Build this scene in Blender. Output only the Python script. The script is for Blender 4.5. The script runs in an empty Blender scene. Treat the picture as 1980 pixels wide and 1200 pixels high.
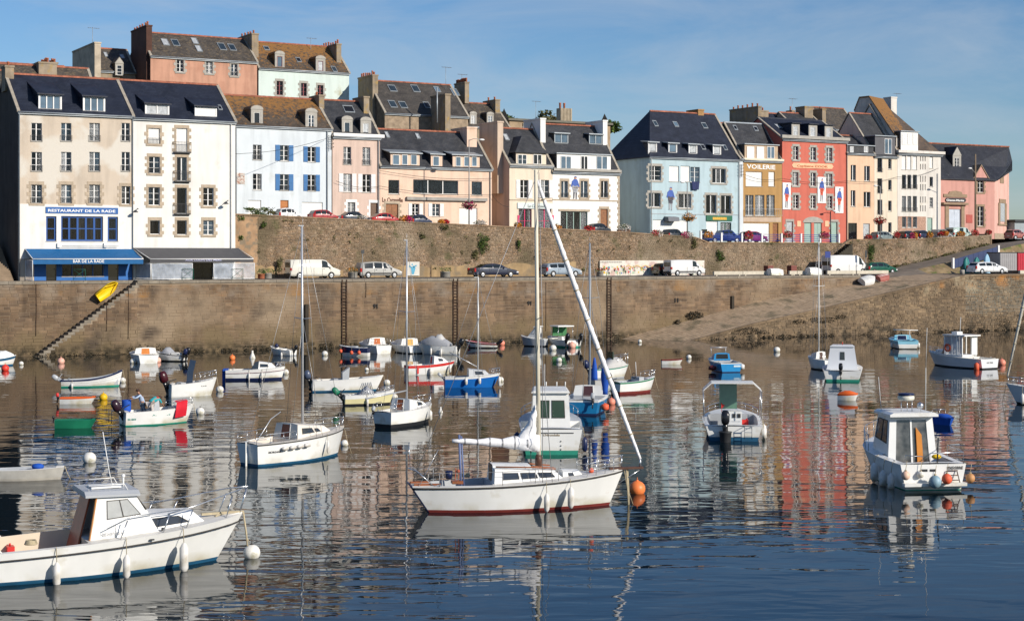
import bpy, math, random
from mathutils import Vector, Matrix
R=math.radians
rnd=random.Random(7)
sc=bpy.context.scene
COL=sc.collection
# ---------------- camera -----------------
F=3100.0; H=9.0; HY=495.0; CX=990.0
cd=bpy.data.cameras.new("camera"); cam=bpy.data.objects.new("camera",cd); COL.objects.link(cam)
cam.location=(0,0,H); cam.rotation_euler=(R(90),0,0)
cd.sensor_width=36; cd.lens=36*F/1980; cd.shift_y=-105/1980; cd.clip_start=.5; cd.clip_end=5000
sc.camera=cam
# ---------------- light ------------------
SUN_EL=25.0; SX,SY=.80,-.60
w=bpy.data.worlds.new("World"); sc.world=w; w.use_nodes=True
nt=w.node_tree; nt.nodes.clear()
wo=nt.nodes.new('ShaderNodeOutputWorld'); bg=nt.nodes.new('ShaderNodeBackground'); sk=nt.nodes.new('ShaderNodeTexSky')
sk.sky_type='NISHITA'; sk.sun_disc=False; sk.sun_elevation=R(SUN_EL); sk.sun_rotation=math.atan2(SX,SY)
sk.air_density=1.0; sk.dust_density=.3; sk.ozone_density=3.0; sk.altitude=50
# thin cirrus over the sky: noise stretched along the horizon
tc=nt.nodes.new('ShaderNodeTexCoord'); mp=nt.nodes.new('ShaderNodeMapping'); mp.inputs['Scale'].default_value=(2.2,2.2,9); mp.inputs['Rotation'].default_value=(.12,.1,0)
nz=nt.nodes.new('ShaderNodeTexNoise'); nz.inputs['Scale'].default_value=2.2; nz.inputs['Detail'].default_value=7; nz.inputs['Roughness'].default_value=.62; nz.inputs['Distortion'].default_value=.6
rp=nt.nodes.new('ShaderNodeValToRGB'); rp.color_ramp.elements[0].position=.45; rp.color_ramp.elements[1].position=.86; rp.color_ramp.elements[1].color=(.55,.55,.55,1)
hs=nt.nodes.new('ShaderNodeHueSaturation'); hs.inputs['Saturation'].default_value=1.12; hs.inputs['Value'].default_value=1
gm=nt.nodes.new('ShaderNodeMix'); gm.data_type='RGBA'; gm.blend_type='MULTIPLY'; gm.inputs[0].default_value=1; gm.inputs[7].default_value=(.88,1.01,1.2,1)
mx=nt.nodes.new('ShaderNodeMix'); mx.data_type='RGBA'; mx.inputs[7].default_value=(6.2,6.8,7.6,1)
L=nt.links.new
L(tc.outputs['Generated'],mp.inputs[0]); L(mp.outputs[0],nz.inputs[0]); L(nz.outputs[0],rp.inputs[0]); L(rp.outputs[0],mx.inputs[0])
L(sk.outputs[0],hs.inputs['Color']); L(hs.outputs[0],gm.inputs[6]); L(gm.outputs[2],mx.inputs[6]); L(mx.outputs[2],bg.inputs[0]); L(bg.outputs[0],wo.inputs[0])
bg.inputs[1].default_value=.078
ld=bpy.data.lights.new("sun",'SUN'); ld.energy=4.6; ld.angle=R(.5); ld.color=(1,.92,.81)
lo=bpy.data.objects.new("sun",ld); COL.objects.link(lo)
sd=Vector((SX*math.cos(R(SUN_EL)),SY*math.cos(R(SUN_EL)),math.sin(R(SUN_EL))))
lo.rotation_euler=sd.to_track_quat('Z','Y').to_euler(); lo.location=(60,-60,80)
vs=sc.view_settings; vs.view_transform='Standard'; vs.look='None'; vs.gamma=1; vs.exposure=.14; vs.use_curve_mapping=False
try: sc.cycles.max_bounces=6; sc.cycles.glossy_bounces=3; sc.cycles.use_denoising=True; sc.cycles.caustics_reflective=False; sc.cycles.caustics_refractive=False
except Exception: pass
# ---------------- geometry frames ---------
TH=math.atan2(31.3,54.7); U=(math.cos(TH),math.sin(TH)); NB=(-U[1],U[0]); Q0=(-42.9,143.1)
def wpt(px,py,z=0.0):
    Y=(H-z)*F/(py-HY); return Vector(((px-CX)/F*Y,Y,z))
def hit(px,off):
    """where the view ray of column px meets the line parallel to the quay at distance off behind it -> (s,Y)"""
    k=(px-CX)/F; ox=Q0[0]+NB[0]*off; oy=Q0[1]+NB[1]*off
    s=(k*oy-ox)/(U[0]-k*U[1]); return s,oy+U[1]*s
def zat(py,Y): return H-(py-HY)*Y/F
def hz(px,py,off):
    s,Y=hit(px,off); return s,zat(py,Y)
def W3(s,o,z): return Vector((Q0[0]+U[0]*s+NB[0]*o,Q0[1]+U[1]*s+NB[1]*o,z))
# ---------------- mesh builder -------------
class MB:
    def __init__(s): s.v=[];s.f=[];s.m=[];s.sm=[];s.T=None
    def add(s,vs,fs,m=0,sm=False):
        n=len(s.v)
        if s.T is not None: vs=[s.T@Vector(p) for p in vs]
        s.v.extend([tuple(p) for p in vs])
        for f in fs: s.f.append(tuple(i+n for i in f)); s.m.append(m); s.sm.append(sm)
        return s
    def box(s,x0,x1,y0,y1,z0,z1,m=0):
        return s.add([(x0,y0,z0),(x1,y0,z0),(x1,y1,z0),(x0,y1,z0),(x0,y0,z1),(x1,y0,z1),(x1,y1,z1),(x0,y1,z1)],
              [(0,3,2,1),(4,5,6,7),(0,1,5,4),(1,2,6,5),(2,3,7,6),(3,0,4,7)],m)
    def quad(s,a,b,c,d,m=0): return s.add([a,b,c,d],[(0,1,2,3)],m)
    def hexa(s,b,t,m=0):   # bottom 4, top 4
        return s.add(list(b)+list(t),[(0,3,2,1),(4,5,6,7),(0,1,5,4),(1,2,6,5),(2,3,7,6),(3,0,4,7)],m)
    def prism(s,poly,y0,y1,m=0,axis='y'):
        n=len(poly)
        if axis=='y': a=[(p[0],y0,p[1]) for p in poly]; b=[(p[0],y1,p[1]) for p in poly]
        elif axis=='x': a=[(y0,p[0],p[1]) for p in poly]; b=[(y1,p[0],p[1]) for p in poly]
        else: a=[(p[0],p[1],y0) for p in poly]; b=[(p[0],p[1],y1) for p in poly]
        fs=[tuple(range(n)),tuple(range(2*n-1,n-1,-1))]+[(i,i+n,(i+1)%n+n,(i+1)%n) for i in range(n)]
        return s.add(a+b,fs,m)
    def loft(s,secs,m=0,closed=True,caps=(True,True),sm=True,bands=None):
        n=len(secs[0]); vs=[p for q in secs for p in q]
        for i in range(len(secs)-1):
            for j in range(n if closed else n-1):
                pass
        base=len(s.v)
        if s.T is not None: vs=[s.T@Vector(p) for p in vs]
        s.v.extend([tuple(p) for p in vs])
        for i in range(len(secs)-1):
            for j in range(n if closed else n-1):
                k=(j+1)%n
                s.f.append((base+i*n+j,base+i*n+k,base+(i+1)*n+k,base+(i+1)*n+j)); s.m.append(bands[j] if bands else m); s.sm.append(sm)
        if closed:
            if caps[0]: s.f.append(tuple(base+j for j in range(n-1,-1,-1))); s.m.append(m); s.sm.append(False)
            if caps[1]: b=base+(len(secs)-1)*n; s.f.append(tuple(b+j for j in range(n))); s.m.append(m); s.sm.append(False)
        return s
    def tube(s,pts,r,n=6,m=0,r2=None):
        pts=[Vector(p) for p in pts]; secs=[]
        N=len(pts)
        for i,p in enumerate(pts):
            d=(pts[min(i+1,N-1)]-pts[max(i-1,0)])
            if d.length<1e-6: d=Vector((0,0,1))
            d.normalize(); a=Vector((0,0,1)) if abs(d.z)<.9 else Vector((1,0,0))
            e1=d.cross(a).normalized(); e2=d.cross(e1)
            rr=r if r2 is None else r+(r2-r)*i/(N-1)
            secs.append([p+e1*(rr*math.cos(2*math.pi*j/n))+e2*(rr*math.sin(2*math.pi*j/n)) for j in range(n)])
        return s.loft(secs,m)
    def lathe(s,prof,c=(0,0,0),n=12,m=0,ax='z'):
        secs=[]
        for r,z in prof:
            q=[]
            for j in range(n):
                a=2*math.pi*j/n; x,y=r*math.cos(a),r*math.sin(a)
                q.append((c[0]+x,c[1]+y,c[2]+z) if ax=='z' else ((c[0]+z,c[1]+x,c[2]+y) if ax=='x' else (c[0]+x,c[1]+z,c[2]+y)))
            secs.append(q)
        return s.loft(secs,m)
    def ball(s,c,rx,ry=None,rz=None,n=12,k=7,m=0):
        ry=ry or rx; rz=rz or rx
        secs=[[(c[0]+rx*math.sin(math.pi*i/k)*math.cos(2*math.pi*j/n),c[1]+ry*math.sin(math.pi*i/k)*math.sin(2*math.pi*j/n),c[2]-rz*math.cos(math.pi*i/k)) for j in range(n)] for i in range(k+1)]
        secs[0]=[(c[0]+(p[0]-c[0])+.001*math.cos(j),c[1]+.001*math.sin(j),c[2]-rz) for j,p in enumerate(secs[0])]
        return s.loft(secs,m,caps=(False,False))
    def leaves(s,c,rx,ry,rz,n,size,m=0,rg=rnd,hang=0):
        for _ in range(n):
            while True:
                p=(rg.uniform(-1,1),rg.uniform(-1,1),rg.uniform(-1,1)); q=p[0]**2+p[1]**2+p[2]**2
                if .15<q<1: break
            p=Vector((c[0]+p[0]*rx,c[1]+p[1]*ry,c[2]+p[2]*rz)); a=Vector((rg.uniform(-1,1),rg.uniform(-1,1),rg.uniform(-.6,1)-hang)).normalized()
            b=a.cross(Vector((rg.uniform(-1,1),rg.uniform(-1,1),rg.uniform(-1,1)))).normalized(); z=size*rg.uniform(.6,1.4)
            s.add([p-b*z*.35,p+a*z*.5,p+b*z*.35,p-a*z*.5],[(0,1,2,3)],m)
        return s
    def mesh(s,name,mats):
        me=bpy.data.meshes.new(name); me.from_pydata(s.v,[],s.f)
        if not isinstance(mats,(list,tuple)): mats=[mats]
        for m in mats: me.materials.append(m)
        me.polygons.foreach_set('material_index',[min(i,len(mats)-1) for i in s.m]); me.polygons.foreach_set('use_smooth',s.sm); me.update()
        return me
    def build(s,name,mats,parent=None,loc=(0,0,0),rot=0,**kw):
        if not s.f: return None
        return put(s.mesh(name,mats),name,parent,loc,rot,**kw)
def put(me,name,parent=None,loc=(0,0,0),rot=0,**kw):
    o=bpy.data.objects.new(name,me); COL.objects.link(o); o.location=loc
    o.rotation_euler=rot if isinstance(rot,tuple) else (0,0,rot)
    if parent: o.parent=parent
    for k,v in kw.items(): o[k]=v
    return o
def empty(name,loc,rot,label,cat,group=None):
    o=put(None,name,None,loc,rot,label=label,category=cat)
    if group: o['group']=group
    o.empty_display_size=.3; return o
def tag(o,label,cat,group=None):
    o['label']=label; o['category']=cat
    if group: o['group']=group
    return o
def copy_tree(o,parent=None):
    c=o.copy(); COL.objects.link(c)
    if parent: c.parent=parent
    for ch in list(o.children): copy_tree(ch,c)
    return c
def text(body,parent,loc,size,m,width=None,ext=.01,rot=(R(90),0,0),bold=0,name='lettering',align='LEFT'):
    cu=bpy.data.curves.new(name,'FONT'); cu.body=body; cu.size=size; cu.extrude=ext; cu.offset=bold; cu.align_x=align; cu.resolution_u=2
    t=bpy.data.objects.new('tmp',cu); COL.objects.link(t)
    me=bpy.data.meshes.new_from_object(t,depsgraph=bpy.context.evaluated_depsgraph_get()); bpy.data.objects.remove(t); bpy.data.curves.remove(cu)
    if width and me.vertices:
        xs=[v.co.x for v in me.vertices]; k=width/(max(xs)-min(xs)); x0=min(xs)
        for v in me.vertices: v.co.x=(v.co.x-x0)*k
    me.materials.clear(); me.materials.append(m)
    o=put(me,name,parent,loc); o.rotation_euler=rot; return o
# ---------------- materials ----------------
MC={}
def mat(name,col,rough=.7,var=.12,scale=1.5,bump=0,bscale=8,metal=0,isl=0,streak=0,dirt=None,spec=.4,coat=0,trans=0,cols=None):
    """dirt=(colour,scale,lo,hi[,(zlo,zhi)]) blotches; streak = vertical weather runs"""
    if name in MC: return MC[name]
    m=bpy.data.materials.new(name); m.use_nodes=True; MC[name]=m
    n=m.node_tree.nodes; l=m.node_tree.links.new; b=n['Principled BSDF']
    b.inputs['Roughness'].default_value=rough; b.inputs['Metallic'].default_value=metal; b.inputs['Specular IOR Level'].default_value=spec
    if coat: b.inputs['Coat Weight'].default_value=coat; b.inputs['Coat Roughness'].default_value=.05
    if trans: b.inputs['Transmission Weight'].default_value=trans
    t=n.new('ShaderNodeTexCoord'); src=t.outputs['Object']
    def noise(sc_,det=4,vec=None):
        k=n.new('ShaderNodeTexNoise'); k.inputs['Scale'].default_value=sc_; k.inputs['Detail'].default_value=det
        l(vec or src,k.inputs[0]); return k.outputs[0]
    def mr(v,a,b_,c,d):
        k=n.new('ShaderNodeMapRange'); l(v,k.inputs[0])
        for i,x in zip((1,2,3,4),(a,b_,c,d)): k.inputs[i].default_value=x
        return k.outputs[0]
    def mix(a,b_,f,bt='MIX'):
        k=n.new('ShaderNodeMix'); k.data_type='RGBA'; k.blend_type=bt
        for s_,i in ((f,0),(a,6),(b_,7)):
            if hasattr(s_,'links'): l(s_,k.inputs[i])
            else: k.inputs[i].default_value=s_ if i==0 else (*s_[:3],1)
        return k.outputs[2]
    def scal(c,v): return mix(c,None,1.0,'MULTIPLY')
    f=mr(noise(scale,5),.3,.7,1-var,1+var)
    if streak:
        mp=n.new('ShaderNodeMapping'); l(src,mp.inputs[0]); mp.inputs['Scale'].default_value=(1.5,1.5,.17)
        g=mr(noise(1.0,5,mp.outputs[0]),.45,.75,1,1-streak)
        k=n.new('ShaderNodeMath'); k.operation='MULTIPLY'; l(f,k.inputs[0]); l(g,k.inputs[1]); f=k.outputs[0]
    if isl:
        ge=n.new('ShaderNodeNewGeometry'); g=mr(ge.outputs['Random Per Island'],0,1,1-isl,1+isl)
        k=n.new('ShaderNodeMath'); k.operation='MULTIPLY'; l(f,k.inputs[0]); l(g,k.inputs[1]); f=k.outputs[0]
    base=col
    if cols:   # hue shift per island towards a second colour
        ge=n.new('ShaderNodeNewGeometry'); k=n.new('ShaderNodeMath'); k.operation='FRACT'; k2=n.new('ShaderNodeMath'); k2.operation='MULTIPLY'; k2.inputs[1].default_value=7.13
        l(ge.outputs['Random Per Island'],k2.inputs[0]); l(k2.outputs[0],k.inputs[0])
        rr=n.new('ShaderNodeValToRGB'); rr.color_ramp.interpolation='CONSTANT'; els=rr.color_ramp.elements; al=[col]+list(cols)
        for i,c_ in enumerate(al):
            e=els[i] if i<2 else els.new(i/len(al)); e.position=i/len(al); e.color=(*c_,1)
        l(k.outputs[0],rr.inputs[0]); base=rr.outputs[0]
    cb=n.new('ShaderNodeCombineColor'); 
    for i in range(3): l(f,cb.inputs[i])
    c=mix(base,cb.outputs[0],1.0,'MULTIPLY')
    if dirt:
        for d in (dirt if isinstance(dirt,list) else [dirt]):
            g=mr(noise(d[1],6),d[2],d[3],0,1)
            if len(d)>4:
                sp=n.new('ShaderNodeSeparateXYZ'); l(src,sp.inputs[0]); zz=sp.outputs[2]
                h1=mr(zz,d[4][0],d[4][1],0,1); k=n.new('ShaderNodeMath'); k.operation='MULTIPLY'; l(g,k.inputs[0]); l(h1,k.inputs[1]); g=k.outputs[0]
                if len(d[4])>2:
                    h2=mr(zz,d[4][2],d[4][3],1,0); k=n.new('ShaderNodeMath'); k.operation='MULTIPLY'; l(g,k.inputs[0]); l(h2,k.inputs[1]); g=k.outputs[0]
            c=mix(c,d[0],g)
    l(c,b.inputs['Base Color'])
    if bump:
        bn=n.new('ShaderNodeBump'); bn.inputs['Strength'].default_value=bump; bn.inputs['Distance'].default_value=.03
        l(noise(bscale,6),bn.inputs['Height']); l(bn.outputs[0],b.inputs['Normal'])
    return m
def slate(name,c1,c2,lichen=0,lcol=(.33,.17,.03),top=None,rough=.55):
    if name in MC: return MC[name]
    m=bpy.data.materials.new(name); m.use_nodes=True; MC[name]=m
    n=m.node_tree.nodes; l=m.node_tree.links.new; b=n['Principled BSDF']; b.inputs['Roughness'].default_value=rough; b.inputs['Specular IOR Level'].default_value=.35
    t=n.new('ShaderNodeTexCoord'); s_=n.new('ShaderNodeSeparateXYZ'); l(t.outputs['Object'],s_.inputs[0])
    cx=n.new('ShaderNodeCombineXYZ'); l(s_.outputs[0],cx.inputs[0]); l(s_.outputs[2],cx.inputs[1])
    br=n.new('ShaderNodeTexBrick'); l(cx.outputs[0],br.inputs[0]); br.inputs['Scale'].default_value=1; br.inputs['Brick Width'].default_value=.34; br.inputs['Row Height'].default_value=.17
    br.inputs['Mortar Size'].default_value=.012; br.inputs['Color1'].default_value=(*c1,1); br.inputs['Color2'].default_value=(*c2,1); br.inputs['Mortar'].default_value=(c1[0]*.5,c1[1]*.5,c1[2]*.5,1)
    nz=n.new('ShaderNodeTexNoise'); nz.inputs['Scale'].default_value=.9; nz.inputs['Detail'].default_value=6; l(t.outputs['Object'],nz.inputs[0])
    mr=n.new('ShaderNodeMapRange'); l(nz.outputs[0],mr.inputs[0]); mr.inputs[1].default_value=.3; mr.inputs[2].default_value=.7; mr.inputs[3].default_value=.75; mr.inputs[4].default_value=1.3
    cb=n.new('ShaderNodeCombineColor'); [l(mr.outputs[0],cb.inputs[i]) for i in range(3)]
    k=n.new('ShaderNodeMix'); k.data_type='RGBA'; k.blend_type='MULTIPLY'; k.inputs[0].default_value=1; l(br.outputs[0],k.inputs[6]); l(cb.outputs[0],k.inputs[7]); out=k.outputs[2]
    if lichen:
        n2=n.new('ShaderNodeTexNoise'); n2.inputs['Scale'].default_value=2.6; n2.inputs['Detail'].default_value=9; n2.inputs['Roughness'].default_value=.75; l(t.outputs['Object'],n2.inputs[0])
        a=n2.outputs[0]
        if top:
            m1=n.new('ShaderNodeMapRange'); l(s_.outputs[2],m1.inputs[0]); m1.inputs[1].default_value=top[0]; m1.inputs[2].default_value=top[1]; m1.inputs[3].default_value=-.12; m1.inputs[4].default_value=.16
            ad=n.new('ShaderNodeMath'); l(a,ad.inputs[0]); l(m1.outputs[0],ad.inputs[1]); a=ad.outputs[0]
        m2=n.new('ShaderNodeMapRange'); l(a,m2.inputs[0]); m2.inputs[1].default_value=.62-lichen*.25; m2.inputs[2].default_value=.72-lichen*.2; m2.inputs[4].default_value=.9
        k2=n.new('ShaderNodeMix'); k2.data_type='RGBA'; l(m2.outputs[0],k2.inputs[0]); l(out,k2.inputs[6]); k2.inputs[7].default_value=(*lcol,1); out=k2.outputs[2]
    l(out,b.inputs['Base Color'])
    bp=n.new('ShaderNodeBump'); bp.inputs['Strength'].default_value=.35; bp.inputs['Distance'].default_value=.02; l(br.outputs['Fac'],bp.inputs['Height']); bp.invert=True; l(bp.outputs[0],b.inputs['Normal'])
    return m
def glass(name,col,rough=.06,tint=None):
    return mat(name,col,rough=rough,var=.35,scale=.7,spec=.5)
WHITE=mat('white_paint',(.78,.77,.74),.5,.04); CREAMP=mat('cream_paint',(.74,.66,.5),.55,.05)
GLASS=[glass('window_glass',(.03,.045,.06)),glass('window_glass_dark',(.012,.012,.014)),glass('window_glass_sky',(.10,.15,.2)),mat('net_curtain',(.42,.44,.45),.25,.25,4,spec=.8)]
GRANITE=mat('granite_trim',(.42,.34,.25),.85,.14,2.5,bump=.3,isl=.12); GREYST=mat('grey_stone_trim',(.36,.34,.30),.85,.12,2.5,bump=.3,isl=.1)
CHIM=mat('chimney_render',(.30,.24,.17),.9,.2,1.2,bump=.5,streak=.3,dirt=((.36,.24,.08),1.6,.55,.7)); POT=mat('terracotta',(.42,.14,.07),.8,.15,3,isl=.2)
RIDGE=mat('ridge_tile',(.30,.105,.06),.8,.25,2,isl=.2); ZINC=mat('zinc',(.32,.35,.37),.45,.12,1.5,metal=.3); DARKM=mat('dark_metal',(.03,.032,.035),.5,.1)
LEAD=mat('verge_mortar',(.34,.30,.24),.85,.2,2,bump=.3); STEEL=mat('stainless_rail',(.62,.63,.64),.25,.05,metal=.85)
BLUE=mat('blue_paint',(.015,.13,.42),.45,.1); ASPH=mat('asphalt',(.12,.105,.09),.9,.25,.6,bump=.3)
# ---------------- houses -------------------
def frame_mesh(mb,x0,x1,z0,z1,y,cols=2,rows=3,t=.055,d=.05,m=0,midw=1.5):
    """window frame: outer rim, uprights and glazing bars, real thickness"""
    mb.box(x0,x0+t,y,y+d,z0,z1,m); mb.box(x1-t,x1,y,y+d,z0,z1,m); mb.box(x0+t,x1-t,y,y+d,z0,z0+t,m); mb.box(x0+t,x1-t,y,y+d,z1-t,z1,m)
    for i in range(1,cols):
        c=x0+(x1-x0)*i/cols; mb.box(c-t*midw*.6,c+t*midw*.6,y-.004,y+d-.004,z0+t,z1-t,m)
    for j in range(1,rows):
        c=z0+(z1-z0)*j/rows; mb.box(x0+t,x1-t,y+.012,y+d-.012,c-t*.28,c+t*.28,m)
def rail_mesh(mb,x0,x1,z0,z1,y,n=None,t=.018,m=0):
    mb.box(x0,x1,y-t,y+t,z1-.03,z1,m); mb.box(x0,x1,y-t,y+t,z0,z0+.03,m)
    n=n or max(3,int((x1-x0)/.13))
    for i in range(n+1):
        c=x0+(x1-x0)*i/n; mb.box(c-t*.6,c+t*.6,y-t*.6,y+t*.6,z0+.03,z1-.03,m)
class House:
    def __init__(s,name,label,px0,px1,off,zb,eave,ridge,depth,wall,roof,cat='house',hipL=0,hipR=0,ov=.22,rpos=.5,group=None,verge=LEAD,side=None,gutter=ZINC):
        s.off=off; s.s0,Y0=hit(px0,off); s.s1,Y1=hit(px1,off); s.zb=zb; s.W=s.s1-s.s0; s.D=depth; s.rd=depth*rpos
        e=eave if isinstance(eave,(tuple,list)) else (eave,)*2
        s.ze=(zat(e[0],Y0)+zat(e[1],Y1))/2-zb
        r=hit(ridge[0],off+s.rd); s.zr=zat(ridge[1],r[1])-zb
        s.wall=wall; s.roofm=roof; s.hip=(hipL,hipR); s.ov=ov; s.op=[]; s.verge=verge; s.side=side; s.gm=gutter
        s.e=empty(name,W3(s.s0,off,zb),TH,label,cat,group)
    def lp(s,px,py,y=0):
        a,b=hz(px,py,s.off+y); return a-s.s0,b-s.zb
    def roofz(s,y): return s.ze+(s.zr-s.ze)*y/s.rd
    def rp(s,px,py):
        lo,hi=-.5,s.rd
        for _ in range(30):
            y=(lo+hi)/2; x,z=s.lp(px,py,y)
            if z>s.roofz(y): lo=y
            else: hi=y
        # the ray meets the slope where measured z equals the roof's
        return x,y,s.roofz(y)
    def w(s,x0,y0,x1,y1,st='case',fr=WHITE,gl=None,sur=None,shut=None,balc=0,sill=1,rows=3,cols=None,rec=.14,hole=1,side=.22,name=None,ft=.055):
        a,t=s.lp(x0,y0); _,t2=s.lp(x1,y0); b,bt=s.lp(x1,y1); _,bt2=s.lp(x0,y1); z1=(t+t2)/2; z0=max((bt+bt2)/2,.0)
        x0,x1=a,b
        if hole: s.op.append((x0,x1,z0,z1))
        W=x1-x0; g=1e-3
        nm=name or ('door' if st=='door' else 'roller_shutter' if st=='shut' else 'window')
        mb=MB()
        if st=='shut':
            n=max(4,int((z1-z0)/.09)); h=(z1-z0)/n
            for i in range(n): mb.box(x0+g,x1-g,rec-.02+(i%2)*.008,rec+.03,z0+i*h+.004,z0+(i+1)*h-.004)
            o=mb.build(nm,fr,s.e)
        elif st=='door':
            frame_mesh(mb,x0+g,x1-g,z0,z1-g,rec-.03,1,1,.07,.1)
            n=2 if W>1.3 else 1
            for i in range(n):
                u0=x0+.07+(W-.14)*i/n+.01; u1=x0+.07+(W-.14)*(i+1)/n-.01
                mb.box(u0,u1,rec,rec+.05,z0+.02,z1-.08)
                for k in range(3): mb.box(u0+.1,u1-.1,rec-.018,rec+.01,z0+.12+(z1-z0-.3)*k/3,z0+.02+(z1-z0-.3)*(k+1)/3)
            o=mb.build(nm,fr,s.e)
            hb=MB(); hb.box(x1-.2,x1-.15,rec-.07,rec,z0+1.0,z0+1.12); hb.build('handle',DARKM,o)
        else:
            cols=cols or (1 if W<.55 else 2)
            frame_mesh(mb,x0+g,x1-g,z0+g,z1-g,rec,cols,rows,t=ft,midw=1.5 if ft<.1 else 1)
            o=mb.build(nm,fr,s.e)
            gi=gl
            for i in range(cols):
                u0=x0+W*i/cols; u1=x0+W*(i+1)/cols
                q=rnd.choice([0,0,1,2,3,3]) if gi is None else gi
                pm=MB(); pm.box(u0+.04,u1-.04,rec+.06,rec+.075,z0+.04,z1-.04); pm.build('pane',GLASS[q],o)
            if st=='open':   # one leaf swung inward: dark gap beside it
                pass
        if sur:
            sm_=MB(); k=sur; tw=.2; 
            sm_.box(x0-tw,x1+tw,-.035,.02,z1,z1+.3)
            n=max(2,int(round((z1-z0)/.34))); h=(z1-z0)/n
            for i in range(n):
                e_=tw if i%2 else tw*2.0
                sm_.box(x0-e_,x0-.001,-.03,.02,z0+i*h+.008,z0+(i+1)*h-.008); sm_.box(x1+.001,x1+e_,-.03,.02,z0+i*h+.008,z0+(i+1)*h-.008)
            sm_.box(x0-tw*1.2,x1+tw*1.2,-.07,.02,z0-.22,z0-.002)
            sm_.build('surround',k,o)
        elif sill and st!='door':
            sb=MB(); sb.box(x0-.06,x1+.06,-.06,rec+.02,z0-.07,z0-.001); sb.build('sill',GREYST,o)
        if shut:
            for sg in (-1,1):
                hb=MB(); ww=W*.52
                a0=x0-ww-.03 if sg<0 else x1+.03
                hb.box(a0,a0+ww,-.06,-.02,z0-.02,z1+.02)
                for q in (.12,.5,.88): hb.box(a0+.03,a0+ww-.03,-.075,-.06,z0+(z1-z0)*q-.04,z0+(z1-z0)*q+.04)
                hb.build('shutter',shut,s.e)
        if balc:
            rb=MB(); rail_mesh(rb,x0-.05 if balc<1 else x0-.3,x1+.05 if balc<1 else x1+.3,z0+.02,z0+(.55 if balc<1 else .95),-.1 if balc<1 else -.32)
            if balc>=1:
                rb.box(x0-.3,x1+.3,-.34,.02,z0-.1,z0,0)
                for xx in (x0-.3,x1+.3): rb.box(xx-.015,xx+.015,-.32,0,z0+.9,z0+.95)
            rb.build('railing',DARKM,o)
        return o
    def grid(s,cols,rows,**k):
        for r in rows:
            for c in cols: s.w(c[0],r[0],c[1],r[1],**k)
    def rect(s,px0,py0,px1,py1,y0,y1,name,m,**kw):
        a,t=s.lp(px0,py0); b,bt=s.lp(px1,py1); _,t2=s.lp(px1,py0); _,b2=s.lp(px0,py1)
        mb=MB(); mb.box(a,b,y0,y1,(bt+b2)/2,(t+t2)/2); return mb.build(name,m,s.e,**kw)
    def text(s,body,px0,py0,px1,py1,m,y=-.1,bold=.01):
        a,t=s.lp(px0,py0,y); b,bt=s.lp(px1,py1,y)
        return text(body,s.e,(a,y,bt+.02*(t-bt)),(t-bt)*1.25,m,width=b-a,bold=bold)
    def fin(s,front_top=None,gab=(1,1),roof=True,ridge=True):
        W,D,ze,zr=s.W,s.D,s.ze,s.zr; mb=MB(); r=.2
        ops=[(max(a,.02),min(b,W-.02),c,min(d,ze-.02)) for a,b,c,d in s.op]
        xs=sorted({0,W,*[round(v,4) for o in ops for v in o[:2]]}); zs=sorted({0,ze,*[round(v,4) for o in ops for v in o[2:]]})
        ins=lambda x,z:any(a-1e-3<x<b+1e-3 and c-1e-3<z<d+1e-3 for a,b,c,d in ops)
        for j in range(len(zs)-1):
            i=0
            while i<len(xs)-1:
                zm=(zs[j]+zs[j+1])/2
                if ins((xs[i]+xs[i+1])/2,zm): i+=1; continue
                k=i
                while k+1<len(xs)-1 and not ins((xs[k+1]+xs[k+2])/2,zm): k+=1
                mb.quad((xs[i],0,zs[j]),(xs[k+1],0,zs[j]),(xs[k+1],0,zs[j+1]),(xs[i],0,zs[j+1])); i=k+1
        for a,b,c,d in ops:
            mb.quad((a,0,c),(a,r,c),(a,r,d),(a,0,d)); mb.quad((b,0,c),(b,0,d),(b,r,d),(b,r,c)); mb.quad((a,0,d),(a,r,d),(b,r,d),(b,0,d)); mb.quad((a,0,c),(b,0,c),(b,r,c),(a,r,c))
            mb.quad((a,r,c),(b,r,c),(b,r,d),(a,r,d),2)
        for x,h,g in ((0,s.hip[0],gab[0]),(W,s.hip[1],gab[1])):
            p=[(x,0,0),(x,D,0),(x,D,ze)]+([(x,s.rd,zr)] if not h and g else [])+[(x,0,ze)]
            mb.add(p,[tuple(range(len(p)))],1)
        mb.quad((0,D,0),(W,D,0),(W,D,ze),(0,D,ze),1)
        mb.build('wall',[s.wall,s.side or s.wall,GLASS[1]],s.e)
        if not roof: return s
        rb=MB(); hl,hr=s.hip; o=s.ov; k=(zr-ze)/s.rd; ez=ze-o*k+.03; vo=.06; t=.12; kb=(zr-ze)/max(D-s.rd,.1); ezb=ze-o*kb+.03
        el=(-o if hl else -vo); er=W+(o if hr else vo); rl=(hl if hl else -vo); rr=W-(hr if hr else -vo); Z=zr+.03
        def slab(ps,m=0):
            n=len(ps); up=[(p[0],p[1],p[2]+t) for p in ps]; rb.add(list(ps)+up,[tuple(range(n-1,-1,-1)),tuple(range(n,2*n))]+[(i,(i+1)%n,(i+1)%n+n,i+n) for i in range(n)],m)
        slab([(el,-o,ez),(er,-o,ez),(rr,s.rd,Z),(rl,s.rd,Z)])
        slab([(er,D+o,ezb),(el,D+o,ezb),(rl,s.rd,Z),(rr,s.rd,Z)])
        if hl: slab([(el,D+o,ezb),(el,-o,ez),(rl,s.rd,Z)])
        if hr: slab([(er,-o,ez),(er,D+o,ezb),(rr,s.rd,Z)])
        rb.build('roof',s.roofm,s.e)
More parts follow.
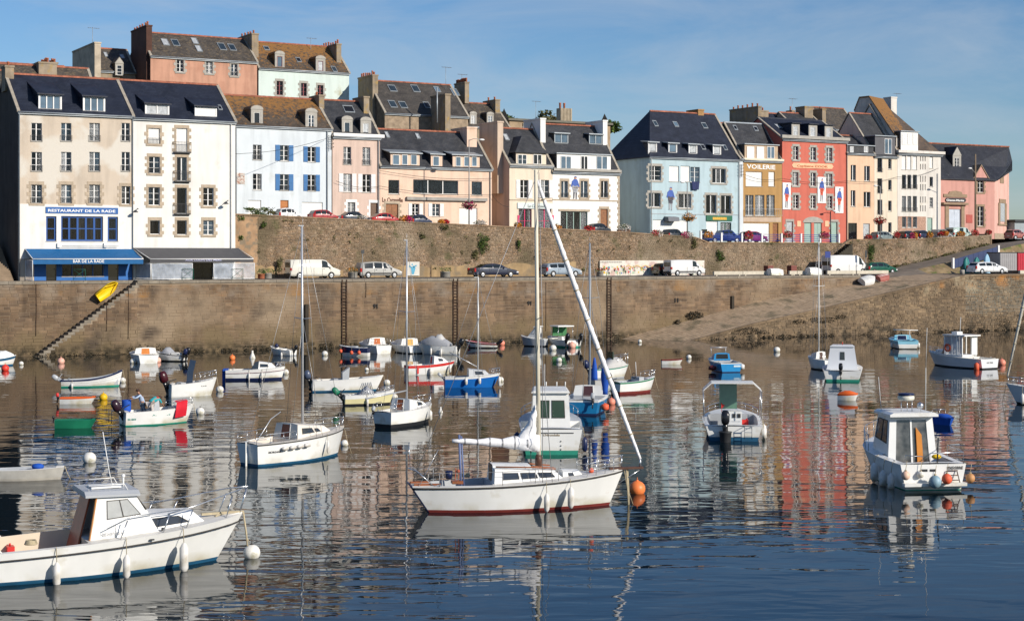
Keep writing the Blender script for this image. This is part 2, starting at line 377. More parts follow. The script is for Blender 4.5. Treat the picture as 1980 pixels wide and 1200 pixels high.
        if ridge:
            tb=MB(); n=max(3,int((rr-rl)/.33)); 
            for i in range(n):
                a=rl+(rr-rl)*i/n; b=rl+(rr-rl)*(i+1)/n-.01; h=Z+t
                tb.loft([[(x,s.rd-.17,h-.09),(x,s.rd-.1,h+.05),(x,s.rd,h+.1+.01*(i%2)),(x,s.rd+.1,h+.05),(x,s.rd+.17,h-.09)] for x in (a,b)],sm=False)
            tb.build('ridge_tiles',RIDGE if ridge is True else ridge,s.e,kind='stuff')
        if s.verge:
            for x,h in ((0,hl),(W,hr)):
                if h: continue
                vb=MB(); a=(x-.14,x+.14)
                for (ya,za),(yb,zb_) in (((-o,ez),(s.rd,Z)),((s.rd,Z),(D+o,ezb))):
                    vb.hexa([(a[0],ya,za+.02),(a[1],ya,za+.02),(a[1],yb,zb_+.02),(a[0],yb,zb_+.02)],[(a[0],ya,za+.2),(a[1],ya,za+.2),(a[1],yb,zb_+.2),(a[0],yb,zb_+.2)])
                vb.build('verge',s.verge,s.e)
        if s.gm:
            gb=MB(); gb.tube([(el,-o-.05,ez+.04),(er,-o-.05,ez+.04)],.075,6); gb.box(el+.02,er-.02,-o,0,ez-.13,ez-.04)
            gb.build('gutter',s.gm,s.e)
        return s
    def pipe(s,px,m=ZINC,x=None):
        x=s.lp(px,400)[0]; pb=MB(); pb.tube([(x,-.12,.0),(x,-.12,s.ze-.3),(x,-.2,s.ze-.1)],.05,6); pb.build('downpipe',m,s.e)
    def chim(s,px0,px1,pyt,y0=None,yl=2.4,pots=4,m=CHIM,zlow=None,cap=None):
        y0=s.rd-yl/2 if y0 is None else y0
        a,zt=s.lp(px0,pyt,y0); b,_=s.lp(px1,pyt,y0); zl=(s.roofz(min(y0,s.rd))-1.0 if zlow is None else zlow)
        mb=MB(); mb.box(a,b,y0,y0+yl,zl,zt-.18); mb.box(a-.06,b+.06,y0-.06,y0+yl+.06,zt-.18,zt,0)
        c=mb.build('chimney',m if not isinstance(m,tuple) else m[0],s.e)
        for i in range(pots):
            pb=MB(); yy=y0+yl*(i+.5)/pots; h=rnd.uniform(.35,.6); 
            pb.lathe([(.1,0),(.13,.02),(.11,h*.8),(.14,h*.85),(.13,h),(.09,h)],((a+b)/2+rnd.uniform(-.05,.05),yy,zt-.01),8); pb.build('chimney_pot',POT,c)
        return c
    def sky(s,px0,py0,px1,py1,g=0,blind=None):
        x0,y1,_=s.rp(px0,py0); x1,y0,_=s.rp(px1,py1); xa,_=s.lp((px0+px1)/2,(py0+py1)/2,(y0+y1)/2); hw=(s.lp(px1,py1,y0)[0]-s.lp(px0+(px1-px0)*.25,py1,y0)[0])/2
        k=lambda x,y,h:(x,y-h*.4,s.roofz(y)+.15+h*.8)
        def slab(mb,a,b,c,d,h0,h1): mb.hexa([k(a,c,h0),k(b,c,h0),k(b,d,h0),k(a,d,h0)],[k(a,c,h1),k(b,c,h1),k(b,d,h1),k(a,d,h1)])
        a,b=xa-hw,xa+hw; mb=MB(); f=.07
        for r in ((a,a+f,y0,y1),(b-f,b,y0,y1),(a+f,b-f,y0,y0+f),(a+f,b-f,y1-f,y1)): slab(mb,r[0],r[1],r[2],r[3],0,.09)
        o=mb.build('skylight',ZINC,s.e); pm=MB(); slab(pm,a+f,b-f,y0+f,y1-f,.01,.05); pm.build('pane',blind or GLASS[g],o); return o
    def dorm(s,px0,py0,px1,py1,kind='shed',fr=WHITE,front=None,roofm=None,cols=2,rows=1,gl=None,pts=None,m=.12,shut=0,slope=.18,ovs=.15):
        """px,py rect = glazed opening of the dormer's face"""
        x_,yd,_=s.rp((px0+px1)/2,py1+2); front=front or WHITE
        a,z1=s.lp(px0,py0,yd); b,z0=s.lp(px1,py1,yd); A,B=a-m,b+m; zt=z1+m; zb=s.roofz(yd)-.15
        kr=(s.zr-s.ze)/s.rd; rm=roofm or s.roofm
        mb=MB()  # 0 cheeks 1 front 2 roof
        yb=yd+(zt-s.roofz(yd))/kr+.1
        mb.box(A,a,yd,yd+.14,zb,zt,1); mb.box(b,B,yd,yd+.14,zb,zt,1); mb.box(a,b,yd,yd+.14,z1,zt,1); mb.box(a,b,yd-.03,yd+.14,zb,z0,1)
        for x in (A+.003,B-.063): mb.add([(x,yd+.14,zb),(x,yb,s.roofz(yb)-.1),(x,yb,zt),(x,yd+.14,zt),(x+.06,yd+.14,zb),(x+.06,yb,s.roofz(yb)-.1),(x+.06,yb,zt),(x+.06,yd+.14,zt)],[(0,1,2,3),(7,6,5,4),(0,3,7,4),(3,2,6,7),(2,1,5,6),(1,0,4,5)],0)
        if kind=='shed':
            # roof rises back at a gentle slope until it meets the main roof
            ks=slope; ye=yd+(zt-s.roofz(yd))/(kr-ks) if kr>ks else yb; ye=min(ye,s.rd-.05); o=ovs
            p0=(zt+.02-ks*.25); p1=zt+.02+ks*(ye-yd)
            mb.hexa([(A-o,yd-.25,p0),(B+o,yd-.25,p0),(B+o,ye,p1),(A-o,ye,p1)],[(A-o,yd-.25,p0+.12),(B+o,yd-.25,p0+.12),(B+o,ye+.15,p1+.14),(A-o,ye+.15,p1+.14)],2)
            for x in (A+.003,B-.063): mb.add([(x,yd+.14,zt),(x,ye,p1),(x,yb,zt-.3),(x+.06,yd+.14,zt),(x+.06,ye,p1),(x+.06,yb,zt-.3)],[(0,1,2),(5,4,3),(0,3,4,1)],0)
        else:
            hgt=(B-A)*(.32 if kind=='arch' else .75); xm=(A+B)/2; zz=zt
            top=[(A-.06,zz)]+([(xm+(B-A+.12)/2*math.cos(math.pi*(1-t/6)),zz+hgt*math.sin(math.pi*t/6)) for t in range(1,6)] if kind=='arch' else [(xm,zz+hgt)])+[(B+.06,zz)]
            mb.prism(top,yd-.05,yd+.14,1)
            ye=yd+(zt+hgt-s.roofz(yd))/kr
            for i in range(len(top)-1):
                (xa,za),(xb,zb_)=top[i],top[i+1]; ya=yd+(za-s.roofz(yd))/kr+.1; yb2=yd+(zb_-s.roofz(yd))/kr+.1
                mb.hexa([(xa,yd+.02,za),(xb,yd+.02,zb_),(xb,yb2,zb_),(xa,ya,za)],[(xa,yd+.02,za+.08),(xb,yd+.02,zb_+.08),(xb,yb2,zb_+.08),(xa,ya,za+.08)],2)
        o=mb.build('dormer',[s.roofm,front,rm],s.e)
        fm=MB(); 
        if shut:
            n=max(4,int((z1-z0)/.1)); h=(z1-z0)/n
            for i in range(n): fm.box(a,b,yd+.03+(i%2)*.01,yd+.08,z0+i*h+.004,z0+(i+1)*h-.004)
            fm.build('roller_shutter',fr,o); return o
        frame_mesh(fm,a,b,z0,z1,yd+.04,cols,rows); fm.build('window',fr,o)
        for i in range(cols):
            q=rnd.choice([0,1,2,3]) if gl is None else gl; pm=MB(); pm.box(a+(b-a)*i/cols+.03,a+(b-a)*(i+1)/cols-.03,yd+.1,yd+.12,z0+.03,z1-.03); pm.build('pane',GLASS[q],o)
        return o
# ---------------- setting ------------------
def lerp_tab(tab,x):
    if x<=tab[0][0]: return tab[0][1]+(tab[1][1]-tab[0][1])*(x-tab[0][0])/(tab[1][0]-tab[0][0])*0
    for (a,b),(c,d) in zip(tab,tab[1:]):
        if x<=c: return b+(d-b)*(x-a)/(c-a)
    return tab[-1][1]
QZ=6.74
OUT=[(60,-1.6),(68.3,0.0),(76,1.52),(87.1,3.27),(97,4.9),(108.8,6.77),(160,6.8)]
INN=[(56,-1.4),(63,0),(66.8,.76),(77.1,2.86),(84.5,4.22),(92.3,5.22),(97.5,5.73),(104,6.6),(108.7,6.85),(160,6.85)]
ROAD=[(97,6.74),(104,6.8),(108.7,7.0),(118,8.5),(129.4,10.6),(142,11.7),(200,11.8)]
WTOP=[(20,13.35),(24.7,13.23),(69.7,11.83),(80.9,11.25),(81.6,10.67),(104.3,10.64),(104.6,11.1),(114.9,11.22),(129.4,11.79)]
STR=[(0,13.2),(24.7,12.75),(69.7,11.35),(81.6,10.62),(104.3,10.6),(114.9,10.8),(129.4,11.3),(220,11.6)]
street=lambda s:lerp_tab(STR,s)
# water
wm=bpy.data.materials.new('harbour_water'); wm.use_nodes=True; n=wm.node_tree.nodes; l=wm.node_tree.links.new; b=n['Principled BSDF']
b.inputs['Base Color'].default_value=(.003,.009,.013,1); b.inputs['Roughness'].default_value=.015; b.inputs['IOR'].default_value=1.333; b.inputs['Specular IOR Level'].default_value=.44
t=n.new('ShaderNodeTexCoord')
def wn(scl,det,sx,sy,rot=0,dist=0):
    mp=n.new('ShaderNodeMapping'); l(t.outputs['Object'],mp.inputs[0]); mp.inputs['Scale'].default_value=(sx,sy,1); mp.inputs['Rotation'].default_value=(0,0,rot)
    k=n.new('ShaderNodeTexNoise'); k.inputs['Scale'].default_value=scl; k.inputs['Detail'].default_value=det; k.inputs['Roughness'].default_value=.5; k.inputs['Distortion'].default_value=dist; l(mp.outputs[0],k.inputs[0]); return k.outputs[0]
def mth(op,a,b_):
    k=n.new('ShaderNodeMath'); k.operation=op
    for i,v in ((0,a),(1,b_)):
        if hasattr(v,'links'): l(v,k.inputs[i])
        else: k.inputs[i].default_value=v
    return k.outputs[0]
def rmp(v,a,b_,c,d):
    k=n.new('ShaderNodeMapRange'); l(v,k.inputs[0])
    for i,x in zip((1,2,3,4),(a,b_,c,d)): k.inputs[i].default_value=x
    return k.outputs[0]
big=wn(.42,1.5,.75,1.7,.2,.5); mid=wn(1.15,1.5,.6,1.8,-.12,.6); fine=wn(4.0,1,.6,1.5,.1)
patch=rmp(wn(.035,3,1,2.2,.3),.35,.65,.35,1.25)     # gusts: calmer and rougher patches
sp=n.new('ShaderNodeSeparateXYZ'); l(t.outputs['Object'],sp.inputs[0])
calm=rmp(sp.outputs[1],95,150,1.0,.28)              # sheltered water under the quay
hgt=mth('ADD',mth('MULTIPLY',big,.034),mth('ADD',mth('MULTIPLY',mid,.0072),mth('MULTIPLY',fine,.0007)))
hgt=mth('MULTIPLY',mth('MULTIPLY',hgt,patch),calm)
bp=n.new('ShaderNodeBump'); bp.inputs['Strength'].default_value=1; bp.inputs['Distance'].default_value=1.0; l(hgt,bp.inputs['Height']); l(bp.outputs[0],b.inputs['Normal'])
mb=MB(); mb.quad((-3000,-3000,0),(3000,-3000,0),(3000,900,0),(-3000,900,0)); mb.build('water',wm,kind='structure')
mb=MB(); mb.quad((-3000,-3000,-6),(3000,-3000,-6),(3000,900,-6),(-3000,900,-6)); mb.build('ground',mat('seabed',(.08,.07,.05),.9),kind='structure')
# stone materials of the quays (objects' own metres, z measured from the water)
def stone_mat(name,col,cols,orange,weed,var=.28,isl=.22,streak=0):
    return mat(name,col,.9,var,.35,bump=.6,bscale=5,isl=isl,cols=cols,streak=streak,dirt=[((.25,.205,.16),.5,.48,.7,(4.6,5.2)),((.30,.15,.045),.33,.53,.70,(5.0,5.25,6.1,6.4)),((.165,.118,.063),.5,.3,.55,(3.2,1.8)),((.27,.2,.13),.14,.52,.66),((.08,.058,.04),.3,.54,.7),((.045,.034,.018),1.7,.33,.55,(1.2,.4))])
QST=stone_mat('quay_stone',(.172,.112,.066),[(.205,.135,.08),(.15,.10,.063),(.185,.122,.074)],1,1,isl=.2,streak=.4)
QMO=mat('quay_mortar',(.27,.205,.14),.95,.25,.6,bump=.4,dirt=[((.17,.125,.07),.5,.35,.6,(3.2,1.8)),((.05,.04,.022),1.7,.5,.68,(.9,.3))])
COP=mat('coping_granite',(.21,.18,.14),.9,.2,1,bump=.5,isl=.18,dirt=((.3,.26,.2),1.3,.55,.7))
RUB=mat('rubble_stone',(.26,.172,.105),.92,.3,.9,bump=.7,bscale=6,isl=.24,cols=[(.32,.23,.155),(.20,.138,.09),(.27,.18,.11),(.235,.172,.12)],dirt=[((.33,.265,.19),.16,.5,.66),((.12,.095,.055),.22,.52,.68),((.10,.095,.04),.6,.58,.7)])
RMO=mat('rubble_mortar',(.22,.165,.105),.95,.3,1,bump=.5)
def blk(mb,a,b,z0,z1,o,p,m=0,rg=rnd):
    """one stone standing p proud of the face at depth o; only its five outer faces"""
    j=lambda:rg.uniform(-.012,.012); q=.012
    v=[(a+j(),o,z0+j()),(b+j(),o,z0+j()),(b+j(),o,z1+j()),(a+j(),o,z1+j()),(a+q,o-p,z0+q),(b-q,o-p-j(),z0+q),(b-q,o-p,z1-q),(a+q,o-p+j(),z1-q)]
    mb.add(v,[(4,5,6,7),(0,1,5,4),(1,2,6,5),(2,3,7,6),(3,0,4,7)],m)
def coursed(root,mats,s0,s1,zlo,zhi,o,hr,wr,proud,name,singles=0,key=None,gap=.022,org=(0,0)):
    """courses of stones between the curves zlo(s) and zhi(s); up to singles of them become parts of their own"""
    rg=random.Random(int(s0*31+o*7+hr[0]*100)); mb=MB(); z=min(zlo(s0),zlo(s1),zlo((s0+s1)/2)); made=[]; zt=max(zhi(s0+(s1-s0)*i/20) for i in range(21))
    while z<zt:
        h=rg.uniform(*hr); s=s0-rg.uniform(0,wr[1])
        while s<s1:
            w_=rg.uniform(*wr); a,b=max(s,s0),min(s+w_,s1); c=(a+b)/2
            if b-a>.08 and zlo(c)-h*.5<=z and z+h<=zhi(c)+h*.35:
                zz1=min(z+h,zhi(c)); p=rg.uniform(*proud)
                if zz1-z>.06: made.append((a+gap/2,b-gap/2,z+gap/2,zz1-gap/2,p))
            s+=w_
        z+=h
    made.sort(key=key or (lambda t:0))
    for a,b,z0,z1,p in made[:singles]:
        k=MB(); blk(k,a,b,z0,z1,o,p,rg=rg); k.build('stone',mats,root)
    for a,b,z0,z1,p in made[singles:]: blk(mb,a,b,z0,z1,o,p,rg=rg)
    mb.build(name,mats,root,kind='stuff'); return len(made)
ORI=W3(0,0,0)
def land(name,loc=None): pass
# quay wall (object frame: x along the quay from its left, y into the land, z up from the water)
q=empty('quay_wall',ORI,TH,'long brown granite quay wall with rusty ladders, between the harbour water and the parked cars','quay wall')
SL=lambda s:max(-1.2,min(QZ,.05+(s-.6)*6.6/9.4))      # line of the recessed stair
mb=MB()
mb.box(-20,9.6,1.25,4,-6,QZ-.25); mb.box(9.6,97.5,.0,4,-6,QZ-.25)
mb.prism([(.0,-6),(9.6,-6),(9.6,QZ-.3),(.0,-.4)],0,1.25)
mb.build('core',QMO,q)
coursed(q,QST,9.6,97.4,lambda s:max(-.3,lerp_tab(INN,s)-.3) if s>56 else -.3,lambda s:QZ-.3,0,(.24,.33),(.5,1.15),(.006,.03),'stonework',170,key=lambda t:-(t[1]-t[0])*(t[3]-t[2])*(2 if t[0]<45 else 1))
coursed(q,QST,.0,9.6,lambda s:-.3,lambda s:SL(s)-.28,0,(.24,.33),(.5,1.1),(.012,.05),'stonework',20)
coursed(q,QST,-20,9.6,lambda s:-.3,lambda s:QZ-.3,1.25,(.24,.33),(.5,1.15),(.012,.05),'stonework',30,key=lambda t:-t[0])
for (a,b,o) in ((-20,9.6,1.25),(9.6,97.4,0)):
    s=a
    while s<b-.3:
        e_=min(b,s+rnd.uniform(1.0,1.35)); k=MB(); k.box(s+.01,e_-.01,o-.09+rnd.uniform(-.012,.012),o+.75,QZ-.27,QZ+rnd.uniform(-.012,.012)); k.build('coping_stone',COP,q); s=e_
for i in range(26):   # stair treads, lowest first
    x=.35+i*.365; z=-.05+i*.262; k=MB(); k.box(x,x+.62,-.03,1.24,z-.16,z+.08); k.build('step',COP,q)
# vertical joints, rusty ladders, mooring chains
LR=mat('rusty_iron',(.06,.03,.018),.85,.3,6); WOODW=mat('wet_timber',(.035,.027,.018),.8,.2,3)
def ladder(px,pyt,label):
    s,_=hit(px,0); e=empty('quay_ladder',W3(s,-.14,0),TH,label,'ladder','iron ladders down the quay wall')
    for x in (-.24,.24): k=MB(); k.box(x-.032,x+.032,-.04,.04,.1,QZ-.05); k.build('rail',LR,e)
    for i in range(21): k=MB(); k.tube([(-.2,0,.35+i*.3),(.2,0,.35+i*.3)],.028,5); k.build('rung',LR,e)
    for z in (1.,3.5,6.): k=MB(); k.box(-.27,-.2,.05,.14,z,z+.08); k.build('bracket',LR,e); k=MB(); k.box(.2,.27,.05,.14,z,z+.08); k.build('bracket',LR,e)
ladder(665,545,'rusty ladder on the quay wall behind the orange-hatched boats, left of the middle')
ladder(880,545,'dark rusty ladder on the quay wall straight below the black saloon car')
ladder(1177,540,'dark rusty ladder on the quay wall below the left end of the children\'s mural')
for px,y0,y1,lab in ((592,588,660,'black timber fender post on the quay wall behind the tall white mast'),(1415,572,600,'short black timber fender high on the quay wall over the slipway'),(76,548,650,'thin dark mooring chain hanging down the quay wall by the foot of the stair'),(248,552,655,'long dark mooring chain hanging right of the yellow dinghy'),(206,590,640,'short dark mooring chain halfway down the stair wall'),(707,545,575,'short drain stain pipe under the silver van'),(1055,545,640,'thin mooring rope hanging down the quay wall beside the tall mast')):
    s,Y=hit(px,0); zt,zb=zat(y0,Y),zat(y1,Y); k=MB(); r=.17 if 'timber' in lab else .022
    oo=1.25 if s<9.6 and px<200 else 0
    if 'timber' in lab: k.box(-r,r,-.24,-.05,zb-zt,0); tag(k.build('fender_post',WOODW,None,W3(s,0,zt),TH),lab,'fender post')
    else: k.tube([(0,oo-.09,0),(.02,oo-.07,(zb-zt)*.5),(-.03,oo-.09,zb-zt)],r,5); tag(k.build('mooring_chain' if 'chain' in lab else ('drain_pipe' if 'pipe' in lab else 'mooring_rope'),LR,None,W3(s,0,zt),TH),lab,'chain' if 'chain' in lab else ('pipe' if 'pipe' in lab else 'rope'))
BLKP=mat('black_letter_paint',(.02,.018,.016),.8)
for px,py,t_ in ((721,596,'91'),(1019,590,'91'),(1304,584,'11')):
    s,Y=hit(px,0); o=text(t_,None,W3(s,-.09,zat(py,Y)),.62,BLKP,width=.5,ext=.004,bold=.03,name='quay_number'); o.rotation_euler=(R(90),0,TH)
    o['label']={721:'black painted number on the quay wall, left of the middle ladder',1019:'black painted number on the quay wall just left of the tall white mast',1304:'black painted number on the quay wall above the foot of the slipway'}[px]; o['category']='painted number'
# slipway
sl=empty('slipway',ORI,TH,'stone slipway climbing out of the water to the right along the quay wall','slipway')
RAMP=mat('ramp_setts',(.34,.25,.165),.92,.2,.5,bump=.7,bscale=3,dirt=[((.25,.19,.13),.35,.5,.7),((.10,.085,.06),1.1,.55,.7)])
FST=mat('slip_stone',(.185,.13,.078),.92,.28,.4,bump=.7,bscale=5,isl=.25,streak=.3,cols=[(.215,.152,.09),(.155,.112,.07)],dirt=[((.36,.3,.2),.4,.55,.7,(4.2,5)),((.42,.18,.04),.3,.56,.68,(5.1,5.5,6.5,6.8)),((.045,.035,.022),.8,.5,.62,(2.0,.4))])
mb=MB(); ss=[56+i*1.5 for i in range(36)]
zo=lambda s:lerp_tab(OUT,s); zi=lambda s:lerp_tab(INN,s)
for a,b in zip(ss,ss[1:]):
    for o0,o1 in ((-6,-4),(-4,-2),(-2,0)):
        f=lambda s,o:zi(s)+(zo(s)-zi(s))*(-o/6)
        mb.quad((a,o0,f(a,o0)),(b,o0,f(b,o0)),(b,o1,f(b,o1)),(a,o1,f(a,o1)))
    mb.quad((a,-6,-6),(b,-6,-6),(b,-6,zo(b)),(a,-6,zo(a)))
mb.build('ramp',RAMP,sl)
coursed(sl,FST,67,150,lambda s:-.3,lambda s:zo(s)-.12,-6,(.2,.3),(.3,.7),(.01,.06),'stonework',40,key=lambda t:-t[0])
s=68
while s<150:
    k=MB(); a,b=s+.01,s+rnd.uniform(.9,1.3); k.hexa([(a,-6.1,zo(a)-.22),(b,-6.1,zo(b)-.22),(b,-5.45,zo(b)-.22),(a,-5.45,zo(a)-.22)],[(a,-6.1,zo(a)+.03),(b,-6.1,zo(b)+.03),(b,-5.45,zo(b)+.03),(a,-5.45,zo(a)+.03)]); k.build('coping_stone',FST,sl); s=b+.01
# setts of the slipway, laid in rows
mb=MB(); s=64
while s<103:
    o=-5.4
    while o<-.2:
        e_=o+rnd.uniform(.5,.9); z=lambda s_,o_:zi(s_)+(zo(s_)-zi(s_))*(-o_/6)
        h=rnd.uniform(.006,.02); q4=[(s+.02,o+.02),(s+.42,o+.02),(s+.42,e_-.02),(s+.02,e_-.02)]
        mb.add([(a,b,z(a,b)) for a,b in q4]+[(a,b,z(a,b)+h) for a,b in q4],[(4,5,6,7),(0,1,5,4),(1,2,6,5),(2,3,7,6),(3,0,4,7)]); o=e_
    s+=.45
mb.build('setts',mat('sett',(.38,.28,.185),.9,.2,.5,isl=.10,cols=[(.40,.295,.195),(.35,.255,.165)],dirt=[((.16,.13,.08),.5,.5,.66)]),sl,kind='stuff')
# quay surface, car park, climbing road, street, hillside
mb=MB(); mb.box(9.6,97.5,.74,10.2,QZ-.5,QZ-.004); mb.box(-20,9.6,1.99,10.2,QZ-.5,QZ-.004)
mb.box(97.4,97.5,.0,.74,4,QZ-.004); mb.build('quay_pavement',ASPH,None,ORI,TH,kind='structure')
mb=MB(); ss=[97.5+i*1.5 for i in range(42)]; zr=lambda s:lerp_tab(ROAD,s)
def gz(s,o):
    if o<=0: return zi(s)+(zo(s)-zi(s))*(-o/6) if s<109 else 6.8
    base=max(zi(s),6.8 if s>104 else zi(s))
    if o>=4.6: return zr(s)
    if o<=2.8: return base+(min(zr(s),6.8)-base)*min(1,o/2.8)
    return 6.8+(zr(s)-6.8)*(o-2.8)/1.8
os_=[0,1,2.8,3.4,4,4.6,6,8,10.2]
for a,b in zip(ss,ss[1:]):
    for o0,o1 in zip(os_,os_[1:]): mb.quad((a,o0,gz(a,o0)),(b,o0,gz(b,o0)),(b,o1,gz(b,o1)),(a,o1,gz(a,o1)),1 if (2.8<=o0<4.6 and a>110) else 0)
GRASSY=mat('dry_bank',(.22,.16,.085),.95,.35,.8,bump=1,bscale=3,dirt=[((.10,.12,.03),.7,.52,.62),((.33,.26,.17),1.5,.55,.7)])
mb.build('road',[mat('road_tan',(.19,.158,.125),.9,.25,.6,bump=.3),GRASSY],None,ORI,TH,kind='structure')
mb=MB(); mb.box(109,160,-5.5,.0,6.3,6.815); mb.build('car_park',mat('worn_tarmac',(.12,.10,.08),.9,.25,.5,bump=.3),None,ORI,TH,kind='structure')
mb=MB(); ss=[20+i*2 for i in range(100)]
for a,b in zip(ss,ss[1:]):
    o0=10.4 if a<129 else 10.2
    for o1 in (19,32): mb.quad((a,o0,street(a)),(b,o0,street(b)),(b,o1,street(b)),(a,o1,street(a))); o0=o1
mb.build('upper_street',ASPH,None,ORI,TH,kind='structure')
EARTH=mat('hill_earth',(.11,.10,.05),.95,.35,.3,bump=1,bscale=2)
mb=MB(); 
def hill(s,o):
    f=max(0,min(1,(112-s)/30)); return street(s)-.3+f*min(12,max(0,(o-29))*.62)+(1-f)*min(.5,max(0,o-29)*.02)
ss=[-60+i*8 for i in range(60)]; oo=[26,30,36,42,50,60,80,120,200,400,800]
for a,b in zip(ss,ss[1:]):
    for c,d in zip(oo,oo[1:]): mb.quad((a,c,hill(a,c)),(b,c,hill(b,c)),(b,d,hill(b,d)),(a,d,hill(a,d)),0)
mb.build('hillside',EARTH,None,ORI,TH,kind='structure')
# upper retaining wall
rw=empty('retaining_wall',ORI,TH,'high rough stone retaining wall carrying the upper street above the parked cars','wall')
wt=lambda s:lerp_tab(WTOP,s); wb=lambda s:max(QZ-.2,zr(s)-.2) if s>97 else QZ-.2
mb=MB(); ss=[20.6+i*1.0 for i in range(110)]
for a,b in zip(ss,ss[1:]):
    mb.hexa([(a,10,QZ-1),(b,10,QZ-1),(b,10.4,QZ-1),(a,10.4,QZ-1)],[(a,10,wt(a)-.02),(b,10,wt(b)-.02),(b,10.4,wt(b)-.02),(a,10.4,wt(a)-.02)])
mb.build('core',RMO,rw)
nst=coursed(rw,RUB,20.6,129.3,lambda s:wb(s),lambda s:wt(s)-.08,10,(.1,.19),(.14,.38),(.01,.06),'stonework',90,key=lambda t:-(t[1]-t[0])*(t[3]-t[2]),gap=.03)
s=20.8
while s<129:
    k=MB(); a,b=s+.01,s+rnd.uniform(.7,1.1)
    k.hexa([(a,9.9,wt(a)-.1),(b,9.9,wt(b)-.1),(b,10.45,wt(b)-.1),(a,10.45,wt(a)-.1)],[(a,9.9,wt(a)+.04),(b,9.9,wt(b)+.04),(b,10.45,wt(b)+.04),(a,10.45,wt(a)+.04)]); k.build('coping_stone',RUB,rw); s=b+.01
mb=MB(); mb.box(129.3,129.7,10,30,8,12.0); mb.build('return_wall',RUB,rw)
# rendered patches low on the wall
TANR=mat('tan_render',(.36,.25,.13),.9,.2,.8,bump=.5,streak=.3,dirt=((.22,.17,.11),.9,.5,.65))
for a,b,z0,z1 in ((37.6,44.8,0,1.15),(45,50.6,0,1.3),(51,58.5,0,1.4),(58.8,63.5,0,1.5),(30,34.6,0,.9),(22.5,27,0,1.2)):
    k=MB(); x=a; k.prism([(a,z0+QZ)]+[(b,z0+QZ)]+[(b-(b-a)*i/9,QZ+z1+rnd.uniform(-.2,.15)) for i in range(10)],9.88,9.99); k.build('render_patch',TANR,rw)
# public stairs left of the tall house
st=empty('stone_stairs',ORI,TH,'worn brown stone stairs climbing beside the dark gable at the left edge','stairs')
STEP=mat('worn_step',(.23,.17,.115),.9,.25,1,bump=.4,isl=.1)
for i in range(26):
    k=MB(); k.box(-12,-.75,3.4+i*.27,3.4+i*.27+.4,QZ-1,QZ+.02+i*.155); k.build('step',STEP,st)
# weed hanging off the foot of the walls and tufts growing out of the joints
WEED=mat('seaweed',(.03,.024,.012),.7,.3,4,isl=.3); GRN=mat('leaf_green',(.075,.125,.02),.7,.25,3,isl=.45,cols=[(.11,.15,.03),(.04,.08,.02)]); OLV=mat('leaf_olive',(.13,.12,.04),.75,.25,3,isl=.4,cols=[(.16,.14,.06),(.09,.1,.03)])
mb=MB(); rg=random.Random(3)
for i in range(260):
    s=rg.uniform(0,66); h=rg.uniform(.1,.35)*(2.2 if 9<s%17<12 else 1); mb.leaves((s,-.05,h*.4),rg.uniform(.2,.6),.05,h*.9,int(6+h*22),.13,rg=rg)
for i in range(150):
    s=rg.choice([rg.uniform(70,88),rg.uniform(106,122),rg.uniform(70,130)]); h=rg.uniform(.1,.6); mb.leaves((s,-6.08,h*.25),rg.uniform(.2,.6),.05,h*.6,int(8+h*18),.13,rg=rg)
for px,py,r_,h_ in ((1592,618,2.2,.5),(1545,622,1.2,.35),(1625,612,.9,.3),(1440,640,2.2,.55),(1475,645,1,.4),(1700,665,.6,.3),(1940,622,1.2,.9),(1975,612,.8,.7)):
    s,Y=hit(px,-6); mb.leaves((s,-6.08,zat(py,Y)),r_,.06,h_*.8,int(120*r_),.13,rg=rg)
s,Y=hit(1340,0); mb.leaves((s,-.25,zi(s)+.35),1.3,.3,.5,240,.2,rg=rg); s,Y=hit(1308,0); mb.leaves((s,-.25,zi(s)+.15),.4,.3,.3,60,.2,rg=rg)
mb.build('seaweed',WEED,None,ORI,TH,kind='stuff')
mb=MB()
for i in range(90):
    s=rg.uniform(22,129); z=wb(s)+(wt(s)-wb(s))*rg.random(); mb.leaves((s,9.85,z),rg.uniform(.1,.5),.12,rg.uniform(.08,.4),18,.14,rg=rg,hang=.5)
for i in range(60): s=rg.uniform(98,129); mb.leaves((s,9.7,zr(s)+.1),rg.uniform(.3,.9),.25,.22,40,.16,rg=rg)
mb.build('wall_weeds',OLV,None,ORI,TH,kind='stuff')
def plant(px,py,rx,rz,n,label,m=GRN,off=9.8,name='shrub',cat='plant',size=.16,ry=.3,fl=None):
    s,Y=hit(px,off); e=empty(name,W3(s,off,zat(py,Y)),TH,label,cat)
    k=MB(); rg=random.Random(px); 
    for i in range(9): k.leaves((rg.uniform(-.65,.65)*rx,0,rg.uniform(-.75,.6)*rz),rx*rg.uniform(.25,.5),ry,rz*rg.uniform(.25,.5),n//4,size*.8,rg=rg,hang=.3)
    k.build('foliage',m,e)
    st=MB(); 
    for i in range(5): st.tube([(0,.1,-rz*.7),(rg.uniform(-.5,.5)*rx,0,0),(rg.uniform(-.8,.8)*rx,-.05,rz*.6)],.02,4)
    st.build('stems',WOODW,e)
    if fl:
        k=MB(); k.leaves((0,-.05,rz*.1),rx*.95,ry*1.1,rz*.85,n//3,size*.8,rg=rg,hang=.2); k.build('blossoms',fl,e)
    return e
plant(934,470,1.0,1.2,420,'large green shrub growing out of the retaining wall, left of the tall mast')
plant(918,492,.5,.7,160,'trailing green shrub below the largest wall shrub',OLV)
plant(1003,472,.45,.8,140,'small dark shrub in the wall just left of the tall mast')
plant(1392,492,.9,.7,280,'round dark green shrub in the wall below the purple car')
plant(1344,470,.6,.9,200,'yellow-green creeper on the wall above the right end of the mural',OLV)
plant(1685,487,.8,1.6,420,'tall bright green creeper on the wall behind the green estate car')
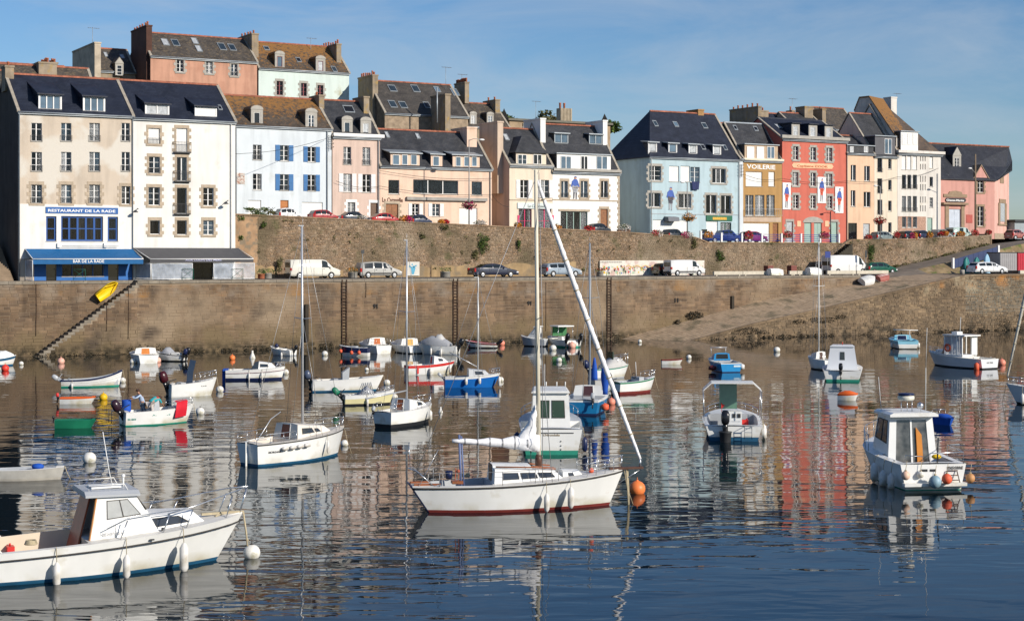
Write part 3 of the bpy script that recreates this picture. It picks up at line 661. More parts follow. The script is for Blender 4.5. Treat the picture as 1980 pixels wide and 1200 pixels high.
plant(860,440,.6,.35,110,'low dry tuft near the top of the wall left of the black saloon',OLV)
plant(818,456,.45,.3,90,'small dry tuft in the wall above the cream planter',OLV)
plant(495,408,1.6,.45,420,'wide dark hedge on the earth bank beside the white house',off=10.6)
plant(520,406,.9,.5,220,'rounded grey-green bush on the wall top left of the white parked car',OLV,off=10.8)
plant(466,421,.5,.3,100,'small green bush at the corner of the white house',off=9.8)
plant(511,433,.4,.35,110,'hanging green tuft under the hedge on the earth bank',off=9.7)
plant(466,458,.3,.3,60,'small dark tuft on the earth bank beside the white house',off=9.6)
plant(541,512,.5,1.0,160,'thin shrub behind the white van by the grey awning',OLV,off=9.5)
plant(1180,248,1.6,1.2,360,'green treetop between the white chimney and the slate hip roof',off=48,ry=1.5,size=.5)
plant(975,232,2.6,1.3,420,'green scrub on the hill behind the twin chimney pots',off=60,ry=2,size=.5)
plant(1062,226,2.0,1.0,320,'dry scrub on the hilltop left of the pale chimney block',OLV,off=60,ry=2,size=.5)
# earth bank by the white house
mb=MB(); rg=random.Random(5); pts=[]
for i in range(9):
    pts.append([(20.7+i*.55,9.98-(.9+rg.uniform(-.2,.2))*max(0,1-i/8.5)*(1-.6*j/7),QZ+(13.0-QZ)*j/7) for j in range(8)])
mb.loft(pts,closed=False,sm=False); mb.build('earth_bank',mat('earth_rock',(.33,.21,.12),.95,.3,.7,bump=1.2,bscale=3,dirt=((.2,.16,.11),1.5,.5,.62)),None,ORI,TH,kind='structure')
# ---------------- the houses ----------------
def plaster(name,col,dirtc=None,streak=.12,var=.06,**k):
    streak+=.1
    d=[((col[0]*.72,col[1]*.68,col[2]*.6),.5,.58,.8)]
    if dirtc: d.append(dirtc)
    return mat(name,col,.85,var,.5,bump=.25,bscale=14,streak=streak,dirt=d,**k)
SLA=slate('slate_new',(.016,.02,.034),(.024,.029,.045)); SLB=slate('slate_grey',(.035,.037,.042),(.055,.055,.058),.12,(.1,.095,.07)); 
SLO=slate('slate_old',(.06,.052,.043),(.095,.08,.065),.4,(.19,.14,.08)); SLL=slate('slate_lichen',(.06,.052,.042),(.09,.075,.055),.75,(.26,.13,.035))
def lich(nm,z0,z1,a=.55): return slate(nm,(.065,.052,.04),(.105,.082,.06),a,(.27,.13,.035),top=(z0,z1))
BLD=mat('dark_gable',(.085,.065,.05),.95,.2,.6,bump=.3,streak=.3)  # near-black: the shade on the left-facing walls is put into the colour
G=GRANITE; BP=mat('blue_shutter',(.02,.13,.33),.5,.08)
AP=plaster('beige_render',(.57,.48,.38),((.62,.575,.50),.22,.5,.56),.1)
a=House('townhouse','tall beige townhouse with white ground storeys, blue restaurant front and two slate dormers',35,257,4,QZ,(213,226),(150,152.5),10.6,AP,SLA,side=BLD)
c4=[(60.5,81),(118,138),(172.5,193),(235,251)]
a.grid(c4,[(238,273),(294,331)],balc=.5)
for c in c4[:3]: a.w(c[0],357,c[1],393,sur=G,balc=.5)
a.w(235,360,252,395,sur=G)
BW=mat('royal_blue_frame',(.006,.07,.27),.4,.08)
a.w(89,418,109,466,fr=BW,gl=1,cols=1,rows=2,ft=.16); a.w(118,418,199,466,fr=BW,gl=1,cols=5,rows=2,ft=.15); a.w(208,419,228,466,fr=BW,gl=0,cols=1,rows=2,ft=.16)
a.dorm(77,184,117,212,'shed',cols=3,gl=2,slope=.35); a.dorm(163,188,201,216,'shed',cols=3,gl=2,slope=.35)
a.w(89,511,109,560,st='door',fr=GLASS[1]); a.w(120,506,200,534,fr=BW,gl=1,cols=4,rows=1); a.w(209,511,229,560,st='door',fr=GLASS[1])
a.fin()
# white painted storeys over the beige render, and the blue bar front, both thin skins built round the openings
def skin(h,px0,py0,px1,py1,name,m,d=.03):
    x0,z1=h.lp(px0,py0); x1,z0=h.lp(px1,py1); z0=max(z0,.01); x0=max(x0,0);x1=min(x1,h.W)
    ops=[o for o in h.op if o[1]>x0 and o[0]<x1 and o[3]>z0 and o[2]<z1]
    xs=sorted({x0,x1,*[min(max(v,x0),x1) for o in ops for v in o[:2]]}); zs=sorted({z0,z1,*[min(max(v,z0),z1) for o in ops for v in o[2:]]}); mb=MB()
    for i in range(len(xs)-1):
        for j in range(len(zs)-1):
            cx,cz=(xs[i]+xs[i+1])/2,(zs[j]+zs[j+1])/2
            if not any(o[0]<cx<o[1] and o[2]<cz<o[3] for o in ops): mb.quad((xs[i],-d,zs[j]),(xs[i+1],-d,zs[j]),(xs[i+1],-d,zs[j+1]),(xs[i],-d,zs[j+1]))
    mb.quad((x0,-d,z1),(x1,-d,z1),(x1,0,z1),(x0,0,z1)); mb.quad((x0,-d,z0),(x0,0,z0),(x0,0,z1),(x0,-d,z1)); return mb.build(name,m,h.e)
skin(a,36,394,256.5,500,'white_band',plaster('white_render',(.77,.75,.70),streak=.06)); skin(a,66,500,256,556,'bar_front',mat('bar_blue',(.01,.12,.40),.5,.06))
SIGNB=mat('sign_blue',(.01,.10,.33),.45,.04); WT=mat('sign_white',(.85,.85,.83),.5,.02)
a.rect(88,401,228,413,-.09,-.035,'sign_board',SIGNB); a.text('RESTAURANT DE LA RADE',93,403.5,223,411,WT,-.1,.008)
k=MB(); 
for x in (178,191): 
    q=a.lp(x/3.96,470)
a.pipe(37)
for nm,px in (('a',113),('b',203)): 
    x,z=a.lp(px,473); k.box(x-.15,x+.15,-.25,-.03,z-.25,z+.15)
k.build('lamp_box',WHITE,a.e)
k=MB(); x0,z=a.lp(118,475.5); x1,_=a.lp(228,475.5); k.tube([(x0,-.3,z),(x1,-.3,z)],.025,5); k.build('cable_rail',ZINC,a.e)
def awning(h,px0,px1,py,fx0,fx1,fy,out,m,label,words,wx,val=.45,panels=()):
    x0,z1=h.lp(px0,py); x1,_=h.lp(px1,py); X0,Z0=h.lp(fx0,fy,-out); X1,_=h.lp(fx1,fy,-out)
    o=W3(h.s0,h.off,h.zb); e=empty('awning',o,TH,label,'awning')
    k=MB(); n=8
    for i in range(n):
        a0=i/n; b0=(i+1)/n; sag=lambda t:-.1*math.sin(math.pi*t)
        P=lambda u,t:((x0+(x1-x0)*u)*(1-t)+(X0+(X1-X0)*u)*t,-.05-(out-.05)*t,z1+(Z0-z1)*t+sag(t))
        k.add([P(0,a0),P(1,a0),P(1,b0),P(0,b0)],[(0,1,2,3)],0,True)
        k.add([(p[0],p[1],p[2]-.02) for p in (P(0,a0),P(1,a0),P(1,b0),P(0,b0))],[(3,2,1,0)],0,True)
    k.build('canopy',m,e); k=MB(); n=60
    pts=[(X0+(X1-X0)*i/n,-out-.03+.012*math.sin(i*1.3),Z0-.05) for i in range(n+1)]; k.loft([[(p[0],p[1],p[2]),(p[0],p[1]+.01,p[2]-val)] for p in pts],closed=False); k.build('valance',m,e)
    k=MB(); k.tube([(X0,-out-.03,Z0-.03),(X1,-out-.03,Z0-.03)],.05,6); k.tube([(x0,-.05,z1),(X0,-out,Z0)],.03,5); k.tube([(x1,-.05,z1),(X1,-out,Z0)],.03,5); k.build('frame',WHITE,e)
    ta,_=h.lp(wx[0],fy,-out); tb,_=h.lp(wx[1],fy,-out); text(words,e,(ta,-out-.06,Z0-val+.08),val*.85,WT if words[0]=='B' else mat('faded_lilac',(.42,.43,.6),.6),width=tb-ta,bold=.004,ext=.003)
    return e,(X0,X1,Z0)
av=mat('awning_blue',(.004,.10,.27),.7,.06,2); ag=mat('awning_grey',(.075,.075,.08),.75,.08,2)
e1,(X0,X1,Z0)=awning(a,48,257,481,63,277,500,2.3,av,'bright blue awning over the bar front of the beige townhouse','BAR DE LA RADE',(141,201))
PVC=mat('clear_pvc',(.55,.6,.68),.12,.35,1.2,spec=.9,trans=.0); pv=bpy.data.materials.get('clear_pvc'); nn=pv.node_tree.nodes; bs=nn['Principled BSDF']; bs.inputs['Alpha'].default_value=.55
def panel(e,x0,x1,y0,y1,z0,z1,nm='clear_curtain'):
    k=MB(); n=26; rg=random.Random(int(x0*9)); d=(Vector((x1,y1,0))-Vector((x0,y0,0))); nx,ny=d.y/d.length,-d.x/d.length
    secs=[]
    for i in range(n+1):
        u=i/n; secs.append([(x0+d.x*u+nx*wv,y0+d.y*u+ny*wv,z0+(z1-z0)*j/6) for j in range(7) for wv in (.035*math.sin(u*23+j*1.7)*(j/6)+.02*math.sin(u*51+j),)])
    k.loft(secs,closed=False); o=k.build(nm,PVC,e); f=MB()
    for (p,q) in (((x0,y0,z0),(x0,y0,z1)),((x1,y1,z0),(x1,y1,z1)),((x0,y0,z0+.05),(x1,y1,z0+.05)),((x0,y0,z1-.03),(x1,y1,z1-.03))): f.tube([p,q],.035,5)
    f.build('curtain_frame',WHITE,o); return o
panel(e1,a.lp(49,540)[0],X0,-.1,-2.3,.02,1.9)
WB=plaster('white_house_render',(.77,.75,.70),streak=.05)
b=House('townhouse','tall white townhouse with granite window surrounds and a dark grey restaurant awning',257.4,455,4,QZ,(226,236),(257.5,158.5),10.6,WB,SLA)
b.w(287,248,309,278,st='shut',sur=G,balc=.5); b.w(341,248,362,294,st='shut',sur=G,balc=1)
b.w(288,303,309,335,gl=2,sur=G,balc=.5); b.w(342,304,361,350,gl=0,sur=G,balc=1,rows=1)
b.w(287,362,309,397,sur=G); b.w(342,363,361,413,gl=1,sur=G,balc=1,rows=1,cols=1); b.w(393,363,413,398,sur=G)
b.w(290,426,309,453,gl=1,sur=G,rows=1,cols=1); b.w(342,426,361,454,gl=1,sur=G,rows=1,cols=1); b.w(393,426,413,454,sur=G,gl=2)
b.dorm(283,202,325,222,'shed',cols=2,gl=3,slope=.35); b.dorm(379,207,417,226,'shed',shut=1,slope=.35)
b.w(372,505,411,560,st='door',fr=GLASS[1]); b.w(295,508,360,545,gl=1,cols=3); b.w(420,508,450,545,gl=1)
b.sky(419,207,430,216,1); b.pipe(446,WHITE); b.pipe(256,ZINC)
b.fin(gab=(1,1))
e2,(X0,X1,Z0)=awning(b,258,460,479,290,490,500,2.9,ag,'dark grey awning with clear plastic curtains under the white townhouse','AUX LOUPS DES MERS',(358,428),.3)
f=lambda px:b.lp(px,520,-2.9)[0]
panel(e2,f(293),f(372),-2.92,-2.92,.06,Z0-.42); panel(e2,f(413),f(492),-2.92,-2.92,.06,Z0-.42); panel(e2,b.lp(262,520)[0],f(291),-.1,-2.9,.06,1.6)
def wall_lamp(h,px,py,label):
    x,z=h.lp(px,py,-.7); k=MB(); k.tube([(x+.5,0,z+.3),(x+.3,-.4,z+.32),(x+.05,-.65,z+.1)],.03,5); k.lathe([(.05,.12),(.1,.1),(.28,-.06),(.26,-.08)],(x,-.7,z),10); k.build('wall_lamp',DARKM,h.e)
wall_lamp(b,437,393,''); wall_lamp(b,262,409,'')
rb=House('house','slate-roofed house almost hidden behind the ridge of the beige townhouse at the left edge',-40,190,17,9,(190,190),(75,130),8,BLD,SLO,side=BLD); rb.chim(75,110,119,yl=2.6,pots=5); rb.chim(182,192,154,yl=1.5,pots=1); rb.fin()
a.chim(10,27,126,yl=1.6,pots=1,m=CHIM); 
k=MB(); k.box(-3,-1.2,6,18,0,15); 
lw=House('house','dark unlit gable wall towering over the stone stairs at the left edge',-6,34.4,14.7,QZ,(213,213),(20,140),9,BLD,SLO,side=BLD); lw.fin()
# --- light blue house with blue shutters
z18=lambda s:street(s)-.05
def H_(name,label,p0,p1,off,eave,ridge,depth,wall,roof,**k):
    s,_=hit(p0,off); s2,_=hit(p1,off); return House(name,label,p0,p1,off,min(street(s),street(s2))-.1,eave,ridge,depth,wall,roof,**k)
LB=plaster('pale_blue_render',(.62,.67,.70),streak=.08)
c=H_('house','pale blue house with royal blue shutters and an orange lichen roof',452,641,18,(241,249),(440,186),9,LB,lich('lichen_roof_c',8.6,13.6,.22))
c.w(489,280,506,309,balc=.5); c.w(541.5,281,558,311,shut=BP); c.w(595,284,610,313,shut=BP,gl=1)
c.w(489,336,506,367); c.w(541.5,337,558,368,shut=BP,balc=.5); c.w(595,338,610,369,shut=BP,gl=1,balc=.5)
c.w(480,387,505,420,st='shut',name='garage_door'); c.w(542,387,558,420,st='door',fr=mat('orange_wood',(.4,.14,.03),.5,.2,3)); c.w(584,391,624,425,st='shut',name='garage_door')
c.dorm(491,217,503,239,'arch',cols=1,rows=1,front=GREYST,m=.32,gl=1); c.dorm(596,222,608,246,'arch',cols=2,rows=3,front=GREYST,m=.32,gl=0)
c.sky(421,207,430,216,1) if 0 else None
c.chim(617,627,183,yl=2.8,pots=1); c.rect(456.5,334.5,473,356,-.05,0,'wall_painting',mat('faded_mural',(.55,.5,.45),.8,.4,6,dirt=((.35,.2,.15),4,.5,.6)))
k=MB(); x,z=c.lp(536,204); 
c.pipe(632); c.pipe(456,ZINC); c.fin()
mp_=mat('tan_pink_render',(.52,.39,.31),.85,.08,.5,bump=.3,streak=.2,dirt=[((.42,.33,.27),.6,.5,.7)])
PW=plaster('peach_wall',(.74,.54,.41),streak=.08); PIW=plaster('salmon_pale',(.62,.47,.39),streak=.15)
e_=H_('house','narrow tan-pink house with white shutters and two stone dormers',643,734.5,18,(262,266),(640,196),8.5,PIW,SLB)
WS=mat('white_shutter',(.72,.70,.68),.6,.05)
e_.w(664,284,679,318,balc=.5,gl=3); e_.w(701,285,716,319,balc=.5,gl=3); e_.w(664,336,680,371,shut=WS,gl=3); e_.w(701,337,717,372,shut=WS,gl=1)
e_.w(672,391,687,420,gl=3,sur=WHITE); e_.w(716,392,730,430,st='door',fr=mat('brown_door',(.13,.07,.04),.5,.2,3),sur=WHITE)
e_.dorm(666,236,677,256,'arch',cols=1,front=GREYST,m=.3,gl=0); e_.dorm(702,238,713,258,'arch',cols=1,front=GREYST,m=.3,gl=3)
e_.sky(661,207,687,221,1); e_.chim(703.5,714,186,yl=3,pots=0,m=CHIM); e_.pipe(731); e_.rect(643,259,741,265,-.35,-.02,'cornice',WHITE); e_.fin()
GR=mat('green_frame',(.30,.42,.36),.5,.06); WOOD=mat('varnished_wood',(.25,.1,.035),.45,.25,4)
g=H_('house','long peach house with grouped roof windows, panoramic window and gothic lettering',735,951,18,(320,326),(742,252),9,PW,SLB)
def group_dorm(h,p0,p1,y0,y1,wins,front):
    x_,yd,_=h.rp((p0+p1)/2,y1); A,zt=h.lp(p0,y0,0); B,zb=h.lp(p1,y1,0)
    # wall dormer flush with the facade: pale box standing on the eaves, zinc roof running back into the slates
    kr=(h.zr-h.ze)/h.rd; ks=.22; ye=(zt-h.ze)/(kr-ks); k=MB(); zb=h.ze-.1; B=h.lp(p1,y0,0)[0]
    k.box(A,B,-.04,.12,zb,zt,0); 
    for x in (A+.002,B-.082): k.prism([(.12,zb),(ye,h.ze+kr*ye-.1),(ye,zt+ks*ye),(.12,zt)],x,x+.08,1,'x')
    k.hexa([(A-.25,-.35,zt-.06),(B+.25,-.35,zt-.06),(B+.25,ye+.2,zt+ks*ye+.02),(A-.25,ye+.2,zt+ks*ye+.02)],[(A-.25,-.35,zt+.04),(B+.25,-.35,zt+.04),(B+.25,ye+.4,zt+ks*ye+.16),(A-.25,ye+.4,zt+ks*ye+.16)],2)
    o=k.build('dormer',[front,h.roofm,ZINC],h.e)
    for (a0,b0) in wins:
        xa,z1=h.lp(a0,y0+4,-.04); xb,z0=h.lp(b0,y1-2,-.04); f=MB(); frame_mesh(f,xa,xb,max(z0,h.ze),z1,-.09,1,1); f.build('window',WHITE,o); p=MB(); p.box(xa+.04,xb-.04,-.06,-.045,max(z0,h.ze)+.04,z1-.04); p.build('pane',GLASS[2],o)
group_dorm(g,755,811,295,321,[(759,772),(777,788),(794,806)],PW); group_dorm(g,833,855,298,323,[(837,849)],PW); group_dorm(g,875,927,299,324,[(881,891),(897,907),(912,922)],PW)
g.sky(744,258,753,269,3); g.sky(803,261,812,271,3)
g.w(751,348,772,375,cols=1,rows=1,gl=0); g.w(799,348,886,375,cols=3,rows=1,gl=0); g.w(912,351,932,377,cols=1,rows=1,gl=2)
g.rect(785,382,940,388,-.35,0,'ledge',mat('concrete',(.33,.31,.28),.9,.15))
g.text('La Caravelle',739,381,779,391,mat('gothic_letters',(.12,.05,.03),.7),-.02,.02)
g.w(746,394,770,435,st='door',fr=WOOD,sur=G); g.w(797,394,810,418,shut=WS,gl=0); g.w(836,394,850,418,shut=WS,gl=2); g.w(888,402,923,440,st='shut',name='garage_door')
g.chim(903,922,245,y0=2.6,yl=4.0,pots=0,m=PW,zlow=6); g.pipe(947); g.fin()
# alley house (cream, bar with pink doors)
CR=plaster('cream_render',(.74,.63,.49),streak=.08)
h=H_('house','narrow cream house with shocking pink bar front and a hipped dormer',985,1068,18,(318,321),(1000,251),9,CR,SLB,side=PIW)
PINK=mat('pink_paint',(.62,.03,.13),.5,.06)
x_,z_=h.lp(997,297,0)
def big_dorm(h,p0,p1,y0,y1,wins,front,apex=None,hang=.3,hh=1.6):
    A,zt=h.lp(p0,y0,0); B,_=h.lp(p1,y0,0); k=MB(); zb=h.ze-.05; k.box(A,B,.0,.16,zb,zt,0); D=3.2
    k.box(A,A+.1,.16,D,zb,zt,1); k.box(B-.1,B,.16,D,zb,zt,1)
    if apex:
        o=hang; xm=(A+B)/2; k.add([(A-o,-o,zt),(B+o,-o,zt),(B+o,D,zt),(A-o,D,zt),(xm-.5,1.4,zt+hh),(xm+.5,1.4,zt+hh),(xm+.5,D+1,zt+hh),(xm-.5,D+1,zt+hh),],[(0,1,5,4),(1,2,6,5),(3,0,4,7),(4,5,6,7),(3,2,1,0)],2)
    else: k.box(A-.15,B+.15,-.2,D+.4,zt,zt+.12,2)
    o=k.build('dormer',[front,h.roofm,h.roofm if apex else ZINC],h.e)
    for (a0,b0,g_) in wins:
        xa,z1=h.lp(a0,y0+(y1-y0)*.14,-.0); xb,z0=h.lp(b0,y1-2,-.0); f=MB(); frame_mesh(f,xa,xb,max(z0,zb+.1),z1,-.06,2 if g_!=5 else 1,2 if g_==0 else 1)
        if g_==9:
            n=10
            for i in range(n): f.box(xa,xb,-.05+(i%2)*.01,-.005,z0+(z1-z0)*i/n+.004,z0+(z1-z0)*(i+1)/n-.004)
        f.build('window',WHITE,o); p=MB(); p.box(xa+.04,xb-.04,-.03,-.015,max(z0,zb)+.05,z1-.04)
        if g_!=9: p.build('pane',GLASS[g_%4],o)
    return o
big_dorm(h,998,1056,295,320,[(1001,1018,0),(1031,1047,1)],CR,apex=1,hh=2.1)
h.w(1006,348,1021,383,gl=1,shut=WS); h.w(1046,348,1061,382,shut=WS,balc=.5)
for u in ((1003,1028),(1041,1066)): h.w(u[0],404,u[1],450,fr=PINK,cols=2,rows=2,gl=3)
h.rect(1000,392.5,1068,403.5,-.12,0,'sign_board',mat('sign_pale',(.62,.68,.66),.6,.06)); h.text('Le Cotonnier',1021,395,1054,401.5,mat('sign_dark',(.05,.08,.07),.6),-.14,.0)
for p in ((1000.5,1002.6),(1067,1069)): h.rect(p[0],416,p[1]+1.5,438,-.05,-.01,'shutter',PINK)
h.rect(985,386,1068,388,-.06,0,'string_course',GRANITE); h.rect(984,318,1069,322,-.3,0,'cornice',GREYST)
h.chim(962,973,234,y0=1.5,yl=4.5,pots=0,m=plaster('chimney_pinkish',(.60,.47,.36)),zlow=5); h.sky(973,262,984,274,3)
h.fin()
WI=plaster('white_i',(.82,.81,.77),streak=.05)
i_=H_('house','white house with three granite-framed windows, painted figure and green shopfront',1068.4,1198,18,(330,333),(1058,242),9.4,WI,SLB)
o=big_dorm(i_,1077,1181,297,330,[(1084,1104,2),(1123,1136,1),(1153,1174,2)],WI,hang=.1)
for q in ((1085,1098),(1123,1136),(1162,1175)): i_.w(q[0],350,q[1],382,gl=2 if q[0]<1150 else 0,sur=G,rows=1,balc=.5)
i_.dorm(1073,259,1098,277,'shed',cols=2,roofm=ZINC,front=ZINC,fr=ZINC,gl=2,slope=.1,m=.06); i_.dorm(1140,261,1164,279,'shed',cols=2,roofm=ZINC,front=ZINC,fr=ZINC,gl=2,slope=.1,m=.06)
i_.w(1084,409,1136,452,fr=GR,cols=4,rows=1,gl=3); i_.rect(1080,404.5,1140,408.5,-.1,0,'lintel',G); i_.w(1161,404,1175,455,st='door',fr=WOOD,sur=G)
i_.rect(1068.6,386,1198,388.5,-.06,0,'string_course',G); i_.rect(1068.4,327,1199,332,-.35,0,'cornice',GREYST)
i_.chim(1045,1055,228,yl=4,pots=0,m=WI,zlow=6); i_.chim(1166,1174.5,232,yl=4,pots=0,m=WI,zlow=5)
for p,r_,z_ in ((1198-5,0,0),):
    k=MB(); 
    for j in range(22): w_=.35 if j%2 else .22; k.box(i_.W-w_,i_.W+.01,-.03,.02,.3+j*.38,.3+j*.38+.35)
    k.build('quoins',G,i_.e)
BODY=[mat('skin_tone',(.5,.27,.17),.7),mat('figure_blue',(.06,.12,.4),.7),mat('figure_grey',(.33,.34,.36),.7),mat('figure_dark',(.08,.08,.1),.7),mat('figure_red',(.6,.1,.05),.7),mat('banner_white',(.78,.77,.75),.8)]
def figure(hh,px0,py0,px1,py1,top,mid,low,y=-.03,board=False,nm='painted_figure'):
    """flat painted person on the wall: head, torso, arms, legs as thin shapes"""
    x0,z1=hh.lp(px0,py0); x1,z0=hh.lp(px1,py1); w_=x1-x0; h_=z1-z0; xm=(x0+x1)/2; k=MB()
    if board: k.box(x0,x1,y,y+.02,z0,z1,5); w_*=.7; z0+=h_*.04; h_*=.92
    tl=.12 if board else 0; P=lambda u,v:(xm+(u+tl*(v-.5))*w_,z0+v*h_)
    def pol(ps,m): k.prism([P(*p) for p in ps],y-.012,y-.002,m)
    pol([(.02+.13*math.cos(t*math.pi/4),.91+.055*math.sin(t*math.pi/4)) for t in range(8)],0); pol([(-.12,.93),(.18,.93),(.12,.99),(-.06,.985)],top)
    pol([(-.3,.62),(-.05,.56),(.28,.6),(.34,.74),(.2,.86),(-.12,.87),(-.38,.76)],top); pol([(.2,.62),(.42,.52),(.46,.56),(.32,.74)],top); pol([(-.36,.72),(-.46,.58),(-.36,.52),(-.24,.66)],top); pol([(.36,.54),(.46,.5),(.44,.46),(.36,.5)],0)
    pol([(-.28,.42),(.0,.36),(.32,.44),(.28,.6),(-.05,.57),(-.3,.62)],mid); pol([(-.34,.5),(.1,.46),(.4,.52),(.1,.54)],4 if board else 0); pol([(-.22,.3),(.2,.28),(.26,.4),(-.24,.42)],mid)
    pol([(-.2,.04),(-.1,.04),(-.04,.3),(-.2,.31)],low); pol([(.06,.0),(.15,.0),(.2,.29),(.05,.29)],low); pol([(-.3,.03),(-.1,.03),(-.1,.06)],3); pol([(.0,.0),(.15,.0),(.15,.03)],3)
    k.build(nm,BODY,hh.e)
figure(i_,1103,340,1121,386,1,2,3)
i_.fin()
# wide light blue block with hipped slate roof
LD=plaster('aqua_render',(.43,.55,.59),streak=.06); LDS=LD
d=H_('house','wide aqua-blue house with hipped slate roof and four small dormers',1257,1430,18,(302,307),(1230,215),10.5,LD,SLA,hipL=3.6)
D2=dict(sur=GREYST)
d.w(1253+2,321,1278,349,**D2); 
for u in ((1294,1313),(1316,1334)): d.w(u[0],321,u[1],351,st='shut')
d.w(1335,323,1353,352,sill=1); d.w(1377,326,1403,354,cols=3,rows=1,**D2)
d.w(1254,373,1277,400,rows=1,**D2); d.w(1312,375,1336,402,rows=1,**D2); d.w(1365,377,1385,413,rows=1,**D2); d.w(1394,378,1413,413,rows=1,gl=1,balc=.5,**D2)
d.w(1262,425,1330,460,st='shut',name='shop_shutter'); d.w(1366,427,1388,465,st='shut',name='shop_shutter'); d.w(1393,430,1414,465,fr=mat('dark_green',(.01,.1,.05),.5),cols=2,rows=2,gl=3)
d.rect(1365,417,1415,427,-.12,0,'sign_board',mat('sign_green',(.01,.12,.06),.5)); d.rect(1377,420,1404,425,-.14,-.12,'sign_lettering',mat('sign_gold',(.6,.35,.04),.5,.3,6))
d.rect(1258,413.5,1430,415,-.05,0,'string_course',ZINC)
for u in ((1255,277,1269,294),(1294,279,1308,295),(1333,281,1347,297),(1380,283,1393,299)): d.dorm(*u,'shed',cols=1,gl=rnd.choice([1,2,3]),roofm=ZINC,slope=.12,m=.1,ovs=.25)
for u in ((1262,236,1272,247),(1301,238,1312,248),(1356,240,1368,251),(1354,282,1364,292),(1397,283,1406,293)): d.sky(*u,rnd.choice([0,1,2]))
figure(d,1288,361,1305,407,1,3,2); k=MB(); x,z=d.lp(1336,351,-.1); x2,z2=d.lp(1351,367,-.1); k.loft([[(x+(x2-x)*u,-.25-.05*math.sin(u*9),z),(x+.1+(x2-x-.2)*u,-.3-.05*math.sin(u*11),z2)] for u in [i/10 for i in range(11)]],closed=False); k.build('hanging_cloth',mat('navy_cloth',(.02,.03,.1),.8),d.e)
d.pipe(1259,WHITE); d.pipe(1428,WHITE); d.chim(1350,1361,211,y0=5,yl=2.5,pots=0,m=mat('brick_chimney',(.35,.2,.08),.9,.2,3)); d.fin()
k=MB(); cx,cz=d.lp(1284,420); cx2,_=d.lp(1305,420)
k.hexa([(cx,-1,cz-.5),(cx2,-1,cz-.5),(cx2,0,cz-.5),(cx,0,cz-.5)],[(cx,-.9,cz),(cx2,-.9,cz),(cx2,0,cz+.1),(cx,0,cz+.1)]); k.build('porch_canopy',mat('canopy_grey',(.12,.13,.15),.6),d.e)
OC=plaster('ochre_render',(.42,.245,.09),streak=.06)
j=H_('house','narrow ochre sail-loft house with white letters under its shuttered attic',1437,1512,18,(308,310),(1395,238),8,OC,SLB,side=SLB)
big_dorm(j,1440,1504,279,309,[(1444,1458,9),(1463,1477,9),(1483,1497,2)],mat('attic_panel',(.45,.33,.22),.7),hang=.1)
j.rect(1436,307,1513,310.5,-.35,0,'cornice',CREAMP); j.text('VOILERIE',1444,316.5,1499,328,WT,-.03,.012)
j.w(1442,332,1474,360,st='shut'); j.w(1486,332,1498,360,st='shut'); 
for u in ((1441,1457),(1460,1478),(1482,1498)): j.w(u[0],377,u[1],417,rows=2,gl=3)
j.rect(1437,419,1510,429,-.04,0,'fascia',mat('beige_panel',(.5,.38,.28),.8)); j.w(1436,431,1488,470,st='shut',name='garage_door'); j.w(1494,431,1505,470,st='door',fr=WOOD)
k=MB(); rail_mesh(k,j.lp(1438,405)[0],j.lp(1509,405)[0],j.lp(1500,417)[1],j.lp(1500,404)[1],-.5,20); k.build('railing',ZINC,j.e)
for u in ((1417,245,1426,254),(1456,247,1466,256)): j.sky(*u,1)
j.fin(ridge=ZINC)
jl=H_('house','whitish blue sliver of rendered wall between the aqua house and the ochre house',1430.5,1437,17.9,(306,307),(1395,262),8,LB,SLB); jl.fin()
RD=plaster('red_render',(.56,.145,.10),streak=.08); PCH=plaster('peach_sign',(.85,.5,.3))
k_=H_('house','tall coral red house with three stone dormers and painted sail banners',1512.5,1637,18,(270,273),(1480,230),10,RD,SLA)
for u in ((1534,243,1543,263),(1567,245,1577,264),(1598,247,1607,266)): k_.dorm(*u,'shed',cols=1,rows=2,front=GREYST,m=.28,slope=.02,ovs=.1,gl=3)
k_.sky(1498,243,1520,251,3); k_.sky(1606,249,1616,256,0)
for cs,ys in (((1534,1543.5),(283,309)),((1568,1577.5),(285,310)),((1598,1609),(286,312))): k_.w(cs[0],ys[0],cs[1],ys[1],sur=GREYST,rows=3,gl=0 if cs[0]<1590 else 3)
for cs,ys in (((1533,1543.5),(333,359)),((1568,1577),(334,360)),((1597,1609),(336,360))): k_.w(cs[0],ys[0],cs[1],ys[1],sur=GREYST,rows=3,gl=[3,0,3][0 if cs[0]<1550 else 1 if cs[0]<1590 else 2])
for cs,ys in (((1534,1544),(377,403)),((1568,1577),(378,403)),((1600,1609),(379,403))): k_.w(cs[0],ys[0],cs[1],ys[1],sur=GREYST,rows=4,gl=1)
k_.w(1521,428,1533,470,st='door',fr=GLASS[3],sur=GREYST); k_.w(1555,428,1569,475,st='door',fr=GR,sur=None); k_.w(1574,428,1589,475,st='door',fr=GR,sur=None); k_.w(1607,429,1619,475,st='door',fr=GR,sur=GREYST)
xx,zz=k_.lp(1552,430); xb,_=k_.lp(1592,430); k=MB(); k.prism([(xx,zz)]+[(xx+(xb-xx)*(1-math.cos(t*math.pi/8))/2,zz+.75*math.sin(t*math.pi/8)+.02) for t in range(1,8)]+[(xb,zz)],-.06,0); k.build('arch',GREYST,k_.e)
x0,z1=k_.lp(1531,314.5); x1,z0=k_.lp(1611,327); k=MB(); k.prism([(x0,(z0+z1)/2),(x0+.25,z0),(x1-.25,z0),(x1,(z0+z1)/2),(x1-.25,z1),(x0+.25,z1)],-.05,0); k.build('sign_board',PCH,k_.e)
k_.text('Capitaine COOK',1541,318,1601,324.5,mat('sign_redbrown',(.42,.1,.03),.6),-.06,.01)
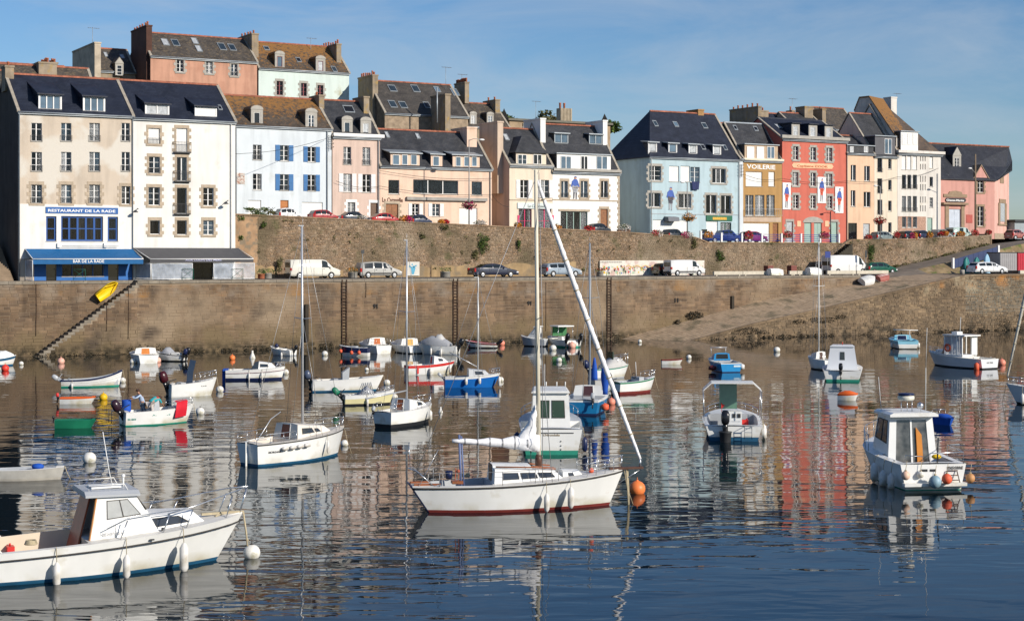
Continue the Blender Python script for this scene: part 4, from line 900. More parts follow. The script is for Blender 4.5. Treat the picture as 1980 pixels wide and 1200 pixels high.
for u in ((1512.5,353,1528,405),(1580,342,1596,393),(1614,361,1630,412)): figure(k_,*u,1,4,3,y=-.1,board=True,nm='banner')
for u in ((1541,427,1548,438),(1595,427,1602,438)): k_.rect(*u,-.06,0,'plaque',PCH)
k_.rect(1509,264,1640,270,-.4,0,'cornice',GREYST); k_.pipe(1637); k_.fin(ridge=SLA)
PL=plaster('peach_light',(.72,.49,.33),streak=.08)
l_=H_('house','slim peach house with a covered passage beside the coral red house',1637.4,1690,18,(296,298),(1600,262),8.5,PL,SLB)
for u in ((1645,319,1655,349),(1671,321,1682,350),(1645,368,1654,399),(1670,371,1683,400)): l_.w(*u,gl=0,rows=1)
l_.w(1640,431,1657,475,st='door',fr=GLASS[1],name='passage'); l_.w(1669,432,1682,470,st='door',fr=GLASS[3])
big_dorm(l_,1638,1689,281,297,[(1643,1650,3),(1670,1678,3)],SLB,hang=.1); l_.fin()
CM=plaster('cream_m',(.72,.62,.49),streak=.1)
m_=H_('apartment_block','narrow cream block with a column of dark loggias left of the white flats',1690.4,1735,18,(300,302),(1640,220),10,CM,SLB)
for y0,y1 in ((304,333),(345,374),(386,415),(428,462)): m_.w(1696.5,y0,1706,y1,gl=1,rows=1,cols=1,balc=.5,sill=0)
for y0,y1 in ((307,327),(348,368),(388,408),(430,450)): m_.w(1717.5,y0,1724,y1,cols=1,rows=1,sur=None)
big_dorm(m_,1692,1731,263,300,[(1710,1724,2)],mat('slate_panel',(.09,.09,.1),.6,.1),hang=.2); m_.fin()
NW=plaster('offwhite_n',(.68,.64,.58),streak=.12)
n_=H_('apartment_block','white apartment block with steep brown roof, slatted stair windows and pale balconies',1735.4,1819,18,(294,298),(1745,208),11,NW,slate('brown_slate',(.085,.062,.045),(.11,.08,.06),.2),hipR=5.0)
for cs in ((1744,1752),(1754.5,1762),(1765,1773)):
    n_.w(cs[0],298,cs[1],328,st='shut'); n_.w(cs[0],338,cs[1],365,rows=1,cols=1,balc=.5); n_.w(cs[0],379,cs[1],409,rows=1,cols=1,gl=3,balc=.5); n_.w(cs[0],419,cs[1],440,gl=3,rows=1,cols=1)
for cs in (1779,1783.5,1788):
    for y0,y1 in ((300,312),(317,328),(340,352),(356,368),(380,392),(397,409)): n_.w(cs,y0,cs+1.9,y1,gl=1,rows=1,cols=1,sill=0)
n_.w(1797.5,303,1804,325,st='shut'); n_.w(1797.5,342,1804,361,gl=1,rows=1,cols=1); n_.w(1797.5,382,1804,401,gl=3,cols=1); n_.w(1793,421,1803,458,st='door',fr=GR)
big_dorm(n_,1742,1775,254,282,[(1744,1753,9),(1755,1763,9),(1765,1774,9)],WHITE,hang=.1)
skin(n_,1736,418,1790,460,'brick_plinth',mat('pink_brick',(.42,.26,.19),.9,.25,4)); n_.rect(1733,292,1823,297,-.5,0,'cornice',NW); n_.chim(1723,1734,187,y0=6.5,yl=1.5,pots=0,m=NW); n_.fin()
# grey gable with lichen roof behind
gw=House('house','house with a tall grey concrete gable and orange lichen roof behind the cream block',1740,1765,34,11,(262,262),(1672,188),12,NW,lich('lichen_g',12,20,.7)); gw.fin() if 0 else bpy.data.objects.remove(gw.e)
gz_=empty('house',W3(hit(1640,27)[0],27,10.5),TH,'house with a big grey concrete gable and lichened roof behind the cream block','house')
GC=mat('grey_concrete',(.64,.58,.50),.9,.15,.8,streak=.35,bump=.3)
def loc(px,py,off): s,Y=hit(px,off); return s-hit(1640,27)[0],off-27,zat(py,Y)-10.5
P1,P2,P3,P4=loc(1650,218,38),loc(1662,190,33),loc(1682,187,31),loc(1732,264,19)
k=MB(); x=P3[0]; ys=[p[1] for p in (P1,P2,P3,P4)]
s0=loc(1690,225,27)[0]
prof=[(loc(1648,225,39)[1],0),(12,loc(1648,222,39)[2]),(7,loc(1664,189,34)[2]),(5,loc(1682,187,32)[2]),(-9,loc(1732,262,18)[2]),(-9,0)]
def pxx(px,py,s): # position on the plane s=const seen at px
    lo,hi=0,80
    for _ in range(40):
        o=(lo+hi)/2
        if hit(px,o)[0]<s: lo=o
        else: hi=o
    Y=hit(px,o)[1]; return o,zat(py,Y)
sg=hit(1733,18.5)[0]; pp=[pxx(x,y,sg) for x,y in ((1733,266),(1706,225),(1681,188),(1662,190),(1652,215))]
prof=[(p[0]-27,p[1]-10.5) for p in pp]; prof=[(prof[0][0],0)]+prof+[(prof[-1][0],0)]
k.prism(prof,sg-hit(1640,27)[0],sg-hit(1640,27)[0]+.4,0,'x'); k.build('gable',GC,gz_)
k=MB(); xa=sg-hit(1640,27)[0]; pr=prof[1:-1]
for (ya,za),(yb,zb_) in zip(pr,pr[1:]): k.hexa([(xa-.1,ya,za),(xa+2.6,ya,za-.5),(xa+2.6,yb,zb_-.3),(xa-.1,yb,zb_)],[(xa-.1,ya,za+.2),(xa+2.6,ya,za-.3),(xa+2.6,yb,zb_-.1),(xa-.1,yb,zb_+.2)])
k.build('roof',lich('lichen_g',10,17,.25),gz_); k=MB(); k.box(xa+.4,xa+2.5,pr[0][0]+.3,pr[-1][0],0,pr[0][1]-.1); k.build('wall',NW,gz_)
# pink building at the right end
PK=plaster('pink_render',(.56,.29,.24),streak=.12)
p_=House('institute','pink building with arched stone doorway, black name plate and steep slate roof',1818,1923,20,street(130)-.6,(349,345),(1815,280),8,PK,slate('slate_p',(.02,.022,.03),(.03,.032,.04),.1,(.12,.12,.12)),hipR=0)
DG=mat('brown_granite',(.28,.2,.13),.85,.15,2,bump=.3)
p_.w(1834,404,1858,455,st='door',fr=mat('pale_door',(.5,.55,.62),.5),name='door'); p_.w(1890,399,1902,437,sur=DG,rows=4); p_.w(1890,345,1902,372,sur=DG,rows=3,gl=1)
p_.rect(1827,398,1834,455,-.12,0,'door_jamb',DG); p_.rect(1858,398,1864,455,-.12,0,'door_jamb',DG)
x0,z1=p_.lp(1824,370); x1,z0=p_.lp(1869,382); k=MB(); ww=x1-x0
k.prism([(x0,z0),(x1,z0),(x1,z1-.35),(x1-ww*.2,z1-.35),(x1-ww*.25,z1),(x0+ww*.5,z1+.15),(x0+ww*.25,z1),(x0+ww*.2,z1-.35),(x0,z1-.35)],-.12,0); k.build('pediment',DG,p_.e)
p_.rect(1820,392,1868,396,-.5,0,'ledge',DG); x0,z1=p_.lp(1827,382.5); x1,z0=p_.lp(1867,391); k=MB(); k.prism([(x0,(z0+z1)/2),(x0+.2,z0),(x1-.2,z0),(x1,(z0+z1)/2),(x1-.2,z1),(x0+.2,z1)],-.14,-.02); k.build('sign_board',DARKM,p_.e)
p_.text('Chasse-Marée',1830,384.5,1864,389.5,WT,-.15,.01); p_.rect(1868,415,1880,431,-.05,0,'plaque',mat('plaque_red',(.4,.08,.06),.6))
xa,za=p_.lp(1882,347); xb,_=p_.lp(1911,347); xm=(xa+xb)/2; ap=p_.lp(1895,322)[1]
k=MB(); k.prism([(xa,za-.2),(xb,za-.2),(xb,za),(xm,ap),(xa,za)],-.06,.2,0); 
for u,v in (((xa-.2,za-.1),(xm,ap+.1)),((xm,ap+.1),(xb+.2,za-.1))): k.hexa([(u[0],-.15,u[1]),(v[0],-.15,v[1]),(v[0],3,v[1]),(u[0],3,u[1])],[(u[0],-.15,u[1]+.2),(v[0],-.15,v[1]+.2),(v[0],3,v[1]+.2),(u[0],3,u[1]+.2)],1)
k.build('gablet',[PK,DG],p_.e)
p_.dorm(1846,305,1855,324,'gable',cols=2,rows=3,front=GREYST,m=.35,gl=1); 
# angled right end of the pink building, under the far end of its roof
W_=p_.W; oE=3.8; sE,YE=hit(1951,20+oE); xE=sE-p_.s0; z1=zat(329,YE)-p_.zb; zR=p_.zr
k=MB(); k.add([(W_,0,0),(xE,oE,0),(xE,oE,z1),(W_,0,p_.ze)],[(0,1,2,3)]); k.add([(xE,oE,0),(xE-1,9,0),(xE-1,9,z1),(xE,oE,z1)],[(0,1,2,3)]); k.build('angled_wall',plaster('pink_light',(.68,.41,.34),streak=.1),p_.e)  # paler pink than the front: its stronger sun is put into the colour
def slab3(k,ps,t=.14):
    n=len(ps); k.add(list(ps)+[(q[0],q[1],q[2]+t) for q in ps],[tuple(range(n-1,-1,-1)),tuple(range(n,2*n))]+[(i,(i+1)%n,(i+1)%n+n,i+n) for i in range(n)])
k=MB(); ez=p_.ze-.1; slab3(k,[(-.2,-.25,ez),(W_+.2,-.3,ez),(W_+(xE-W_)*.55,1.6,ez+1.2),(xE+.35,oE-.3,z1+1.2),(xE+.2,4.0,zR),(-.2,4.0,zR)]); slab3(k,[(-.2,4.0,zR),(xE+.2,4.0,zR),(xE,8.2,p_.ze),(-.2,8.2,p_.ze)]); slab3(k,[(W_+.2,-.3,ez),(xE+.35,oE-.3,z1-.1),(xE+.35,oE-.3,z1+1.2),(W_+(xE-W_)*.55,1.6,ez+1.2)]); k.build('roof',p_.roofm,p_.e)
k=MB(); 
for i in range(50): q0=-.2+(xE+.4)*i/50; k.box(q0,q0+(xE+.4)/50-.02,3.85,4.15,zR+.1,zR+.28+.01*(i%2))
k.build('ridge_tiles',RIDGE,p_.e,kind='stuff')
dx,dy=xE-W_,oE; dl=math.hypot(dx,dy); nx,ny=dy/dl,-dx/dl
def wp(t,z,o): return (W_+dx*t+nx*o,dy*t+ny*o,z)
def wbox(t0,t1,z0,z1,o0,o1,nm,m,par=None): k=MB(); k.hexa([wp(t0,z0,o0),wp(t1,z0,o0),wp(t1,z0,o1),wp(t0,z0,o1)],[wp(t0,z1,o0),wp(t1,z1,o0),wp(t1,z1,o1),wp(t0,z1,o1)]); return k.build(nm,m,par or p_.e)
o=wbox(.36,.68,3.3,6.0,.0,.05,'window',GLASS[3]); wbox(.24,.36,3.0,6.0,.0,.1,'surround',DG,o); wbox(.68,.80,3.0,6.0,.0,.1,'surround',DG,o); wbox(.3,.74,6.0,6.6,.0,.11,'surround',DG,o); wbox(.2,.84,2.75,3.0,.0,.16,'sill',DG,o); wbox(.36,.62,8.9,10.0,0,.06,'plaque',DG); wbox(0,1,0,1.6,0,.05,'plinth',mat('tan_plinth',(.36,.28,.2),.9,.15))
p_.fin(gab=(1,0),roof=False)
sh=empty('shed',W3(hit(1962,22)[0],22,11.0),TH,'low flat grey shed beyond the pink building at the right edge','shed'); k=MB(); k.box(0,9,0,5,0,3.0); k.build('wall',mat('grey_blue_wall',(.3,.34,.36),.8),sh); k=MB(); k.box(-.2,9.2,-.3,5.3,3.0,3.35); k.build('roof',DARKM,sh)
# ---------------- houses on the hill behind ----------------
SAL=mat('salmon_render',(.52,.28,.19),.85,.1,.5,bump=.3,streak=.3,dirt=((.42,.21,.14),.6,.5,.7)); DBR=mat('brown_gable',(.085,.04,.028),.9,.2,1,streak=.2)
def HB(label,p0,p1,off,zb,*a,**k): return House('house',label,p0,p1,off,zb,*a,**k)
s1=HB('large salmon house on the hill with old slate roof and four skylights',291,497,45,20,(107,121),(300,66),9,SAL,SLO,side=DBR)
s1.w(342,116,355,139,gl=1,sur=GREYST); s1.w(398.5,120,411,142,gl=3,sur=GREYST); s1.w(447,124,459,147,gl=2,sur=GREYST,balc=.5)
for u in ((311,78,328,91,3),(330,79,348,92,0),(420,86,438,100,0),(440,88,457,101,0)): s1.sky(*u)
for u in ((369,76,384,88,3),(377,91,391,103,3)): s1.sky(*u)
s1.chim(283,294,48,y0=.6,yl=6.4,pots=6,m=DBR,zlow=6); s1.chim(487,500,64,yl=5.2,pots=5); s1.fin()
MT=mat('mint_render',(.60,.69,.64),.85,.05,.5,streak=.12,dirt=[((.35,.3,.16),.5,.6,.75,(13.5,11))])
s2=HB('mint green house on the hill with lichen-covered roof and maroon windows',500,675,45.3,19,(129,143),(512,84),9,MT,lich('lichen_mint',11,17,.35))
MR=mat('maroon_paint',(.22,.03,.04),.5); 
s2.w(535,157,547,184,fr=MR,gl=1,sur=GREYST); s2.w(582,161,593,186,fr=MR,gl=1,sur=GREYST); s2.w(614,165,625,186,fr=MR,gl=1,sur=GREYST)
s2.dorm(536,109,546,130,'arch',fr=MR,front=GREYST,m=.3,cols=1); s2.dorm(615,118,625,138,'arch',fr=MR,front=GREYST,m=.3,cols=1)
for u in ((508,92,522,100,0),(571,114,583,123,1),(640,131,652,142,0)): s2.sky(*u)
s2.chim(651,660,84,y0=1.6,yl=6,pots=8); s2.fin()
s3=HB('stone house on the hill with a broad bare chimney gable, left of the salmon house',186,262,50,20,(136,140),(200,96),8,CHIM,SLO); s3.chim(183,195,81,y0=-.6,yl=10.5,pots=0,m=mat('bare_masonry',(.46,.39,.3),.95,.25,1,bump=.6)); s3.dorm(226,126,236,146,'gable',front=GREYST,m=.2,cols=1,rows=3); s3.sky(200,104,209,113,3); s3.sky(231,108,241,116,3); s3.fin()
s4=HB('long low roof with red ridge behind the beige townhouse, far left on the hill',-20,140,40,20,(170,170),(75,128),8,CHIM,SLB); s4.chim(100,112,120,yl=2.5,pots=5); s4.fin()
STW=mat('field_stone',(.30,.23,.16),.95,.3,1.8,bump=.9,bscale=6,isl=.2)
s5=HB('dark slate house on the hill with stone wall and six skylights, behind the peach house',744,905,37,18,(217,226),(760,160),10,STW,slate('slate_5',(.055,.05,.044),(.08,.07,.06),.2,(.12,.1,.07)),side=mat('dark_stone',(.10,.085,.07),.95,.3,2,bump=.6))
for u in ((749,167,768,180,0),(794,167,812,181,0),(838,170,852,181,2),(871,174,888,188,2),(750,197,768,211,0),(770,199,788,212,0),(818,200,833,212,1)): s5.sky(*u)
s5.chim(720.5,731,144,yl=4.5,pots=7,m=CHIM,zlow=3); s5.chim(899,907,158,yl=3,pots=9); s5.fin()
for px0,px1,yt,yl,lab in ((861,871,184,4.0,'tall stone chimney stack with a pipe between the slate houses on the hill'),):
    s,Y=hit(px0,33); k=MB(); z=zat(yt,Y); w_=hit(px1,33)[0]-s; k.box(0,w_,0,yl,-8,0); k.box(-.08,w_+.08,-.08,yl+.08,0,.2); e9=k.build('chimney_stack',CHIM,None,W3(s,33,z),TH); tag(e9,lab,'chimney'); 
    k=MB(); k.tube([(-1.2,-.1,-3.5),(-1.2,-.1,.9)],.09,6,m=0); k.build('flue_pipe',ZINC,e9)
s6=HB('old slate house with two stone dormers and a broad chimney, above the pink-sided alley',884,985,40,18,(243,247),(890,200),8,CHIM,SLO); s6.dorm(911,223,919,240,'arch',front=GREYST,m=.2,cols=2,rows=3); s6.dorm(944,224,952,240,'arch',front=GREYST,m=.2,cols=2,rows=3); s6.chim(958,967,192,yl=3.4,pots=2); s6.fin()
FL=mat('tan_parapet',(.34,.25,.16),.9,.2,1,streak=.25)
s7=HB('flat-roofed tan building on the hill behind the cream and white houses',985,1180,46,18,(228,247),(1100,216),3,FL,DARKM); 
for p in ((1010,1018),(1030,1038),(1084,1094)): s7.w(p[0],238,p[1],262,gl=1)
s7.fin(roof=False); k=MB(); k.box(-.3,s7.W+.3,-.3,8,s7.ze,s7.ze+.3); k.build('roof',mat('roof_felt',(.16,.15,.12),.95),s7.e)
s,Y=hit(1083,50); k=MB(); z=zat(209,Y); k.box(0,2.0,0,1,-6,0); 
for i in range(8): k.box(.05+i*.24,.2+i*.24,-.12,0,-2.2,.0)
e9=k.build('chimney_stack',mat('pale_block',(.42,.35,.25),.9,.2),None,W3(s,50,z),TH); tag(e9,'pale ribbed chimney block with two pots on the hilltop right of the scrub','chimney')
for x in (.3,1.0): k=MB(); k.lathe([(.14,0),(.16,.7),(.2,.75),(.16,.8)],(x,.5,0),8); k.build('chimney_pot',POT,e9)
def far(label,p0,p1,off,zb,eave,ridge,wall,roof,ch=(),**k):
    h_=HB(label,p0,p1,off,zb,eave,ridge,7,wall,roof,**k)
    for c_ in ch: h_.chim(*c_[:3],yl=c_[3],pots=c_[4])
    h_.fin(); return h_
CREAMW=plaster('far_cream',(.5,.42,.32))
far('house half hidden behind the ochre house with a wide stone chimney and six pots',1420,1500,31,11,(262,262),(1440,242),CHIM,SLO,[(1466,1472,205,6.5,6),(1468,1486,213,2.0,3)])
far('house with white chimney peeking over the coral red house',1500,1545,31,11,(258,258),(1510,222),CREAMW,SLA,[(1531,1537,213,1.2,1)])
far('cream rendered house behind the dormers of the coral red house',1537,1598,30,11,(250,250),(1560,222),CREAMW,SLB,[(1556,1572,205,2,0),(1590,1597,210,3.4,2)])
far('brown roof with red ridge behind the cream block, left of the grey gable',1598,1660,44,11,(250,250),(1630,212),CREAMW,SLO)
# ---------------- boats ---------------------
GW=mat('gelcoat_white',(.80,.80,.77),.3,.05,.8,spec=.5,streak=.07,dirt=[((.5,.44,.3),1.3,.62,.85),((.45,.40,.24),1.1,.42,.75,(.42,.1)),((.42,.2,.08),1.0,.70,.80,(.0,.6,1.0,1.2))]); GG=mat('gelcoat_grey',(.42,.44,.46),.35,.06); DK=mat('deck_offwhite',(.68,.66,.61),.5,.07,2,dirt=((.42,.38,.3),1.5,.6,.8)); 
NAVY=mat('navy_paint',(.012,.02,.07),.35,.05); ROYB=mat('royal_hull_blue',(.01,.13,.45),.35,.08); SKYB=mat('sky_hull_blue',(.02,.25,.55),.35,.08); LTB=mat('pale_hull_blue',(.25,.55,.68),.4,.08)
BOTB=mat('antifoul_blue',(.01,.085,.17),.7,.2,2); BOTG=mat('antifoul_green',(.02,.25,.17),.7,.15,2); BOTR=mat('antifoul_red',(.18,.025,.02),.7,.15,2); BOTK=mat('antifoul_black',(.015,.017,.02),.7,.15,2)
REDP=mat('red_paint',(.6,.035,.03),.4,.08); GRNP=mat('green_plastic',(.01,.17,.09),.5,.1); TEAK=mat('teak',(.27,.09,.035),.5,.25,5); BWOOD=mat('dark_wood',(.09,.04,.025),.5,.25,5); CRH=mat('cream_hull',(.68,.62,.34),.35,.05)
BLKG=mat('black_gloss',(.012,.012,.014),.25,.1,spec=.6); ORNG=mat('orange_plastic',(.75,.13,.02),.45,.08); TARPG=mat('grey_canvas',(.33,.34,.36),.8,.12,2,bump=.4,bscale=4); GCLOTH=mat('green_canvas',(.05,.18,.07),.8,.1,2); BCLOTH=mat('blue_canvas',(.01,.08,.42),.75,.12,2)
ALU=mat('mast_alloy',(.62,.63,.64),.35,.05,metal=.5); CRM=mat('cream_mast',(.68,.63,.5),.45,.05); SAILW=mat('sail_white',(.82,.82,.83),.75,.06,1.5,bump=.6,bscale=5); ROPE=mat('rope',(.45,.38,.25),.9,.2,8); WIRE=mat('wire_rope',(.35,.35,.35),.4,.1,metal=.5)
FEND=mat('fender_white',(.72,.70,.66),.5,.1,3,dirt=((.4,.36,.28),2,.5,.7)); SHP=mat('smoked_window',(.03,.035,.04),.08,.2,spec=.9); SHG=mat('green_glass',(.015,.045,.03),.1,.3,1,spec=.9); GUN=mat('rub_rail_dark',(.05,.045,.04),.6,.1)
PRJ=lambda p:(CX+F*p[0]/p[1],HY-(p[2]-H)*F/p[1])
TINY={'guard_rail','lifelines','instruments','roof_lights','drain_fittings','deck_fittings','plank_edges','canopy_frame','teak_handrail','frame','stern_rail','boarding_ladder','mooring_line','radar_legs','antenna','roof_bar','tiller','wooden_trim','roof_rail'}
class Boat:
    def __init__(s,name,label,x0,x1,yb,hd,cat='boat',br=.36,tr=.7,fs=.55,fb=.85,rake=.12,hull=GW,bot=BOTB,trim=None,deck=DK,coam=None,cock=(.05,.5),tm=.45,blunt=.0,floor=.12,wl=.1,stripe=.07,trk=0,sag=2.0,rim=.09,group=None,flare=.84,Lfix=None,trm=None):
        s.P=dict(br=br,tr=tr,fs=fs,fb=fb,rake=rake,tm=tm,blunt=blunt,trk=trk,sag=sag,flare=flare); h=R(hd); s.hd=h
        L=Lfix or 5.0; X=Y=0; Y=27900/(yb-495); X=((x0+x1)/2-CX)/F*Y
        for it in range(14):
            s.L=L; s.B=L*br; pts=[]
            for i in range(13):
                t=i/12
                for sg in (1,-1):
                    for z,u in ((0,0),(s.zs(t),1)):
                        x,y=s.xy(t,u); y*=sg; pts.append((X+x*math.cos(h)-y*math.sin(h),Y+x*math.sin(h)+y*math.cos(h),z))
            pp=[PRJ(p) for p in pts]; a=min(p[0] for p in pp); b=max(p[0] for p in pp); c=max(p[1] for p in pp)
            if not Lfix: L*=(x1-x0)/(b-a)
            k=(c-495)/(yb-495); Y*=k**.9; X=X*k**.9+((x0+x1)/2-(a+b)/2)/F*Y
        s.L=L; s.B=L*br; s.e=empty(name,(X,Y,0),h,label,cat,group); s.floorz=floor; s.rim=rim; s.cock=cock
        # hull shell
        N=16; lv=lambda t:[1,1-stripe/ s.zs(t),.55,wl/s.zs(t),0]; mb=MB(); secs=[]
        for i in range(N+1):
            t=i/N; row=[]
            for u in lv(t): x,y=s.xy(t,u); row.append((x,y,u*s.zs(t)))
            x,y=s.xy(t,0); row.append((x-.02*L*t**3,y*.72,-.22)); row.append((x-.04*L*t**3,0.0,-.3))
            secs.append(row+[(p[0],-p[1],p[2]) for p in row[-2::-1]])
        bands=[1,0,0,2,2,2,2,2,2,0,0,1]
        mb.loft(secs,closed=False,bands=bands)
        r=secs[0]; n=len(r)
        for j in range(6): mb.add([r[j],r[j+1],r[n-2-j],r[n-1-j]],[(0,1,2,3)],(3 if trm and j<3 else [1,0,0,2,2,2][j]))
        r=secs[-1]
        if blunt>0:
            for j in range(6): mb.add([r[j],r[j+1],r[n-2-j],r[n-1-j]],[(3,2,1,0)],[1,0,0,2,2,2][j])
        mb.build('hull',[hull,trim or hull,bot,trm or hull],s.e)
        # deck, side decks, cockpit well
        mb=MB(); ca,cb=cock; coam=coam or deck; fz=floor
        ts=sorted({i/N for i in range(N+1)}|{ca,cb}); 
        for a,b in zip(ts,ts[1:]):
            if cb>ca and a>=ca-1e-6 and b<=cb+1e-6:
                for sg in (1,-1):
                    o=[(s.xx(q),sg*s.hb(q),s.zs(q)) for q in (a,b)]; i_=[(s.xx(q),sg*s.ih(q),s.zs(q)+.02) for q in (a,b)]; f=[(s.xx(q),sg*s.fy(q),fz) for q in (a,b)]
                    mb.add([o[0],o[1],i_[1],i_[0]],[(0,1,2,3) if sg<0 else (3,2,1,0)],0); mb.add([i_[0],i_[1],f[1],f[0]],[(0,1,2,3)],1)
                mb.add([(s.xx(a),s.fy(a),fz),(s.xx(b),s.fy(b),fz),(s.xx(b),-s.fy(b),fz),(s.xx(a),-s.fy(a),fz)],[(3,2,1,0)],1)
            else:
                for (u0,u1,c0,c1) in ((1,.5,0,.04),(.5,0,.04,.055),(0,-.5,.055,.04),(-.5,-1,.04,0)):
                    mb.add([(s.xx(a),s.hb(a)*u0,s.zs(a)+c0),(s.xx(a),s.hb(a)*u1,s.zs(a)+c1),(s.xx(b),s.hb(b)*u1,s.zs(b)+c1),(s.xx(b),s.hb(b)*u0,s.zs(b)+c0)],[(0,1,2,3)],0)
        if cb>ca:
            for q in (ca,cb):
                y=s.fy(q); mb.add([(s.xx(q),y,fz),(s.xx(q),-y,fz),(s.xx(q),-s.ih(q),s.zs(q)+.04),(s.xx(q),s.ih(q),s.zs(q)+.04)],[(0,1,2,3)],1)
            if ca>0.001: pass
        mb.build('deck',[deck,coam],s.e)
        if L>2.6:
            mb=MB(); f=random.Random(int(x0)); x_=s.xx(1); mb.tube([(x_-.15,0,s.zs(1)+.04),(x_+.02,0,s.zs(1)),(x_+.12,f.uniform(-.1,.1),s.zs(1)*.5),(x_+.25+f.random()*.2,f.uniform(-.2,.2),-.1)],.014,4); mb.build('bow_line',ROPE,s.e)
            for t in (.93,.12):
                for sg in ((1,-1) if t<.5 else (0,)): mb=MB(); y_=sg*(s.hb(t)-.07); mb.box(s.xx(t)-.09,s.xx(t)+.09,y_-.012,y_+.012,s.zs(t)+.06,s.zs(t)+.085); mb.box(s.xx(t)-.02,s.xx(t)+.02,y_-.015,y_+.015,s.zs(t)+.02,s.zs(t)+.07); mb.build('cleat',STEEL,s.e)
    def xx(s,t): return -s.L/2+t*s.L
    def zs(s,t): p=s.P; return p['fs']+(p['fb']-p['fs'])*t**p['sag']-.0
    def hb(s,t):
        p=s.P; tm=p['tm']
        if t<tm: f=p['tr']+(1-p['tr'])*math.sin(math.pi/2*t/tm)
        else: q=(t-tm)/(1-tm); f=max(p['blunt'],(1-q**2.3)**.8 if q<1 else 0)+.004
        return s.B/2*f
    def fy(s,t):
        u=max(0,min(1,s.floorz/s.zs(t))); y=s.hb(t)*(1-(1-u)*(1-s.P['flare'])-(1-u)*.42*max(0,t-.45)/.55); return max(.03,min(s.ih(t)*.93,y-.05-.35*s.P['rake']*max(0,t-.6)))
    def ih(s,t): return max(.05,s.hb(t)-s.rim)
    def xy(s,t,u):
        p=s.P; y=s.hb(t)*(1-(1-u)*(1-p['flare'])-(1-u)*.42*max(0,t-.45)/.55)
        return s.xx(t)-p['rake']*s.L*(1-u)*t**3+p['trk']*(1-u)*(1-t)**4, y
    def z(s,t,dz=0): return s.zs(t)+dz
    def part(s,mb,name,m,par=None):
        o=mb.build(name,m,par or s.e)
        if name in TINY: o['kind']='stuff'
        return o
    def panel(s,c4,u0,u1,v0,v1,m,name='window',par=None,off=.008,th=.012,skew=0):
        c=[Vector(p) for p in c4]; P=lambda u,v:(c[0]*(1-u)+c[1]*u)*(1-v)+(c[3]*(1-u)+c[2]*u)*v
        n=(c[1]-c[0]).cross(c[3]-c[0]).normalized(); q=[P(u0,v0),P(u1,v0),P(u1-skew,v1),P(u0+skew*0,v1)]
        mb=MB(); mb.hexa([p+n*(off-th) for p in q],[p+n*off for p in q]); f=MB()
        cc=sum(q,Vector())/4; q2=[cc+(p-cc)*1.09 for p in q]; 
        for i in range(4): f.hexa([a+n*(off-th) for a in (q[i],q2[i],q2[(i+1)%4],q[(i+1)%4])],[a+n*(off+.012) for a in (q[i],q2[i],q2[(i+1)%4],q[(i+1)%4])])
        o=mb.build(name,m,par or s.e); f.build('window_rim',GUN if name=='window' else GW,o); return o
    def cab(s,t0,t1,w0,w1,h0,h1,rf=.25,rb=.0,tum=.86,m=GW,name='cabin',z0=None,roof=0,roofm=None,z1=None):
        """box with raked ends; w0,w1 half widths aft and forward; returns the corners of each face"""
        x0,x1=s.xx(t0),s.xx(t1); za=(s.zs(t0)-.02 if z0 is None else z0); zb=(s.zs(t1)-.02 if z1 is None else z1); ta=s.zs(t0)+h0; tb=s.zs(t1)+h1
        b=[(x0,-w0,za),(x1,-w1,zb),(x1,w1,zb),(x0,w0,za)]; t=[(x0+rb,-w0*tum,ta),(x1-rf,-w1*tum,tb),(x1-rf,w1*tum,tb),(x0+rb,w0*tum,ta)]
        mb=MB(); mb.hexa(b,t); mb.loft([[(t[0][0],-w0*tum,ta),(t[0][0],-w0*tum*.5,ta+.05),(t[0][0],w0*tum*.5,ta+.05),(t[0][0],w0*tum,ta)],[(t[1][0],-w1*tum,tb),(t[1][0],-w1*tum*.5,tb+.04),(t[1][0],w1*tum*.5,tb+.04),(t[1][0],w1*tum,tb)]],sm=False)
        o=s.part(mb,name,m)
        if roof:
            r=roof; mb=MB(); q=[(t[0][0]-r*1.6,-w0*tum-r*.5,ta+.03),(t[1][0]+r,-w1*tum-r*.5,tb+.03),(t[1][0]+r,w1*tum+r*.5,tb+.03),(t[0][0]-r*1.6,w0*tum+r*.5,ta+.03)]
            q2=[(p[0]*.995,p[1]*.9,p[2]+.1) for p in q]; mb.hexa(q,[(p[0],p[1],p[2]+.05) for p in q]); mb.hexa([(p[0],p[1],p[2]+.05) for p in q],q2); s.part(mb,'cabin_roof',roofm or m)
        return o,dict(st=[b[0],b[1],t[1],t[0]],pt=[b[2],b[3],t[3],t[2]],fr=[b[1],b[2],t[2],t[1]],af=[b[3],b[0],t[0],t[3]])
    def outboard(s,y=0,tilt=0,cowl=BLKG,k=1.0,leg=BLKG,z=None,x=-.18,cover=None):
        k*=.78; T=Matrix.Translation((s.xx(0)+x,y,z if z is not None else s.zs(0)+.02))@Matrix.Rotation(R(tilt),4,'Y')@Matrix.Scale(k,4); mb=MB(); mb.T=T
        def ring(x0,x1,w,z):
            x0*=.8; x1*=.78; z=z*1.18 if z>0 else z; return [(x0,-w*.6,z),(x0+.06,-w,z),(x1-.08,-w,z),(x1,-w*.4,z),(x1,w*.4,z),(x1-.08,w,z),(x0+.06,w,z),(x0,w*.6,z)]
        mb.loft([ring(-.26,.24,.15,.1),ring(-.3,.27,.19,.22),ring(-.3,.26,.19,.42),ring(-.24,.2,.16,.56),ring(-.15,.12,.1,.62)]); o=s.part(mb,'outboard_motor',cowl)
